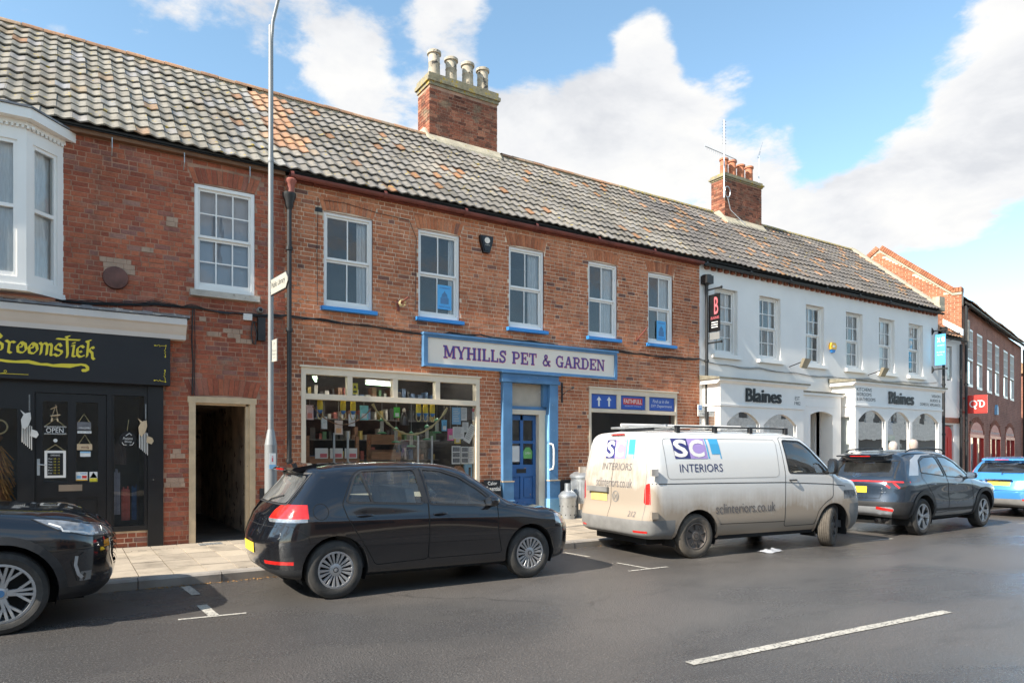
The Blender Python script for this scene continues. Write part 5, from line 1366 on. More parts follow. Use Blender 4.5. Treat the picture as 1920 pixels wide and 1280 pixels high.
m = MB(); m.lathe([(.0, -.125), (.025, -.115), (.032, -.095)], 14, axis='y'); m.build('lens_dome', MT['black'], cd, smooth=True)
def cable(name, label, pts, r=.011, mat=None, sag=.015, strands=1):
    m = MB()
    for s_ in range(strands):
        P = []
        for (a, b) in zip(pts, pts[1:]):
            n = max(2, int((b[0] - a[0]) / .12) or 4)
            for i in range(n):
                t = i / n
                P.append((a[0] + (b[0] - a[0]) * t, FY - .03 - .008 * s_, a[1] + (b[1] - a[1]) * t - sag * math.sin(PI * t) + random.uniform(-.006, .006) + s_ * .022 * math.sin(a[0] * 1.3 + t * 2)))
        P.append((pts[-1][0], FY - .03, pts[-1][1]))
        m.tube(P, r * (1 - .25 * s_), 6)
    o = m.build(name, mat or MT['blackm'], smooth=True)
    return tag(o, label, 'cable', 'cables along the house fronts')
cable('cable_run', 'thick bundle of black cables crossing the red brick above the passage', [(-.1, 3.83), (.55, 3.84), (1.2, 3.92), (1.73, 3.93), (2.4, 3.91), (3.27, 3.97)], .015, strands=4)
cable('cable_run', 'black cables sagging along the orange brick under the blue sills', [(3.28, 3.97), (3.84, 3.96), (4.84, 3.92), (5.9, 3.86), (6.4, 3.93), (7.12, 3.98), (7.7, 3.95), (8.44, 3.96), (9.2, 3.90), (9.89, 3.90), (10.7, 3.93), (11.5, 3.91), (12.5, 3.93), (13.5, 3.95)], .013, strands=3)
cable('cable_run', 'thin cable looping along the white house front below its sills', [(13.5, 3.95), (14.6, 3.86), (15.8, 3.86), (17.4, 3.84), (19.1, 3.83), (21, 3.86), (23, 3.9), (25.2, 3.98)], .010, MT['steelgrey'], strands=2, sag=.04)
m = MB(); m.tube([(1.755, FY - .03, 3.90), (1.74, FY - .03, 3.4), (1.76, FY - .03, 3.0), (1.745, FY - .03, 2.52)], .011, 6); m.tube([(1.78, FY - .03, 3.90), (1.79, FY - .03, 3.3), (1.775, FY - .03, 2.52)], .006, 6)
tag(m.build('drop_cable', MT['blackm'], smooth=True), 'black cable dropping down the wall to the passage door frame', 'cable', 'cables along the house fronts')
m = MB(); m.tube([(3.9, FY - .02, 6.08), (4.3, FY - .02, 6.10), (4.9, FY - .02, 6.04), (5.55, FY - .02, 6.02), (5.7, FY - .02, 5.7), (5.68, FY - .02, 4.3)], .005, 5); m.tube([(3.80, FY - .02, 6.1), (3.78, FY - .02, 5.2), (3.79, FY - .02, 4.2)], .005, 5)
tag(m.build('thin_wire', MT['blackm']), 'thin wire crossing the brick arch of the first blue-silled window', 'cable', 'cables along the house fronts')

# bell box, brackets, shop sign
ab = thing('alarm_box', 'black burglar alarm box with a cream badge between the second and third sash windows', 'alarm box', (7.24, FY, 5.82))
m = MB(); m.prism([(-.15, .17), (.15, .17), (.145, .06), (.07, -.17), (-.07, -.17), (-.145, .06)], -.08, 0, 'y'); m.prism([(-.12, .145), (.12, .145), (.115, .05), (.055, -.14), (-.055, -.14), (-.115, .05)], -.095, -.08, 'y'); m.build('case', MT['black'], ab)
m = MB(); m.lathe([(.0, -.099), (.062, -.099), (.062, -.095)], 20, (0, 0, .07), 'y'); m.build('badge', MT['creamp'], ab)
m = MB(); m.text('ADT', (-.035, .035, .055, .085), -.1005); m.text('ALARMS', (-.055, .055, -.03, -.012), -.0965); m.build('lettering', MT['creamp'], ab)
sg = thing('shop_sign', 'long cream sign with blue frame reading MYHILLS PET & GARDEN over the blue door', 'sign', (5.83, FY, 3.25))
so = (5.83, FY, 3.25)
m = MB(so); m.box(5.83, 10.68, FY - .09, FY, 3.25, 3.865); m.build('board', MT['creamp'], sg)
m = MB(so)
m.box(5.80, 10.71, FY - .15, FY - .0, 3.86, 3.905); m.box(5.83, 10.68, FY - .125, FY - .088, 3.815, 3.86); m.box(5.83, 10.68, FY - .125, FY - .088, 3.25, 3.31); m.box(5.815, 5.90, FY - .12, FY - .0, 3.25, 3.86); m.box(10.62, 10.695, FY - .12, FY - .088, 3.31, 3.815)
m.box(5.83, 10.68, FY - .135, FY - .126, 3.25, 3.275)
m.build('frame', MT['bluep'], sg)
for i, (g_, mt_, yy) in enumerate(((.032, MT['pinkred'], FY - .0915), (0, MT['purple'], FY - .094))):
    m = MB(so); serif_text(m, 'MYHILLS PET & GARDEN', (6.24, 10.34, 3.44, 3.685), yy, grow=g_)
    if i == 0: m.v = [(a + .006, b, c - .004) for a, b, c in m.v]
    m.build('letter_shadow' if i == 0 else 'lettering', mt_, sg)
br = thing('iron_bracket', 'rusty iron hanging bracket with frayed rope left of the second sash window', 'bracket', (5.33, FY, 4.37))
m = MB(); m.tube([(0, 0, -.08), (-.02, -.02, .0), (.06, -.35, .10)], .016, 6); m.tube([(-.12, -.01, .05), (.12, -.2, .02), (.05, -.3, .0)], .008, 6); m.box(-.03, .03, -.015, 0, -.1, .1); m.build('arm', MT['rustred'], br)
m = MB()
for k in range(5): m.tube([(.06 * math.cos(a * .8 + k) + .02, -.2 + .02 * k, .06 * math.sin(a * .8 + k) + .02) for a in range(8)], .007, 5)
m.build('rope', MT['rope'], br, smooth=True)
br = thing('iron_bracket', 'short angled iron bracket between the last two blue-silled windows', 'bracket', (11.43, FY, 4.34))
m = MB(); m.tube([(-.02, 0, -.10), (.1, -.22, .18)], .016, 6); m.box(-.05, .03, -.012, 0, -.13, -.05); m.build('arm', MT['rustred'], br)
br = thing('iron_bracket', 'black iron scroll bracket on the brick right of the blue door', 'bracket', (9.19, FY, 2.92))
m = MB(); m.box(-.02, .02, -.02, 0, -.24, .2); m.tube([(0, -.01, -.08), (.05, -.16, .02), (.09, -.3, .05)], .008, 6); m.tube([(0, -.01, .1), (.09, -.32, .06)], .008, 6); m.lathe([(.03, -.01), (.035, 0), (.03, .01)], 10, (.09, -.28, .08)); m.build('arm', MT['blackm'], br)
ps = thing('parking_sign', 'small white and blue parking sign on the white house corner', 'sign', (13.42, FY, 2.64))
m = MB(); m.box(-.02, .36, -.07, -.05, -.14, .15); m.box(.1, .2, -.05, 0, -.1, .1); m.build('plate', MT['paper'], ps)
m = MB(); m.box(0, .11, -.074, -.0705, .02, .13); m.build('panel', MT['bluesill'], ps)
m = MB(); m.text('P', (.03, .08, .04, .115), -.0755, m=1); m.text('Mon - Sat', (.14, .33, .07, .11), -.0715); m.text('8 am - 6 pm', (.02, .33, -.03, .0), -.0715); m.text('1 hour', (.06, .28, -.10, -.06), -.0715); m.build('lettering', [MT['blackm'], MT['paper']], ps)
# on the white house
ya = thing('alarm_box', 'yellow and blue burglar alarm box on the white wall between two sash windows', 'alarm box', (19.14, FY, 4.69))
ya.scale = (.72, .8, .78)
m = MB(); m.prism([(-.17, -.08), (-.20, .05), (-.14, .17), (.14, .17), (.20, .05), (.17, -.08)], -.10, 0, 'y'); m.build('case', pm('yellow_plastic', (.75, .42, .03), .4), ya)
m = MB(); m.prism([(-.15, -.08), (.15, -.08), (.07, -.20), (-.07, -.20)], -.09, 0, 'y'); m.build('strobe', MT['bluesill'], ya)
m = MB(); m.box(-.06, .08, -.104, -.10, -.01, .07); m.build('badge', MT['paper'], ya)
for i, (x, lab) in enumerate(((17.15, 'brass floodlight on an arm over the first white shopfront'), (21.05, 'brass floodlight on an arm over the second white shopfront'))):
    fl = thing('floodlight', lab, 'floodlight', (x, FY, 4.02), group='floodlights over the white shopfronts')
    m = MB(); m.tube([(0, 0, -.03), (0, -.55, .10)], .014, 6); m.build('arm', MT['blackm'], fl)
    m = MB(); m.mesh([(-.14, -.60, .13), (.14, -.60, .13), (.14, -.50, .15), (-.14, -.50, .15), (-.12, -.46, -.12), (.12, -.46, -.12), (.12, -.40, -.08), (-.12, -.40, -.08)], [(0, 1, 2, 3), (0, 4, 5, 1), (3, 2, 6, 7), (0, 3, 7, 4), (1, 5, 6, 2), (4, 7, 6, 5)]); m.build('lamp_head', pm('brass_grey', (.36, .31, .22), .4, metal=.4), fl)
def hang_sign(name, label, x, z0, z1, w, colm, zb0, zb1, x_):
    t = thing(name, label, 'sign', (x, FY, 0))
    for z, nm in ((zb1, 'bracket'), (zb0, 'bracket')):
        m = MB(); m.tube([(0, 0, z), (0, -.15 - w, z)], .022, 8); m.prism([(0, z - .12), (0, z + .12), (-.06, z + .03), (-.06, z - .03)], -.03, .03, 'x'); m.lathe([(.0, -.17 - w), (.035, -.155 - w), (.035, -.13 - w), (0, -.12 - w)], 8, (0, 0, z), 'y'); m.build(nm, MT['blackm'], t)
    m = MB(); m.box(-.012, .012, -.10 - w, -.10, z0, z1); bd_ = m.build('banner', colm, t)
    return t
bs = hang_sign('hanging_sign', 'black vertical hanging sign with a red letter B on the white house corner', 13.76, 4.62, 5.56, .36, MT['black'], 4.35, 5.70, 0)
m = MB()
fB = lambda a, b: (-.0145, -.10 - a, b)
def side_text(m, txt, fit, bold=0, mi=0): m.text(txt, fit, 0, bold, mi, fn=lambda a, b: (-.0145, -a, b))
side_text(m, 'B', (.36, .18, 5.05, 5.48), .01, 0); side_text(m, 'BLAINES', (.50, .14, 4.93, 5.0), 0, 0)
for k in range(3): m.mesh([(-.0145, -.48, 4.84 - k * .06), (-.0145, -.2, 4.84 - k * .06), (-.0145, -.2, 4.865 - k * .06), (-.0145, -.48, 4.865 - k * .06)], [(0, 1, 2, 3)], 1)
m.v = [(a, -.53 - b * .72 - .01, c) for a, b, c in m.v]
m.build('lettering', [MT['pinkred'], MT['paper']], bs)
m = MB(); m.box(-.011, .011, -.45, -.11, 4.42, 4.60); m.build('lower_panel', MT['steelgrey'], bs)
skyb = pm('sky_blue_banner', (.10, .42, .75), .5, var=.03)
es = hang_sign('hanging_sign', 'tall sky blue vertical banner on the downpipe at the end of the white house', 24.9, 4.53, 5.57, .34, skyb, 4.40, 5.70, 0)
m = MB(); side_text(m, 'e', (.36, .16, 5.30, 5.48), .02); side_text(m, 'x', (.62, .42, 5.30, 5.46), .02); side_text(m, 'euronics', (.60, .2, 5.17, 5.23)); side_text(m, 'the electrical', (.64, .18, 4.94, 5.0)); side_text(m, 'experts', (.62, .3, 4.84, 4.9))
m.v = [(a, -.51 - b * .55, c) for a, b, c in m.v]
m.build('lettering', MT['paper'], es)
qs = thing('shop_sign', 'square red projecting sign with white letters QD on the dark brick store', 'sign', (26.95, FY, 0), R(14.1))
m = MB(); m.box(.30, .36, -.72, -.12, 2.98, 3.62); m.box(.31, .35, -.12, 0, 3.5, 3.56); m.box(.31, .35, -.12, 0, 3.0, 3.06); m.build('panel', MT['red'], qs)
m = MB()
def qpt(a, b): return (.298, -1.02 + .9 * (a), 2.86 + .92 * b)
def ringq(cx, cy, rx, ry, w, a0=0, a1=360, n=24):
    P = [(cx + rx * math.cos(R(a0 + (a1 - a0) * i / n)), cy + ry * math.sin(R(a0 + (a1 - a0) * i / n))) for i in range(n + 1)]
    Q = [(cx + (rx - w) * math.cos(R(a0 + (a1 - a0) * i / n)), cy + (ry - w * .8) * math.sin(R(a0 + (a1 - a0) * i / n))) for i in range(n + 1)]
    for i in range(n): m.poly([qpt(*P[i]), qpt(*P[i + 1]), qpt(*Q[i + 1]), qpt(*Q[i])])
# mirrored in y so that it reads from the street side
_q = qpt
def qpt(a, b): return (.298, -.72 + .6 * (1 - a), 2.98 + .64 * b)
ringq(.30, .52, .20, .20, .06); ringq(.66, .52, .22, .20, .06, -90, 90); m.poly([qpt(.60, .33), qpt(.66, .33), qpt(.66, .71), qpt(.60, .71)]); m.poly([qpt(.52, .66), qpt(.66, .66), qpt(.66, .715), qpt(.50, .715)]); m.poly([qpt(.30, .40), qpt(.37, .42), qpt(.47, .24), qpt(.38, .22)]); m.poly([qpt(.60, .321), qpt(.68, .321), qpt(.68, .37), qpt(.60, .37)])
m.build('lettering', MT['paper'], qs)
# aerials
ae = thing('tv_aerial', 'tall aerial mast with long horizontal aerial strapped to the far chimney', 'aerial', (17.62, 15.0, 0))
m = MB(); m.tube([(0, 0, 9.65), (0, 0, 12.1)], .022, 8); m.tube([(0, 0, 9.85), (.2, .05, 9.85)], .015, 6); m.tube([(0, 0, 10.2), (.2, .05, 10.2)], .015, 6)
m.build('mast', MT['galv'], ae)
m = MB(); m.tube([(-1.05, -.15, 10.98), (.75, .15, 11.08)], .012, 6)
for k in range(16):
    t = k / 15; x = -1.05 + 1.8 * t; z = 10.98 + .1 * t; m.tube([(x, -.15 + .3 * t, z - .09), (x, -.15 + .3 * t, z + .09)], .005, 4)
m.build('aerial', MT['galv'], ae)
m = MB()
for k in range(8): z = 11.35 + k * .1; m.tube([(-.09, 0, z), (.09, 0, z + .03)], .009, 4)
m.build('aerial', MT['galv'], ae)
m = MB(); m.tube([(.12 + .13 * math.cos(a * PI / 8), -.03, 9.85 + .17 * math.sin(a * PI / 8)) for a in range(16)], .016, 6, closed=True); m.tube([(.12, -.03, 9.7), (.25, -.04, 9.3), (.6, -.35, 8.8)], .012, 6); m.build('cable_coil', MT['galv'], ae)
ae = thing('tv_aerial', 'thin leaning aerial on a pole at the right side of the far chimney', 'aerial', (19.55, 15.2, 0))
m = MB(); m.tube([(0, 0, 9.7), (.03, 0, 11.5)], .016, 6); m.build('mast', MT['galv'], ae)
m = MB(); m.tube([(-.05, 0, 11.4), (.22, 0, 12.0)], .009, 5); m.tube([(.0, 0, 11.42), (.1, 0, 11.65)], .01, 5); m.build('aerial', MT['galv'], ae)

mh_ = MB(); x, y = 1.98, 12.02; z = pave_h(x, y); mh_.box(x - .17, x + .17, y - .11, y + .11, z - .02, z + .006)
for k in range(5): mh_.box(x - .14 + k * .06, x - .11 + k * .06, y - .08, y + .08, z + .006, z + .010)
tag(mh_.build('inspection_cover', MT['steelgrey']), 'small grey metal cover set in the pavement before the passage', 'cover')
# ------------------------------------------------------------------ dustbins, A-board, litter
bn = thing('incinerator_bin', 'small galvanised incinerator bin with chimney lid beside the blue door', 'bin', (8.98, FY - .50, .16))
m = MB(); m.lathe([(.15, 0), (.155, .04), (.185, .45), (.19, .46), (.19, .49), (.18, .49)], 22, cap=True); m.build('body', MT['galv'], bn, smooth=True, angle=30)
m = MB(); m.lathe([(.2, .48), (.2, .52), (.14, .60), (.07, .63), (.068, .78), (.05, .78)], 22); m.build('lid', MT['galv'], bn, smooth=True, angle=30)
m = MB()
for r_ in range(2):
    for k in range(10): a = k * 2 * PI / 10 + r_ * .3; z = .12 + r_ * .18; rr = .158 + z * .065; m.lathe([(.0, -.001), (.014, .0)], 8, (rr * math.cos(a), rr * math.sin(a), z), 'y')
m.build('air_holes', MT['black'], bn, kind='stuff')
bn = thing('dustbin', 'tall galvanised dustbin standing against the black plinth just left of the van', 'bin', (9.46, FY - .42, .17))
m = MB(); m.lathe([(.22, 0), (.225, .04), (.27, .85), (.28, .86), (.28, .90), (.26, .90)], 26, cap=True)
for k in range(26): a = k * 2 * PI / 26; m.tube([(.232 * math.cos(a), .232 * math.sin(a), .08), (.268 * math.cos(a), .268 * math.sin(a), .8)], .006, 4)
m.build('body', MT['galv'], bn, smooth=True, angle=30)
m = MB(); m.lathe([(.295, .88), (.295, .93), (.2, 1.0), (.02, 1.03)], 26); m.tube([(-.07, 0, 1.02), (-.05, 0, 1.08), (.05, 0, 1.08), (.07, 0, 1.02)], .01, 6); m.build('lid', MT['galv'], bn, smooth=True, angle=30)
abd = thing('pavement_sign', 'small black and yellow board leaning by the pier left of the blue door', 'sign', (7.36, FY - .2, .17))
m = MB(); m.prism([(-.02, 0), (.02, 0), (.14, .86), (.10, .86)], -.19, .19, 'x'); m.build('board', MT['black'], abd)
m = MB(); m.poly([(-.19, .062, .45), (.19, .062, .45), (.19, .085, .62), (-.19, .075, .52)]); m.v = [(a, b - .006, c) for a, b, c in m.v]; m.build('stripe', pm('sign_yellow', (.75, .42, .02), .5), abd)
m = MB()
for txt, f_ in (('Calor', (-.12, .1, .76, .83)), ('Essential', (-.16, .17, .64, .73))): m.text(txt, f_, 0, fn=lambda a, b: (a, b * .1395 - .026, b))
m.build('lettering', MT['paper'], abd)
m = MB(); random.seed(5); N = 9
for i in range(N):
    for j in range(5):
        pass
gv = [[(9.35 + .42 * i / 10 + random.uniform(-.01, .01), 7.08 + .2 * j / 6 + random.uniform(-.02, .02), max(.004, .09 * math.sin(PI * min(1, max(0, (i + .5 * j) / 12))) * random.uniform(.3, 1) * (1 - abs(j - 3) / 4))) for j in range(7)] for i in range(11)]
for i in range(10):
    for j in range(6):
        if (i + j) % 9 and not (i > 7 and j > 3): m.poly([gv[i][j], gv[i + 1][j], gv[i + 1][j + 1], gv[i][j + 1]])
bagm = glassmat('plastic_bag', (.92, .93, .95), 1.4, .25, .6)
tag(m.build('plastic_bag', pm('crumpled_plastic', (.42, .43, .45), .3, var=.1), smooth=True, angle=50, weld=True), 'crumpled clear plastic sheet lying on the road beside the van', 'litter')
random.seed(11)

# ------------------------------------------------------------------ left shop door and window displays
def flat_sign(name, label, cat, fit, y, mat, texts=(), th=.006, string=None, group=None, parts=None):
    x0, x1, z0, z1 = fit
    t = thing(name, label, cat, (x0, y, z0), group=group); o = (x0, y, z0)
    MB(o).box(x0, x1, y - th, y, z0, z1).build('board', mat, t)
    for k, (txt, f_, m_, b_) in enumerate(texts):
        q = MB(o); q.text(txt, f_, y - th - .0012, b_); q.build('lettering', m_, t)
    for (f_, m_, n_) in (parts or ()):
        MB(o).box(f_[0], f_[1], y - th - .003, y - th - .0002, f_[2], f_[3]).build(n_, m_, t)
    if string:
        q = MB(o); q.tube([(x0 + .02, y - .004, z1), string, (x1 - .02, y - .004, z1)], .004, 5); q.build('string', MT['rope'], t)
    return t
yd = FY + .03
YG = FY + .026
t = flat_sign('open_sign', 'ornate black hanging sign reading OPEN in the left pane of the black door', 'sign', (-.245, .035, 1.86, 1.98), YG, MT['black'], [('OPEN', (-.215, .0, 1.885, 1.955), MT['paper'], .0)], string=(-.10, YG - .004, 2.09))
q = MB((-.245, YG, 1.86))
for k in range(9):
    for z in (1.868, 1.972): q.tube([(-.225 + k * .031 + .012 * math.cos(a * .8), YG - .009, z + .008 * math.sin(a * .8)) for a in range(8)], .0025, 4, closed=True)
q.build('scrollwork', MT['paper'], t)
t = flat_sign('price_board', 'white framed blackboard of opening times in the left pane of the black door', 'notice board', (-.235, .03, 1.22, 1.62), YG, MT['white'], [], string=(-.10, YG - .004, 1.71), parts=[((-.20, -.005, 1.255, 1.585), MT['black'], 'blackboard')])
q = MB((-.235, YG, 1.22))
q.text('OPENING', (-.16, -.045, 1.54, 1.565), YG - .0105)
for k, d in enumerate(('Mon', 'Tues', 'Wed', 'Thurs', 'Fri', 'Sat')): q.text(d, (-.19, -.14, 1.49 - k * .042, 1.51 - k * .042), YG - .0105); q.text('10 - 4', (-.12, -.05, 1.49 - k * .042, 1.51 - k * .042), YG - .0105, m=1)
q.build('chalk_lettering', [MT['paper'], MT['yellowp']], t)
flat_sign('hanging_plaque', 'small dark slatted plaque hanging in the right pane of the black door', 'plaque', (.17, .35, 1.93, 2.05), YG, MT['lead'], [('WELCOME', (.19, .33, 1.95, 1.975), MT['paper'], 0)], string=(.26, YG, 2.17))
flat_sign('hanging_plaque', 'narrow white plaque below the dark one in the right pane of the black door', 'plaque', (.175, .355, 1.88, 1.915), YG, MT['paper'], [('to our shop', (.19, .34, 1.888, 1.905), MT['blackm'], 0)])
flat_sign('hanging_plaque', 'wooden plaque hung in the right pane of the black door', 'plaque', (.17, .365, 1.63, 1.72), YG, MT['tan'], [('wands', (.22, .32, 1.655, 1.695), MT['rustred'], 0)], string=(.27, YG, 1.86))
flat_sign('sticker', 'blue and white sticker under the wooden plaque', 'sticker', (.21, .345, 1.53, 1.61), YG + .004, MT['paper'], parts=[((.212, .343, 1.585, 1.608), MT['lblue'], 'band')], th=.002)
flat_sign('card_sticker', 'payment card sticker reading VISA at the bottom of the black door pane', 'sticker', (.155, .305, 1.17, 1.30), YG + .004, MT['paper'], [('VISA', (.21, .295, 1.265, 1.288), MT['bluesill'], .01)], parts=[((.158, .302, 1.172, 1.188), pm('amber', (.8, .45, .03), .5), 'band'), ((.165, .22, 1.205, 1.245), MT['lblue'], 'logo'), ((.235, .295, 1.205, 1.245), MT['red'], 'logo')], th=.002)
t = flat_sign('warning_sticker', 'yellow and white warning triangle sticker beside the payment card sticker', 'sticker', (.33, .435, 1.145, 1.30), YG + .004, MT['paper'], parts=[((.332, .433, 1.147, 1.205), MT['yellowp'], 'panel')], th=.002)
q = MB((.33, YG, 1.145)); q.prism([(.335, 1.21), (.43, 1.21), (.3825, 1.295)], YG - .002, YG + .002, 'y'); q.build('triangle', MT['yellowp'], t)
t = thing('hanging_ornament', 'twig and feather ornament hanging in the left pane of the black door', 'ornament', (-.1, YG, 2.1))
q = MB(); q.tube([(-.06, 0, .13), (.02, -.01, .17), (.0, 0, .19)], .006, 5); q.tube([(.0, 0, .17), (-.05, 0, .0), (.03, 0, .02), (.01, 0, .16)], .004, 5); q.tube([(-.06, 0, .03), (.06, 0, .05)], .01, 5); q.tube([(-.04, 0, .0), (-.05, 0, -.05)], .013, 5); q.tube([(.02, 0, .0), (.03, 0, -.05)], .012, 5); q.build('twigs', MT['tan'], t)
t = thing('round_sticker', 'small round white sticker between the OPEN sign and the price board', 'sticker', (-.10, YG, 1.77)); MB().lathe([(0, -.004), (.026, -.004), (.026, 0)], 18, axis='y').build('disc', MT['paper'], t)
t = thing('round_plaque', 'round black hanging plaque with white script in the narrow window right of the door', 'plaque', (.84, YG, 1.80))
MB().lathe([(0, -.012), (.12, -.012), (.125, 0)], 28, axis='y').build('disc', MT['black'], t)
q = MB(); q.text('Potions', (-.07, .06, -.01, .03), -.014, shear=.2); q.text('Shop', (-.05, .05, -.06, -.025), -.014, shear=.2); q.tube([(-.03, -.014, .05), (.02, -.014, .09), (.05, -.014, .06)], .006, 5); q.tube([(-.08, -.014, -.05), (-.06, -.014, -.09), (-.02, -.014, -.09)], .005, 5); q.tube([(.08, -.014, -.05), (.06, -.014, -.09), (.02, -.014, -.09)], .005, 5); q.build('lettering', MT['paper'], t)
MB().tube([(-.01, -.004, .12), (.01, -.004, .30)], .003, 4).build('string', MT['rope'], t)
def chime(label, x, z, mat, flip):
    t = thing('wind_chime', label, 'wind chime', (x, FY - .15, z), group='wind chimes hanging on the black shopfront'); s_ = flip
    q = MB(); prof = [(-.10 * s_, .0), (-.04 * s_, -.05), (.02 * s_, -.03), (.03 * s_, -.12), (.0, -.22), (-.05, -.28), (-.08, -.24), (-.09, -.14), (-.06, -.07)]
    q.prism(prof, -.012, .02, 'y'); q.prism([(.03, -.27), (.10, -.30), (.12, -.35), (.09, -.40), (.02, -.37)], -.012, .012, 'y'); q.build('carved_bird', mat, t)
    for k in range(6): q = MB(); q.tube([(-.075 + k * .022, 0, -.18 - k * .01), (-.075 + k * .022, 0, -.46 - k * .022)], .006, 6); q.build('chime_tube', MT['dirtywhite'], t)
    q = MB()
    for k in range(9): q.tube([(.01 + .006 * math.cos(a * PI / 3), 0, .0 + k * .026 + .014 * math.sin(a * PI / 3)) for a in range(6)], .002, 4, closed=True)
    q.build('chain', MT['galv'], t)
chime('pale grey bird wind chime hanging left of the black door', -.42, 2.20, MT['dirtywhite'], 1)
chime('orange wooden bird wind chime hanging at the right of the black shopfront', 1.06, 2.12, MT['tan'], 1)
t = thing('display_costume', 'straw coloured feathery costume on a stand in the left shop window', 'costume', (-.85, FY + .45, .7))
q = MB()
for k in range(260):
    a = random.uniform(0, 6.28); r0, r1 = random.uniform(.02, .12), random.uniform(.14, .26); z = random.uniform(.15, 1.0)
    q.tube([(r0 * math.cos(a), r0 * math.sin(a), z), (r1 * math.cos(a), r1 * math.sin(a), z - random.uniform(.18, .36))], .008, 4, cap=False)
q.build('feathers', pm('straw_fringe', (.48, .24, .07), .8, var=.4, vs=14), t, kind='stuff'); q = MB(); q.lathe([(.16, 0), (.12, .5), (.14, .8), (.05, 1.02), (.1, 1.12), (.0, 1.25)], 16); q.build('stand', MT['wood'], t, smooth=True)
t = thing('display_hoop', 'pale ring ornament hanging in the left shop window', 'ornament', (-.78, FY + .10, 1.96)); MB().tube([(.1 * math.cos(a * PI / 10), 0, .1 * math.sin(a * PI / 10)) for a in range(20)], .012, 6, closed=True).build('ring', MT['rope'], t)
for k, (x, z, w, h, c) in enumerate([(.70, .62, .10, .75, (.3, .32, .4)), (.83, .52, .12, .55, (.45, .12, .10)), (.95, .52, .07, .6, (.04, .10, .22)), (.76, 1.4, .18, .35, (.10, .08, .08))]):
    t = thing('folded_cloth', ['pale blue cloth', 'red striped scarf', 'dark blue scarf', 'dark cloth'][k] + ' ' + ['at the left edge', 'in the middle', 'at the right', 'hanging high'][k] + ' of the narrow shop window', 'cloth', (x, FY + .25 + .05 * k, z)); q = MB()
    for j in range(6): q.box(-w / 2 + j * w / 6, -w / 2 + (j + .8) * w / 6, -.01 * (j % 2), .02, 0, h * random.uniform(.85, 1)); 
    q.build('cloth', pm('cloth_%d' % k, c, .9, var=.3, vs=9), t)

# ------------------------------------------------------------------ pet shop window display
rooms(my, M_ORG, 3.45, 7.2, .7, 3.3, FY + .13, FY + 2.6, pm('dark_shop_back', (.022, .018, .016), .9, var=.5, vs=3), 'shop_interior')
rooms(my, M_ORG, 9.9, 12.8, .7, 3.3, FY + .13, FY + 2.6, pm('grey_shop_back', (.16, .16, .16), .9), 'shop_interior')
tube_m = emat('fluorescent_tube', (.62, 1.0, .62), 1.6)
for i, (x, y) in enumerate(((4.05, FY + 1.0), (5.5, FY + 1.3))):
    t = thing('strip_light', ['lit fluorescent strip light behind the first transom pane', 'lit fluorescent strip light behind the second and third transom panes'][i], 'light', (x, y, 3.01), R(70 if i == 0 else 12), group='strip lights in the pet shop')
    MB().box(-.34, .34, -.04, .04, .01, .06).build('fitting', MT['paper'], t); q = MB(); q.tube([(-.34, 0, -.02), (.34, 0, -.02)], .022, 8); q.build('tube', tube_m, t)
tb2 = emat('added_fill_tube', (1.0, .98, .90), 20)  # unseen ceiling tubes, added to brighten the goods in the window
for i in range(4):
    t = thing('strip_light', 'added strip light out of view on the pet shop ceiling ' + ['at the left end', 'second from the left', 'third from the left', 'at the right end'][i] + ' of its row', 'light', (4.1 + .85 * i, FY + .75 + .2 * (i % 2), 3.25), group='added strip lights out of view inside the pet shop')
    MB().box(-.4, .4, -.04, .04, 0, .04).build('fitting', MT['paper'], t); q = MB(); q.tube([(-.38, 0, -.02), (.38, 0, -.02)], .02, 8); q.build('tube', tb2, t)
sh = thing('shop_shelving', 'dark shelving packed with coloured goods at the back of the pet shop', 'shelving', (5.3, FY + 1.75, .75))
for k in range(5): MB().box(-1.75, 1.7, -.18, .18, .25 + k * .42, .27 + k * .42).build('shelf', MT['room'], sh)
cm = [pm('stock_%d' % k, c_, .5, var=.3, vs=9) for k, c_ in enumerate([(.20, .05, .04), (.05, .09, .16), (.30, .22, .06), (.06, .13, .06), (.32, .30, .27), (.14, .07, .04), (.02, .02, .02)])]
q = MB()
for k in range(5):
    x = -1.7
    while x < 1.6:
        w = random.uniform(.03, .11); h = random.uniform(.08, .26); q.box(x, x + w, -.17 + random.uniform(0, .06), .1, .27 + k * .42, .27 + k * .42 + h, random.choice((0, 1, 2, 3, 4, 5, 6, 6, 6, 5, 4))); x += w + random.uniform(.005, .09)
q.build('stock', cm, sh, kind='stuff')
def planter_stand(x, y, w, label, lev=(1.05, 1.42), n=2):
    t = thing('planter_stand', label, 'display stand', (x, y, .75))
    for sx in (-w / 2, w / 2): MB().box(sx - .03, sx + .03, -.03, .03, 0, 1.15).build('post', MT['wood'], t)
    for z in lev:
        q = MB(); z -= .75; q.box(-w / 2, w / 2, -.13, -.11, z - .1, z + .06); q.box(-w / 2, w / 2, -.11, .12, z - .1, z - .08); q.box(-w / 2, w / 2, .10, .12, z - .1, z + .1); q.build('trough', MT['wood'], t)
    return t
planter_stand(4.25, FY + .55, .95, 'brown wooden two-tier planter stand at the left of the pet shop window')
planter_stand(5.35, FY + .75, .62, 'narrow brown wooden stand in the middle of the pet shop window', (1.55, 1.85))
k = 0
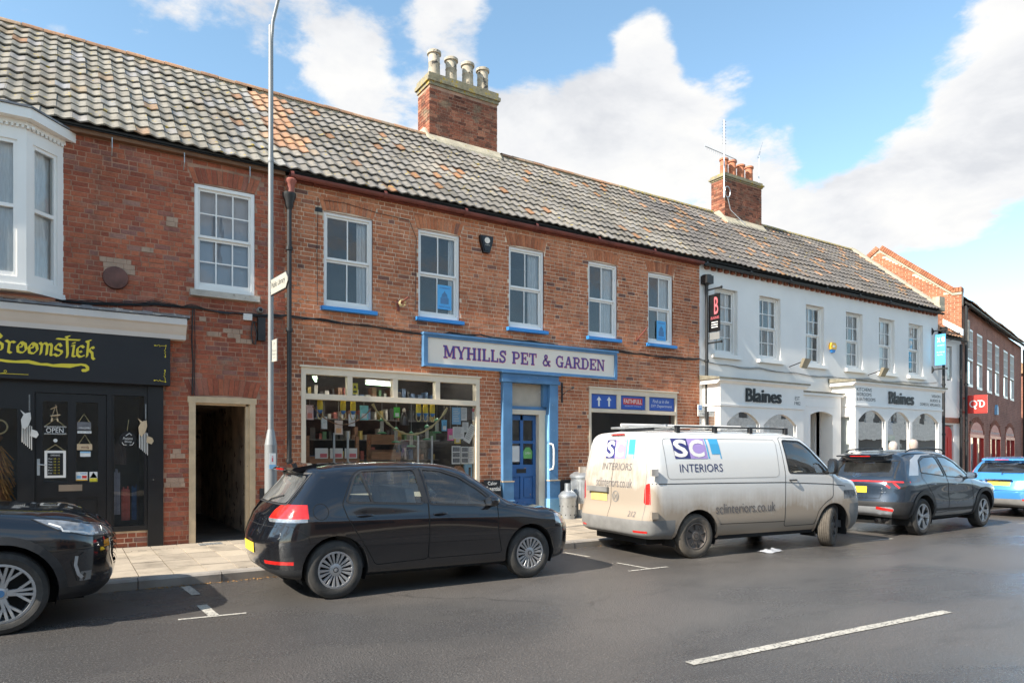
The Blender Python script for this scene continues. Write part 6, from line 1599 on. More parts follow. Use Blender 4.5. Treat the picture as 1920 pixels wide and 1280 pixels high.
for zz_, nm in ((1.13, 'lower'), (1.50, 'upper')):
    for j in range(3):
        x = 4.0 + j * .28
        t = thing('plant_label_card', ['left', 'middle', 'right'][j] + ' white seed card standing in the ' + nm + ' trough of the planter stand', 'card', (x, FY + .42, zz_ - .02), group='white cards in the planter stand')
        q = MB(); q.box(-.12, .12, 0, .006, 0, .19); q.build('card', MT['paper'], t); q = MB(); q.box(-.03, .10, -.002, -.0005, .02, .09); q.build('print', MT['pinkred'], t)
packs = [(3.72, 2.18, .13, .26, (.75, .25, .18), 'white and orange packet hanging at the left end of the rope'), (3.98, 2.02, .11, .22, (.70, .75, .72), 'small silvery packet below the rope, left'), (4.25, 1.92, .15, .26, (.85, .45, .2), 'white packet with yellow and red fruit by the metal pole'),
         (4.50, 2.08, .12, .22, (.80, .82, .80), 'white treat packet right of the red-topped pole'), (4.74, 2.20, .16, .27, (.20, .60, .62), 'turquoise feed packet hanging under the first mullion'), (5.40, 2.26, .12, .2, (.05, .50, .04), 'bright green pouch hanging beside the doll'),
         (6.42, 2.02, .11, .22, (.12, .40, .65), 'pale blue packet right of the bird feeders'), (6.56, 1.83, .13, .24, (.75, .12, .35), 'pink treat packet near the posters'), (6.72, 1.77, .13, .24, (.80, .62, .08), 'yellow treat packet right of the pink one'), (3.68, .90, .2, .16, (.10, .35, .65), 'blue box on the window floor at the far left')]
for i, (x, z, w, h, c, lab) in enumerate(packs):
    t = thing('feed_packet', lab, 'packet', (x, FY + .22, z))
    q = MB(); q.prism([(-w / 2, 0), (w / 2, 0), (w * .46, h * .5), (w / 2, h), (-w / 2, h), (-w * .46, h * .5)], -.02, .01, 'y'); q.build('packet', pm('packet_%d' % i, tuple(.4 * v + .45 for v in c) if i in (0, 2, 3) else c, .4, var=.25, vs=12), t)
    q = MB(); q.box(-w * .34, w * .3, -.023, -.0202, h * .1, h * .45); q.build('print', pm('print_%d' % i, c if i in (0, 2) else (.75, .75, .7), .5), t)
    if z > 1: q = MB(); q.tube([(0, 0, h), (0, 0, 2.62 - z)], .003, 4); q.build('string', MT['galv'], t)
grn = pm('green_plastic', (.02, .20, .07), .4)
for i, (x, z) in enumerate([(5.13, 1.95), (5.42, 1.78), (5.74, 1.70), (6.08, 1.84), (6.30, 1.98)]):
    t = thing('bird_feeder', 'green topped bird feeder, number of place ' + ['first from the left', 'second from the left', 'third and lowest', 'fourth from the left', 'rightmost'][i] + ' in the pet shop window', 'bird feeder', (x, FY + .30, z), group='green bird feeders in the pet shop window')
    t['label'] = ['leftmost green bird feeder hanging beside the wooden stand', 'green bird feeder second from the left under the rope', 'lowest green bird feeder in the middle of the window', 'green bird feeder between the two silver poles', 'rightmost green bird feeder under the beaded rope'][i]
    MB().lathe([(.035, .03), (.035, .24)], 12).build('tube', pm('feeder_seed', (.35, .34, .30), .5, var=.4, vs=30), t, smooth=True)
    q = MB(); q.lathe([(0, .31), (.045, .28), (.055, .24), (.04, .24)], 12); q.build('cap', grn, t, smooth=True); q = MB(); q.lathe([(.0, .0), (.085, .0), (.09, .02), (.04, .035)], 14); q.build('tray', grn, t, smooth=True)
    MB().tube([(0, 0, .3), (0, 0, 2.6 - z)], .003, 4).build('wire', MT['galv'], t)
for i, (x, s_) in enumerate([(3.9, 1), (4.33, 1), (4.52, 1), (5.85, 1), (6.0, 1), (6.15, 1)]):
    t = thing('rope_toy', ['yellow rope toy hanging at the far left of the pet shop window', 'yellow rope toy above the seed cards', 'yellow rope toy just left of the first mullion', 'first of the three rope toys above the poles', 'middle of the three rope toys above the poles', 'last of the three rope toys above the poles'][i], 'pet toy', (x, FY + .2, 2.3), group='rope toys in the pet shop window')
    q = MB(); q.lathe([(.0, .26), (.045, .24), (.052, .16), (.05, .06), (.03, .02), (0, .01)], 14); q.build('plush', MT['yellowp'], t, smooth=True); q = MB(); q.lathe([(.052, .06), (.045, .03), (.02, .0), (0, -.01)], 12); q.build('blue_base', MT['bluesill'], t, smooth=True)
    q = MB(); q.tube([(-.04, 0, .05), (-.05, 0, -.04), (-.02, 0, -.10), (.02, 0, -.10), (.05, 0, -.04), (.04, 0, .05)], .012, 6); q.build('rope', MT['rope'], t, smooth=True)
for i, (x0, z0, x1, z1, sg_, lab, r_) in enumerate([(3.75, 2.42, 4.85, 2.42, .32, 'thin brown garland swagged across the left of the pet shop window', .007), (4.88, 2.5, 6.45, 2.48, .55, 'thick knotted rope garland swagged across the middle of the pet shop window', .016)]):
    q = MB(); N = 26
    P = [(x0 + (x1 - x0) * k / N, FY + .14, z0 + (z1 - z0) * k / N - sg_ * abs(math.sin(PI * k / N)) ** .8) for k in range(N + 1)]
    q.tube(P, [r_ * (1.9 if k % 5 == 0 else 1) for k in range(N + 1)], 7); tag(q.build('garland', MT['rope'] if i else MT['wood'], smooth=True), lab, 'garland')
for i, (x, z1, lab) in enumerate([(4.16, 1.95, 'grey metal pole at the left of the pet shop window'), (4.42, 1.98, 'red-topped white pole beside the grey one'), (5.84, 1.92, 'left silver chain pole in the pet shop window'), (6.14, 1.92, 'right silver chain pole in the pet shop window')]):
    q = MB(); q.tube([(x, FY + .2, .8), (x, FY + .2, z1)], .022, 8); tag(q.build('display_pole', MT['galv'], smooth=True), lab, 'pole', 'poles in the pet shop window')
t = thing('doll', 'small dark robed doll hanging in the middle of the pet shop window', 'toy', (5.56, FY + .24, 2.12)); MB().lathe([(.09, 0), (.07, .15), (.03, .25), (.0, .27)], 12).build('robe', MT['black'], t, smooth=True); MB().lathe([(0, .24), (.03, .26), (.035, .29), (.02, .325), (0, .33)], 12).build('head', MT['creamp'], t, smooth=True)
leafm = pm('pot_plant_leaf', (.10, .16, .03), .6, var=.5, vs=12); flm = pm('autumn_flower', (.42, .12, .05), .6, var=.5, vs=12)
for i, (x, lab) in enumerate([(4.62, 'leafy pot plant right of the red-topped pole'), (4.98, 'red flowered pot plant in front of the wooden stand'), (5.50, 'yellow-green pot plant in the middle of the window floor'), (5.88, 'spotted leaf pot plant beside the silver pole'), (6.9, 'trailing green pot plant near the birdhouse')]):
    t = thing('pot_plant', lab, 'plant', (x, FY + .3, .88)); MB().lathe([(.05, 0), (.07, .12), (.06, .12)], 12, cap=False).build('pot', MT['black'], t)
    q = MB()
    for k in range(70):
        a, e, l = random.uniform(0, 6.28), random.uniform(.2, 1.4), random.uniform(.06, .2); c = Vector((math.cos(a) * math.cos(e), math.sin(a) * math.cos(e), math.sin(e))); p = Vector((0, 0, .12)) + c * l; s_ = Vector((-math.sin(a), math.cos(a), .3)) * .014
        q.poly([p - c * .03, p + s_, p + c * .035, p - s_], random.choice((0, 0, 1)) if i in (1, 3) else 0)
    q.build('leaves', [leafm, flm], t, kind='stuff')
t = thing('birdhouse', 'wicker birdhouse at the right of the pet shop window', 'birdhouse', (6.72, FY + .18, .9)); q = MB(); q.prism([(-.1, 0), (.1, 0), (.13, .2), (-.13, .2)], -.06, .06, 'y'); q.build('body', MT['tan'], t); q = MB(); q.prism([(-.17, .2), (.17, .2), (.06, .38), (0, .42), (-.06, .38)], -.09, .09, 'y'); q.build('roof', MT['wood'], t); MB().box(-.03, .03, -.065, -.06, .05, .18).build('opening', MT['black'], t)
t = thing('flower_pot', 'terracotta flower pot beside the birdhouse', 'pot', (6.45, FY + .2, .95)); MB().lathe([(.05, 0), (.09, .14), (.10, .15), (.10, .18), (.08, .18)], 14).build('pot', MT['terra'], t, smooth=True)
t = thing('blue_box', 'tall bright blue product box at the right end of the pet shop window', 'box', (6.92, FY + .14, .84)); MB().box(-.08, .08, -.03, .03, 0, .62).build('carton', MT['lblue'], t); MB().box(.0, .05, -.032, -.0302, .2, .45).build('slot', MT['black'], t)
posters = [(6.50, 6.70, 2.15, 2.49, 'lb', 'turquoise poster at the top left of the posters in the pet shop window'), (6.71, 6.84, 2.23, 2.49, 'w', 'tall white leaflet right of the turquoise poster'), (6.85, 6.96, 2.25, 2.48, 'd', 'dark photo poster near the window corner'), (6.965, 7.015, 2.22, 2.48, 'p', 'pink headed leaflet at the window edge'),
           (6.52, 6.78, 1.86, 2.10, 'w', 'wide white poster with small photos, second row'), (6.74, 6.88, 2.0, 2.2, 'w', 'white poster with dark pictures overlapping the wide one'), (6.84, 7.0, 1.78, 2.16, 't', 'tilted white poster of small print'),
           (6.50, 6.70, 1.36, 1.72, 'g', 'left sheet of three photo posters in the lower row'), (6.715, 6.885, 1.36, 1.71, 'g', 'middle sheet of three photo posters in the lower row'), (6.895, 7.01, 1.36, 1.71, 'w', 'right sheet of small print in the lower row')]
for i, (a, b, c, d, ty, lab) in enumerate(posters):
    y = FY + .035 + .0015 * i
    t = thing('poster', lab, 'poster', ((a + b) / 2, y, (c + d) / 2), group='posters in the pet shop window'); w, h = (b - a) / 2, (d - c) / 2
    MB().box(-w, w, -.001, 0, -h, h).build('sheet', {'lb': MT['lblue'], 'd': pm('dark_photo', (.10, .07, .06), .5, var=.5, vs=18)}.get(ty, MT['paper']), t)
    q = MB()
    if ty == 'g':
        for k in range(3): q.box(-w * .8, w * .8, -.0025, -.0012, -h * .85 + k * h * .62, -h * .85 + k * h * .62 + h * .5)
        q.build('photographs', pm('grey_photo_%d' % i, (.16, .17, .18), .5, var=.7, vs=40), t)
    elif ty != 'd':
        for k in range(8): z = h * .75 - k * h * .2; q.box(-w * .75, w * random.uniform(.3, .75), -.0025, -.0012, z, z + h * .06)
        q.build('print', MT['steelgrey'] if ty != 'lb' else MT['paper'], t)
    if ty == 'p': MB().box(-w, w, -.0028, -.0012, h * .5, h).build('heading', MT['pinkred'], t)
    if ty == 't': t.rotation_euler = (0, R(28), 0)
t = thing('transom_notice', 'small yellow notice in the second transom pane', 'notice', (4.50, FY + .03, 2.66)); MB().box(-.06, .05, 0, .002, 0, .20).build('sheet', MT['yellowp'], t); q = MB(); q.prism([(-.035, .11), (.025, .11), (-.005, .17)], -.001, 0, 'y'); q.box(-.04, .03, -.001, 0, .03, .06); q.build('print', MT['blackm'], t)
# upstairs posters
for i, (x, z, lab) in enumerate(((6.36, 4.66, 'blue poster of a domed building in the second sash window'), (12.28, 4.55, 'blue poster in the last blue-silled sash window'))):
    t = thing('poster', lab, 'poster', (x, FY + .085, z), group='blue posters upstairs'); MB().box(-.155, .155, -.001, 0, -.24, .24).build('sheet', skyb, t)
    q = MB(); q.prism([(-.065, .02), (.065, .02), (.055, .06), (.02, .095), (0, .13), (-.02, .095), (-.055, .06)], -.0024, -.0012, 'y'); q.box(-.09, .09, -.0024, -.0012, -.13, -.01); q.box(-.07, .07, -.0024, -.0012, -.005, .015); q.build('drawing', MT['bluep'], t)
    q = MB(); q.text('WYMONDHAM', (-.11, .11, .17, .20), -.0025); q.text('MARKET CROSS', (-.12, .12, -.2, -.17), -.0025); q.build('lettering', MT['purple'], t)
# right shop window panels
dbl = pm('royal_blue_panel', (.03, .10, .42), .45, var=.03)
t = flat_sign('window_panel', 'blue transom panel with two white arrows over the right shop window', 'sign', (10.02, 10.765, 2.60, 2.915), FY + .012, dbl)
q = MB((10.02, FY + .012, 2.60))
for x in (10.25, 10.55): q.prism([(x - .025, 2.64), (x + .025, 2.64), (x + .025, 2.78), (x + .07, 2.78), (x, 2.87), (x - .07, 2.78), (x - .025, 2.78)], FY + .003, FY + .0045, 'y')
q.build('arrows', MT['paper'], t)
t = flat_sign('window_panel', 'blue transom panel with a red badge reading FAITHFULL', 'sign', (10.895, 11.665, 2.60, 2.915), FY + .012, dbl, [('QUALITY TOOLS', (11.03, 11.53, 2.66, 2.69), MT['paper'], 0)], parts=[((10.98, 11.58, 2.71, 2.86), MT['red'], 'badge')])
q = MB((10.895, FY + .012, 2.60)); q.text('FAITHFULL', (11.0, 11.56, 2.735, 2.835), FY + .0015, .01); q.build('lettering', MT['paper'], t)
t = flat_sign('window_panel', 'blue transom panel reading Find us in the DIY Department', 'sign', (11.79, 12.63, 2.60, 2.915), FY + .012, dbl)
q = MB((11.79, FY + .012, 2.60)); q.text('Find us in the', (11.92, 12.45, 2.78, 2.86), FY + .0045, shear=.2); q.text('DIY Department', (11.86, 12.55, 2.66, 2.74), FY + .0045, shear=.2); q.build('lettering', MT['paper'], t)
t = thing('door_notice', 'white map notice in the lower left pane of the blue door', 'notice', (8.07, yb + .02, 1.53)); MB().box(-.14, .14, -.001, 0, -.14, .2).build('sheet', MT['paper'], t)
t = thing('door_notice', 'green sign in the lower right pane of the blue door', 'notice', (8.42, yb + .02, 1.58)); MB().prism([(-.11, -.12), (.11, -.12), (.12, .03), (.05, .12), (-.05, .12), (-.12, .03)], -.001, 0, 'y').build('sheet', pm('lime_green', (.15, .42, .12), .5), t); q = MB(); q.text('OPEN', (-.07, .07, -.03, .02), -.002); q.build('lettering', MT['paper'], t)
# white shops' displays
for i, (x, w) in enumerate(((14.98, .26), (15.55, .24))):
    t = flat_sign('sale_sign', ['pale blue Sale sign at the right of the first arched window', 'pale blue Sale sign at the left of the second arched window'][i], 'sign', (x - w / 2 - .05, x + w / 2 + .05, 1.80, 2.30), yf1 + .12, pm('pale_ice_%d' % i, (.62, .72, .74), .5), [('Sale', (x - .13, x + .10, 2.02, 2.18), MT['pinkred'], 0)], group='Sale signs in the arched windows')
t = flat_sign('sale_sign', 'green DEALS sign hanging in the middle arched window of the far white shop', 'sign', (21.25, 21.75, 1.75, 2.1), yf2 + .3, pm('leaf_green', (.12, .45, .12), .5), [('DEALS', (21.3, 21.7, 1.83, 1.98), MT['paper'], 0)])
t = thing('display_figure', 'blue and white star shaped display above the DEALS sign', 'display', (21.45, yf2 + .3, 2.15)); MB().prism([(-.18, 0), (.18, 0), (.1, .25), (.22, .4), (.06, .4), (0, .6), (-.06, .4), (-.22, .4), (-.1, .25)], -.02, .02, 'y').build('figure', MT['bluesill'], t)
for i, (x, z, w, h, c) in enumerate([(14.2, .7, .7, 1.2, (.10, .20, .42)), (14.9, .7, .5, .9, (.35, .22, .12)), (16.1, .7, .9, 1.5, (.60, .55, .45)), (19.8, .7, .8, .9, (.6, .6, .6)), (21.2, .7, .7, .9, (.25, .30, .12)), (22.8, .7, 1.1, 1.3, (.5, .5, .5)), (20.3, 1.2, .3, .5, (.15, .2, .2))]):
    t = thing('display_unit', ['blue cabinet', 'brown chest', 'cream dresser', 'white appliance', 'green display', 'grey kitchen unit', 'dark television'][i] + ' inside ' + ['the first arched window', 'the first white shop near the Sale signs', 'the second arched window', 'the left arched window of the far shop', 'the middle arched window of the far shop', 'the right arched window of the far shop', 'the far white shop by the left arch'][i], 'furniture', (x, FY + .2, z - .5))
    q = MB(); q.box(-w / 2, w / 2, 0, .4, 0, h); q.box(-w / 2 - .03, w / 2 + .03, -.03, .42, h, h + .04); q.build('cabinet', pm('unit_%d' % i, c, .6), t)
    q = MB(); q.box(-w / 2 + .05, -.02, -.015, 0, .1, h - .08); q.box(.02, w / 2 - .05, -.015, 0, .1, h - .08); q.build('doors', pm('unitd_%d' % i, tuple(v * 1.2 for v in c), .5), t)
# rack of plants outside the brick store
t = thing('plant_rack', 'metal rack of potted plants at the end of the dark brick store', 'plant rack', (37.4, 13.4, .15), R(14))
for z in (.3, .8, 1.3, 1.75): MB().box(-.8, .8, -.25, .25, z, z + .04).build('shelf', MT['galv'], t)
for x in (-.8, .8): MB().box(x - .02, x + .02, -.25, .25, 0, 1.85).build('upright', MT['galv'], t)
q = MB()
for k in range(500):
    p = Vector((random.uniform(-.75, .75), random.uniform(-.25, .2), random.choice((.35, .85, 1.35)) + random.uniform(0, .28))); s_ = Vector([random.uniform(-1, 1) for _ in range(3)]) * .05; u_ = Vector([random.uniform(-1, 1) for _ in range(3)]) * .05
    q.poly([p - s_, p + u_, p + s_], random.choice((0, 0, 1)))
q.build('leaves', [leafm, flm], t, kind='stuff')
# ------------------------------------------------------------------ cars
def pchip(xs, ys):
    xs = np.array(xs, float); ys = np.array(ys, float)
    if len(xs) == 1: return lambda x: np.full(np.shape(x), ys[0])
    h = np.diff(xs); d = np.diff(ys) / h; m = np.zeros(len(xs)); m[0], m[-1] = d[0], d[-1]
    for i in range(1, len(xs) - 1):
        if d[i - 1] * d[i] > 0: m[i] = 2 * d[i - 1] * d[i] / (d[i - 1] + d[i])
    def f(x):
        x = np.clip(np.asarray(x, float), xs[0], xs[-1]); i = np.clip(np.searchsorted(xs, x) - 1, 0, len(h) - 1)
        t = (x - xs[i]) / h[i]
        return ys[i] * (1 + 2 * t) * (1 - t) ** 2 + m[i] * h[i] * t * (1 - t) ** 2 + ys[i + 1] * t * t * (3 - 2 * t) + m[i + 1] * h[i] * t * t * (t - 1)
    return f

def loft(rows, ns=48, nc=10, sub=4):
    """rows from sill to roof centre: (z table, w table, (xr, zr), (xf, zf), xc rear, xc front, squareness)"""
    G = []
    for (zt, wt_, r, f, xcr, xcf, n) in rows:
        z = pchip(*zip(*zt)); w = pchip(*zip(*wt_)) if hasattr(wt_, '__len__') else (lambda x, c=wt_: np.full(np.shape(x), float(c)))
        P = []
        e = 2 / n
        for j in range(nc):
            t = PI / 2 * j / nc; s_, c_ = math.sin(t) ** e if t > 0 else 0, math.cos(t) ** e
            W = float(w(xcr)); y = W * s_
            P.append((xcr - (xcr - r[0]) * c_, y, r[1] + (float(z(xcr)) - r[1]) * s_ ** 2))
        for x in np.linspace(xcr, xcf, ns): P.append((x, float(w(x)), float(z(x))))
        for j in range(nc - 1, -1, -1):
            t = PI / 2 * j / nc; s_, c_ = math.sin(t) ** e if t > 0 else 0, math.cos(t) ** e
            W = float(w(xcf)); P.append((xcf + (f[0] - xcf) * c_, W * s_, f[1] + (float(z(xcf)) - f[1]) * s_ ** 2))
        G.append(P)
    A = np.array(G); K = len(rows); q = np.linspace(0, K - 1, (K - 1) * sub + 1); out = np.zeros((len(q), A.shape[1], 3))
    for c in range(A.shape[1]):
        for k in range(3): out[:, c, k] = pchip(range(K), A[:, c, k])(q)
    return out

def body_bm(out):
    bm = bmesh.new(); nr, ncol = out.shape[:2]
    for sgn in (1, -1):
        V = [[bm.verts.new((p[0], p[1] * sgn, p[2])) for p in row] for row in out]
        for i in range(nr - 1):
            for j in range(ncol - 1): bm.faces.new((V[i][j], V[i][j + 1], V[i + 1][j + 1], V[i + 1][j]))
    bmesh.ops.remove_doubles(bm, verts=bm.verts, dist=2e-4)
    bmesh.ops.dissolve_degenerate(bm, edges=bm.edges, dist=1e-4)
    bmesh.ops.recalc_face_normals(bm, faces=bm.faces); bm.normal_update()
    if sum(f.normal.z * f.calc_area() for f in bm.faces) < 0:
        bmesh.ops.reverse_faces(bm, faces=bm.faces)
    bm.normal_update()
    return bm

AX = {'side': (0, 2, 1), 'end': (1, 2, 0), 'top': (0, 1, 2)}
def inpoly(p, poly):
    c = False; n = len(poly)
    for i in range(n):
        a, b = poly[i], poly[(i + 1) % n]
        if (a[1] > p[1]) != (b[1] > p[1]) and p[0] < (b[0] - a[0]) * (p[1] - a[1]) / (b[1] - a[1]) + a[0]: c = not c
    return c
def cut(bm, poly, proj, sel):
    a, b, n = AX[proj]; N = len(poly)
    for i in range(N):
        p, q = poly[i], poly[(i + 1) % N]
        x0, x1, y0, y1 = min(p[0], q[0]) - .002, max(p[0], q[0]) + .002, min(p[1], q[1]) - .002, max(p[1], q[1]) + .002
        fs = []
        for f in bm.faces:
            if not sel(f): continue
            c = [v.co for v in f.verts]
            if max(v[a] for v in c) < x0 or min(v[a] for v in c) > x1 or max(v[b] for v in c) < y0 or min(v[b] for v in c) > y1: continue
            fs.append(f)
        if not fs: continue
        es = list({e for f in fs for e in f.edges}); vs = list({v for f in fs for v in f.verts})
        co = Vector((0, 0, 0)); co[a], co[b] = p; no = Vector((0, 0, 0)); no[a], no[b] = q[1] - p[1], -(q[0] - p[0])
        if no.length < 1e-6: continue
        bmesh.ops.bisect_plane(bm, geom=fs + es + vs, plane_co=co, plane_no=no.normalized(), dist=1e-4)
    bm.normal_update()
    return [f for f in bm.faces if sel(f) and inpoly((f.calc_center_median()[a], f.calc_center_median()[b]), poly)]
def cutbox(bm, x, y, z, sel=lambda f: True):
    rng = (x, y, z)
    for k in range(3):
        for v in rng[k]:
            if abs(v) > 50: continue
            fs = [f for f in bm.faces if sel(f) and all(max(w.co[m] for w in f.verts) > rng[m][0] - .002 and min(w.co[m] for w in f.verts) < rng[m][1] + .002 for m in range(3))]
            co = Vector((0, 0, 0)); co[k] = v; no = Vector((0, 0, 0)); no[k] = 1
            if fs: bmesh.ops.bisect_plane(bm, geom=fs + list({e for f in fs for e in f.edges}) + list({v_ for f in fs for v_ in f.verts}), plane_co=co, plane_no=no, dist=1e-4)
    bm.normal_update()
    return [f for f in bm.faces if sel(f) and all(rng[m][0] < f.calc_center_median()[m] < rng[m][1] for m in range(3))]
def takeout(bm, faces, name, mats, parent, recess=0.0, label=None):
    if not faces: return None
    nb = bmesh.new(); mp = {}
    for f in faces:
        vs = []
        for v in f.verts:
            if v not in mp: mp[v] = nb.verts.new(v.co - v.normal * recess)
            vs.append(mp[v])
        try: nb.faces.new(vs)
        except ValueError: pass
    bmesh.ops.delete(bm, geom=faces, context='FACES')
    me = bpy.data.meshes.new(name); nb.to_mesh(me); nb.free()
    for m in (mats if isinstance(mats, (list, tuple)) else [mats]): me.materials.append(m)
    me.shade_smooth()
    o = link(name, me, parent, label=label)
    return o
def side_sel(s, x0=-9, x1=99, zmin=-9): return lambda f: f.normal.y * s > .12 and f.calc_center_median().y * s > .25 and x0 < f.calc_center_median().x < x1
def end_sel(rear, xm): return (lambda f: f.normal.x < -.1 and f.calc_center_median().x < xm) if rear else (lambda f: f.normal.x > .12 and f.calc_center_median().x > xm)

class Skin:
    """surface of the finished body, for laying seams, trims and lettering on it"""
    def __init__(s, bm): s.t = BVHTree.FromBMesh(bm)
    def hit(s, a, b, proj, sg):
        if proj == 'side': o, d = Vector((a, 3 * sg, b)), Vector((0, -sg, 0))
        elif proj == 'end': o, d = Vector((-2 if sg < 0 else 9, a, b)), Vector((-sg, 0, 0))
        else: o, d = Vector((a, b, 4)), Vector((0, 0, -1))
        l, n, _, _ = s.t.ray_cast(o, d)
        return l, (n if n is None or n.dot(d) < 0 else -n)
    def ribbon(s, mb, pts, proj, sg, w, off=.002, m=0, closed=False, step=.05):
        P = []
        pts = list(pts) + ([pts[0]] if closed else [])
        for p, q in zip(pts, pts[1:]):
            k = max(1, int(math.hypot(q[0] - p[0], q[1] - p[1]) / step))
            for i in range(k): P.append((p[0] + (q[0] - p[0]) * i / k, p[1] + (q[1] - p[1]) * i / k))
        P.append(pts[-1])
        H = [s.hit(a, b, proj, sg) for a, b in P]; H = [h for h in H if h[0] is not None]
        if len(H) < 2: return
        L = []
        for i, (l, n) in enumerate(H):
            t = (H[min(i + 1, len(H) - 1)][0] - H[max(i - 1, 0)][0]).normalized(); d = n.cross(t).normalized() * w / 2
            L.append((l + n * off + d, l + n * off - d))
        for (a, b), (c, d) in zip(L, L[1:]): mb.poly([a, c, d, b], m)
    def fill(s, mb, vs, fs, proj, sg, off=.003, m=0):
        V = []
        for a, b in vs:
            l, n = s.hit(a, b, proj, sg)
            if l is None: return
            V.append(l + n * off)
        mb.mesh(V, fs, m)

def wheel(parent, x, y, r, w, rimr, style, mats, steer=0):
    ty, rm, dk = mats
    o = MB(); h = w / 2
    prof = [(rimr - .01, h - .03), (rimr, h - .008), (rimr + .012, h), (rimr + (r - rimr) * .5, h + .006), (r - .035, h - .004), (r - .012, h - .016), (r - .003, h - .035)]
    tread = []
    for k in range(5):
        yy = (h - .04) - (2 * h - .08) * k / 4
        tread += [(r, yy + .012), (r, yy - .008), (r - .008, yy - .010), (r - .008, yy - .014)] if k < 4 else [(r, yy + .01), (r, yy)]
    pr = prof + tread + [(a, -b) for a, b in prof[::-1]]
    o.lathe(pr, 44, axis='y')
    wo = o.build('wheel', ty, parent, smooth=True, angle=35, loc=(x, y, r)); wo.rotation_euler = (random.uniform(0, 0), 0, steer + (PI if y > 0 else 0))
    # outer face towards -y
    b = MB(); f = -h + .012
    b.lathe([(rimr - .01, -f), (rimr - .005, f + .005), (rimr - .001, f - .006), (rimr - .022, f - .008), (rimr - .03, f + .02), (rimr - .035, .03)], 40, axis='y', m=0)
    b.lathe([(rimr - .03, .03), (.0, .03)], 40, axis='y', m=1)
    def sp(r0, a0, w0, r1, a1, w1, d0=.0, d1=.0, t=.025, m=0):
        p0 = Vector((r0 * math.cos(a0), r0 * math.sin(a0))); p1 = Vector((r1 * math.cos(a1), r1 * math.sin(a1))); d = (p1 - p0).normalized(); n = Vector((-d.y, d.x))
        A = [(p0 + n * w0 / 2, d0), (p0 - n * w0 / 2, d0), (p1 - n * w1 / 2, d1), (p1 + n * w1 / 2, d1)]
        e = .22
        T = [(p0 + n * w0 / 2 * (1 - e), d0), (p0 - n * w0 / 2 * (1 - e), d0), (p1 - n * w1 / 2 * (1 - e), d1), (p1 + n * w1 / 2 * (1 - e), d1)]
        b.mesh([(v.x, f + dd - .006, v.y) for v, dd in T] + [(v.x, f + dd, v.y) for v, dd in A] + [(v.x, f + dd + t, v.y) for v, dd in A],
               [(0, 1, 2, 3), (0, 4, 5, 1), (1, 5, 6, 2), (2, 6, 7, 3), (3, 7, 4, 0), (4, 8, 9, 5), (5, 9, 10, 6), (6, 10, 11, 7), (7, 11, 8, 4)], m)
    R0 = rimr - .02
    if style == 'multi':
        for k in range(18):
            a = 2 * PI * k / 18; sp(.065, a, .016, R0, a + (.02 if k % 2 else -.02), .040, .014, .0)
        b.lathe([(0, f + .002), (.045, f + .004), (.07, f + .012), (.075, f + .03)], 24, axis='y'); b.lathe([(.022, f - .001), (.03, f - .001)], 20, axis='y', m=1)
    elif style == 'steel':
        b.lathe([(.0, f + .0), (.06, f + .002), (.075, f + .014), (R0 * .9, f + .012), (R0, f + .0)], 40, axis='y')
        for k in range(8):
            a = 2 * PI * k / 8 + .2; sp(.10, a, .014, R0 * .93, a, .03, .006, .003, .002, m=1)
        b.lathe([(.03, f - .003), (.038, f - .003)], 20, axis='y', m=1)
    elif style == 'y5':
        for k in range(5):
            a = 2 * PI * k / 5 + .3
            for q in (-1, 1):
                sp(.05, a + q * .2, .034, R0 * .62, a + q * .13, .030, .016, .008); sp(R0 * .55, a + q * .12, .026, R0, a + q * .10, .026, .009, .0); sp(R0 * .50, a + q * .14, .026, R0, a + q * .40, .026, .01, .0)
        b.lathe([(0, f + .006), (.035, f + .007), (.06, f + .018), (.065, f + .04)], 24, axis='y')
        b.lathe([(0, f + .004), (.032, f + .005)], 20, axis='y', m=2)
        for k in range(5): a = 2 * PI * k / 5 + .3 + PI / 5; b.lathe([(0, f + .012), (.012, f + .013)], 10, (.055 * math.cos(a), 0, .055 * math.sin(a)), 'y')
    else:
        for k in range(5):
            a = 2 * PI * k / 5 + .1
            sp(.04, a, .06, R0, a + .10, .035, .015, 0); sp(R0 * .35, a + .05, .04, R0 * .97, a - .25, .03, .012, 0); sp(R0 * .70, a - .3, .03, R0, a + .08, .03, .006, .002)
            sp(.05, a + .3, .02, R0, a + .38, .02, .018, .004, m=1)
        b.lathe([(0, f + .006), (.03, f + .007), (.05, f + .018)], 24, axis='y')
    rb = b.build('rim', [rm, dk, MT['bluep']], wo, smooth=True, angle=28)
    return wo

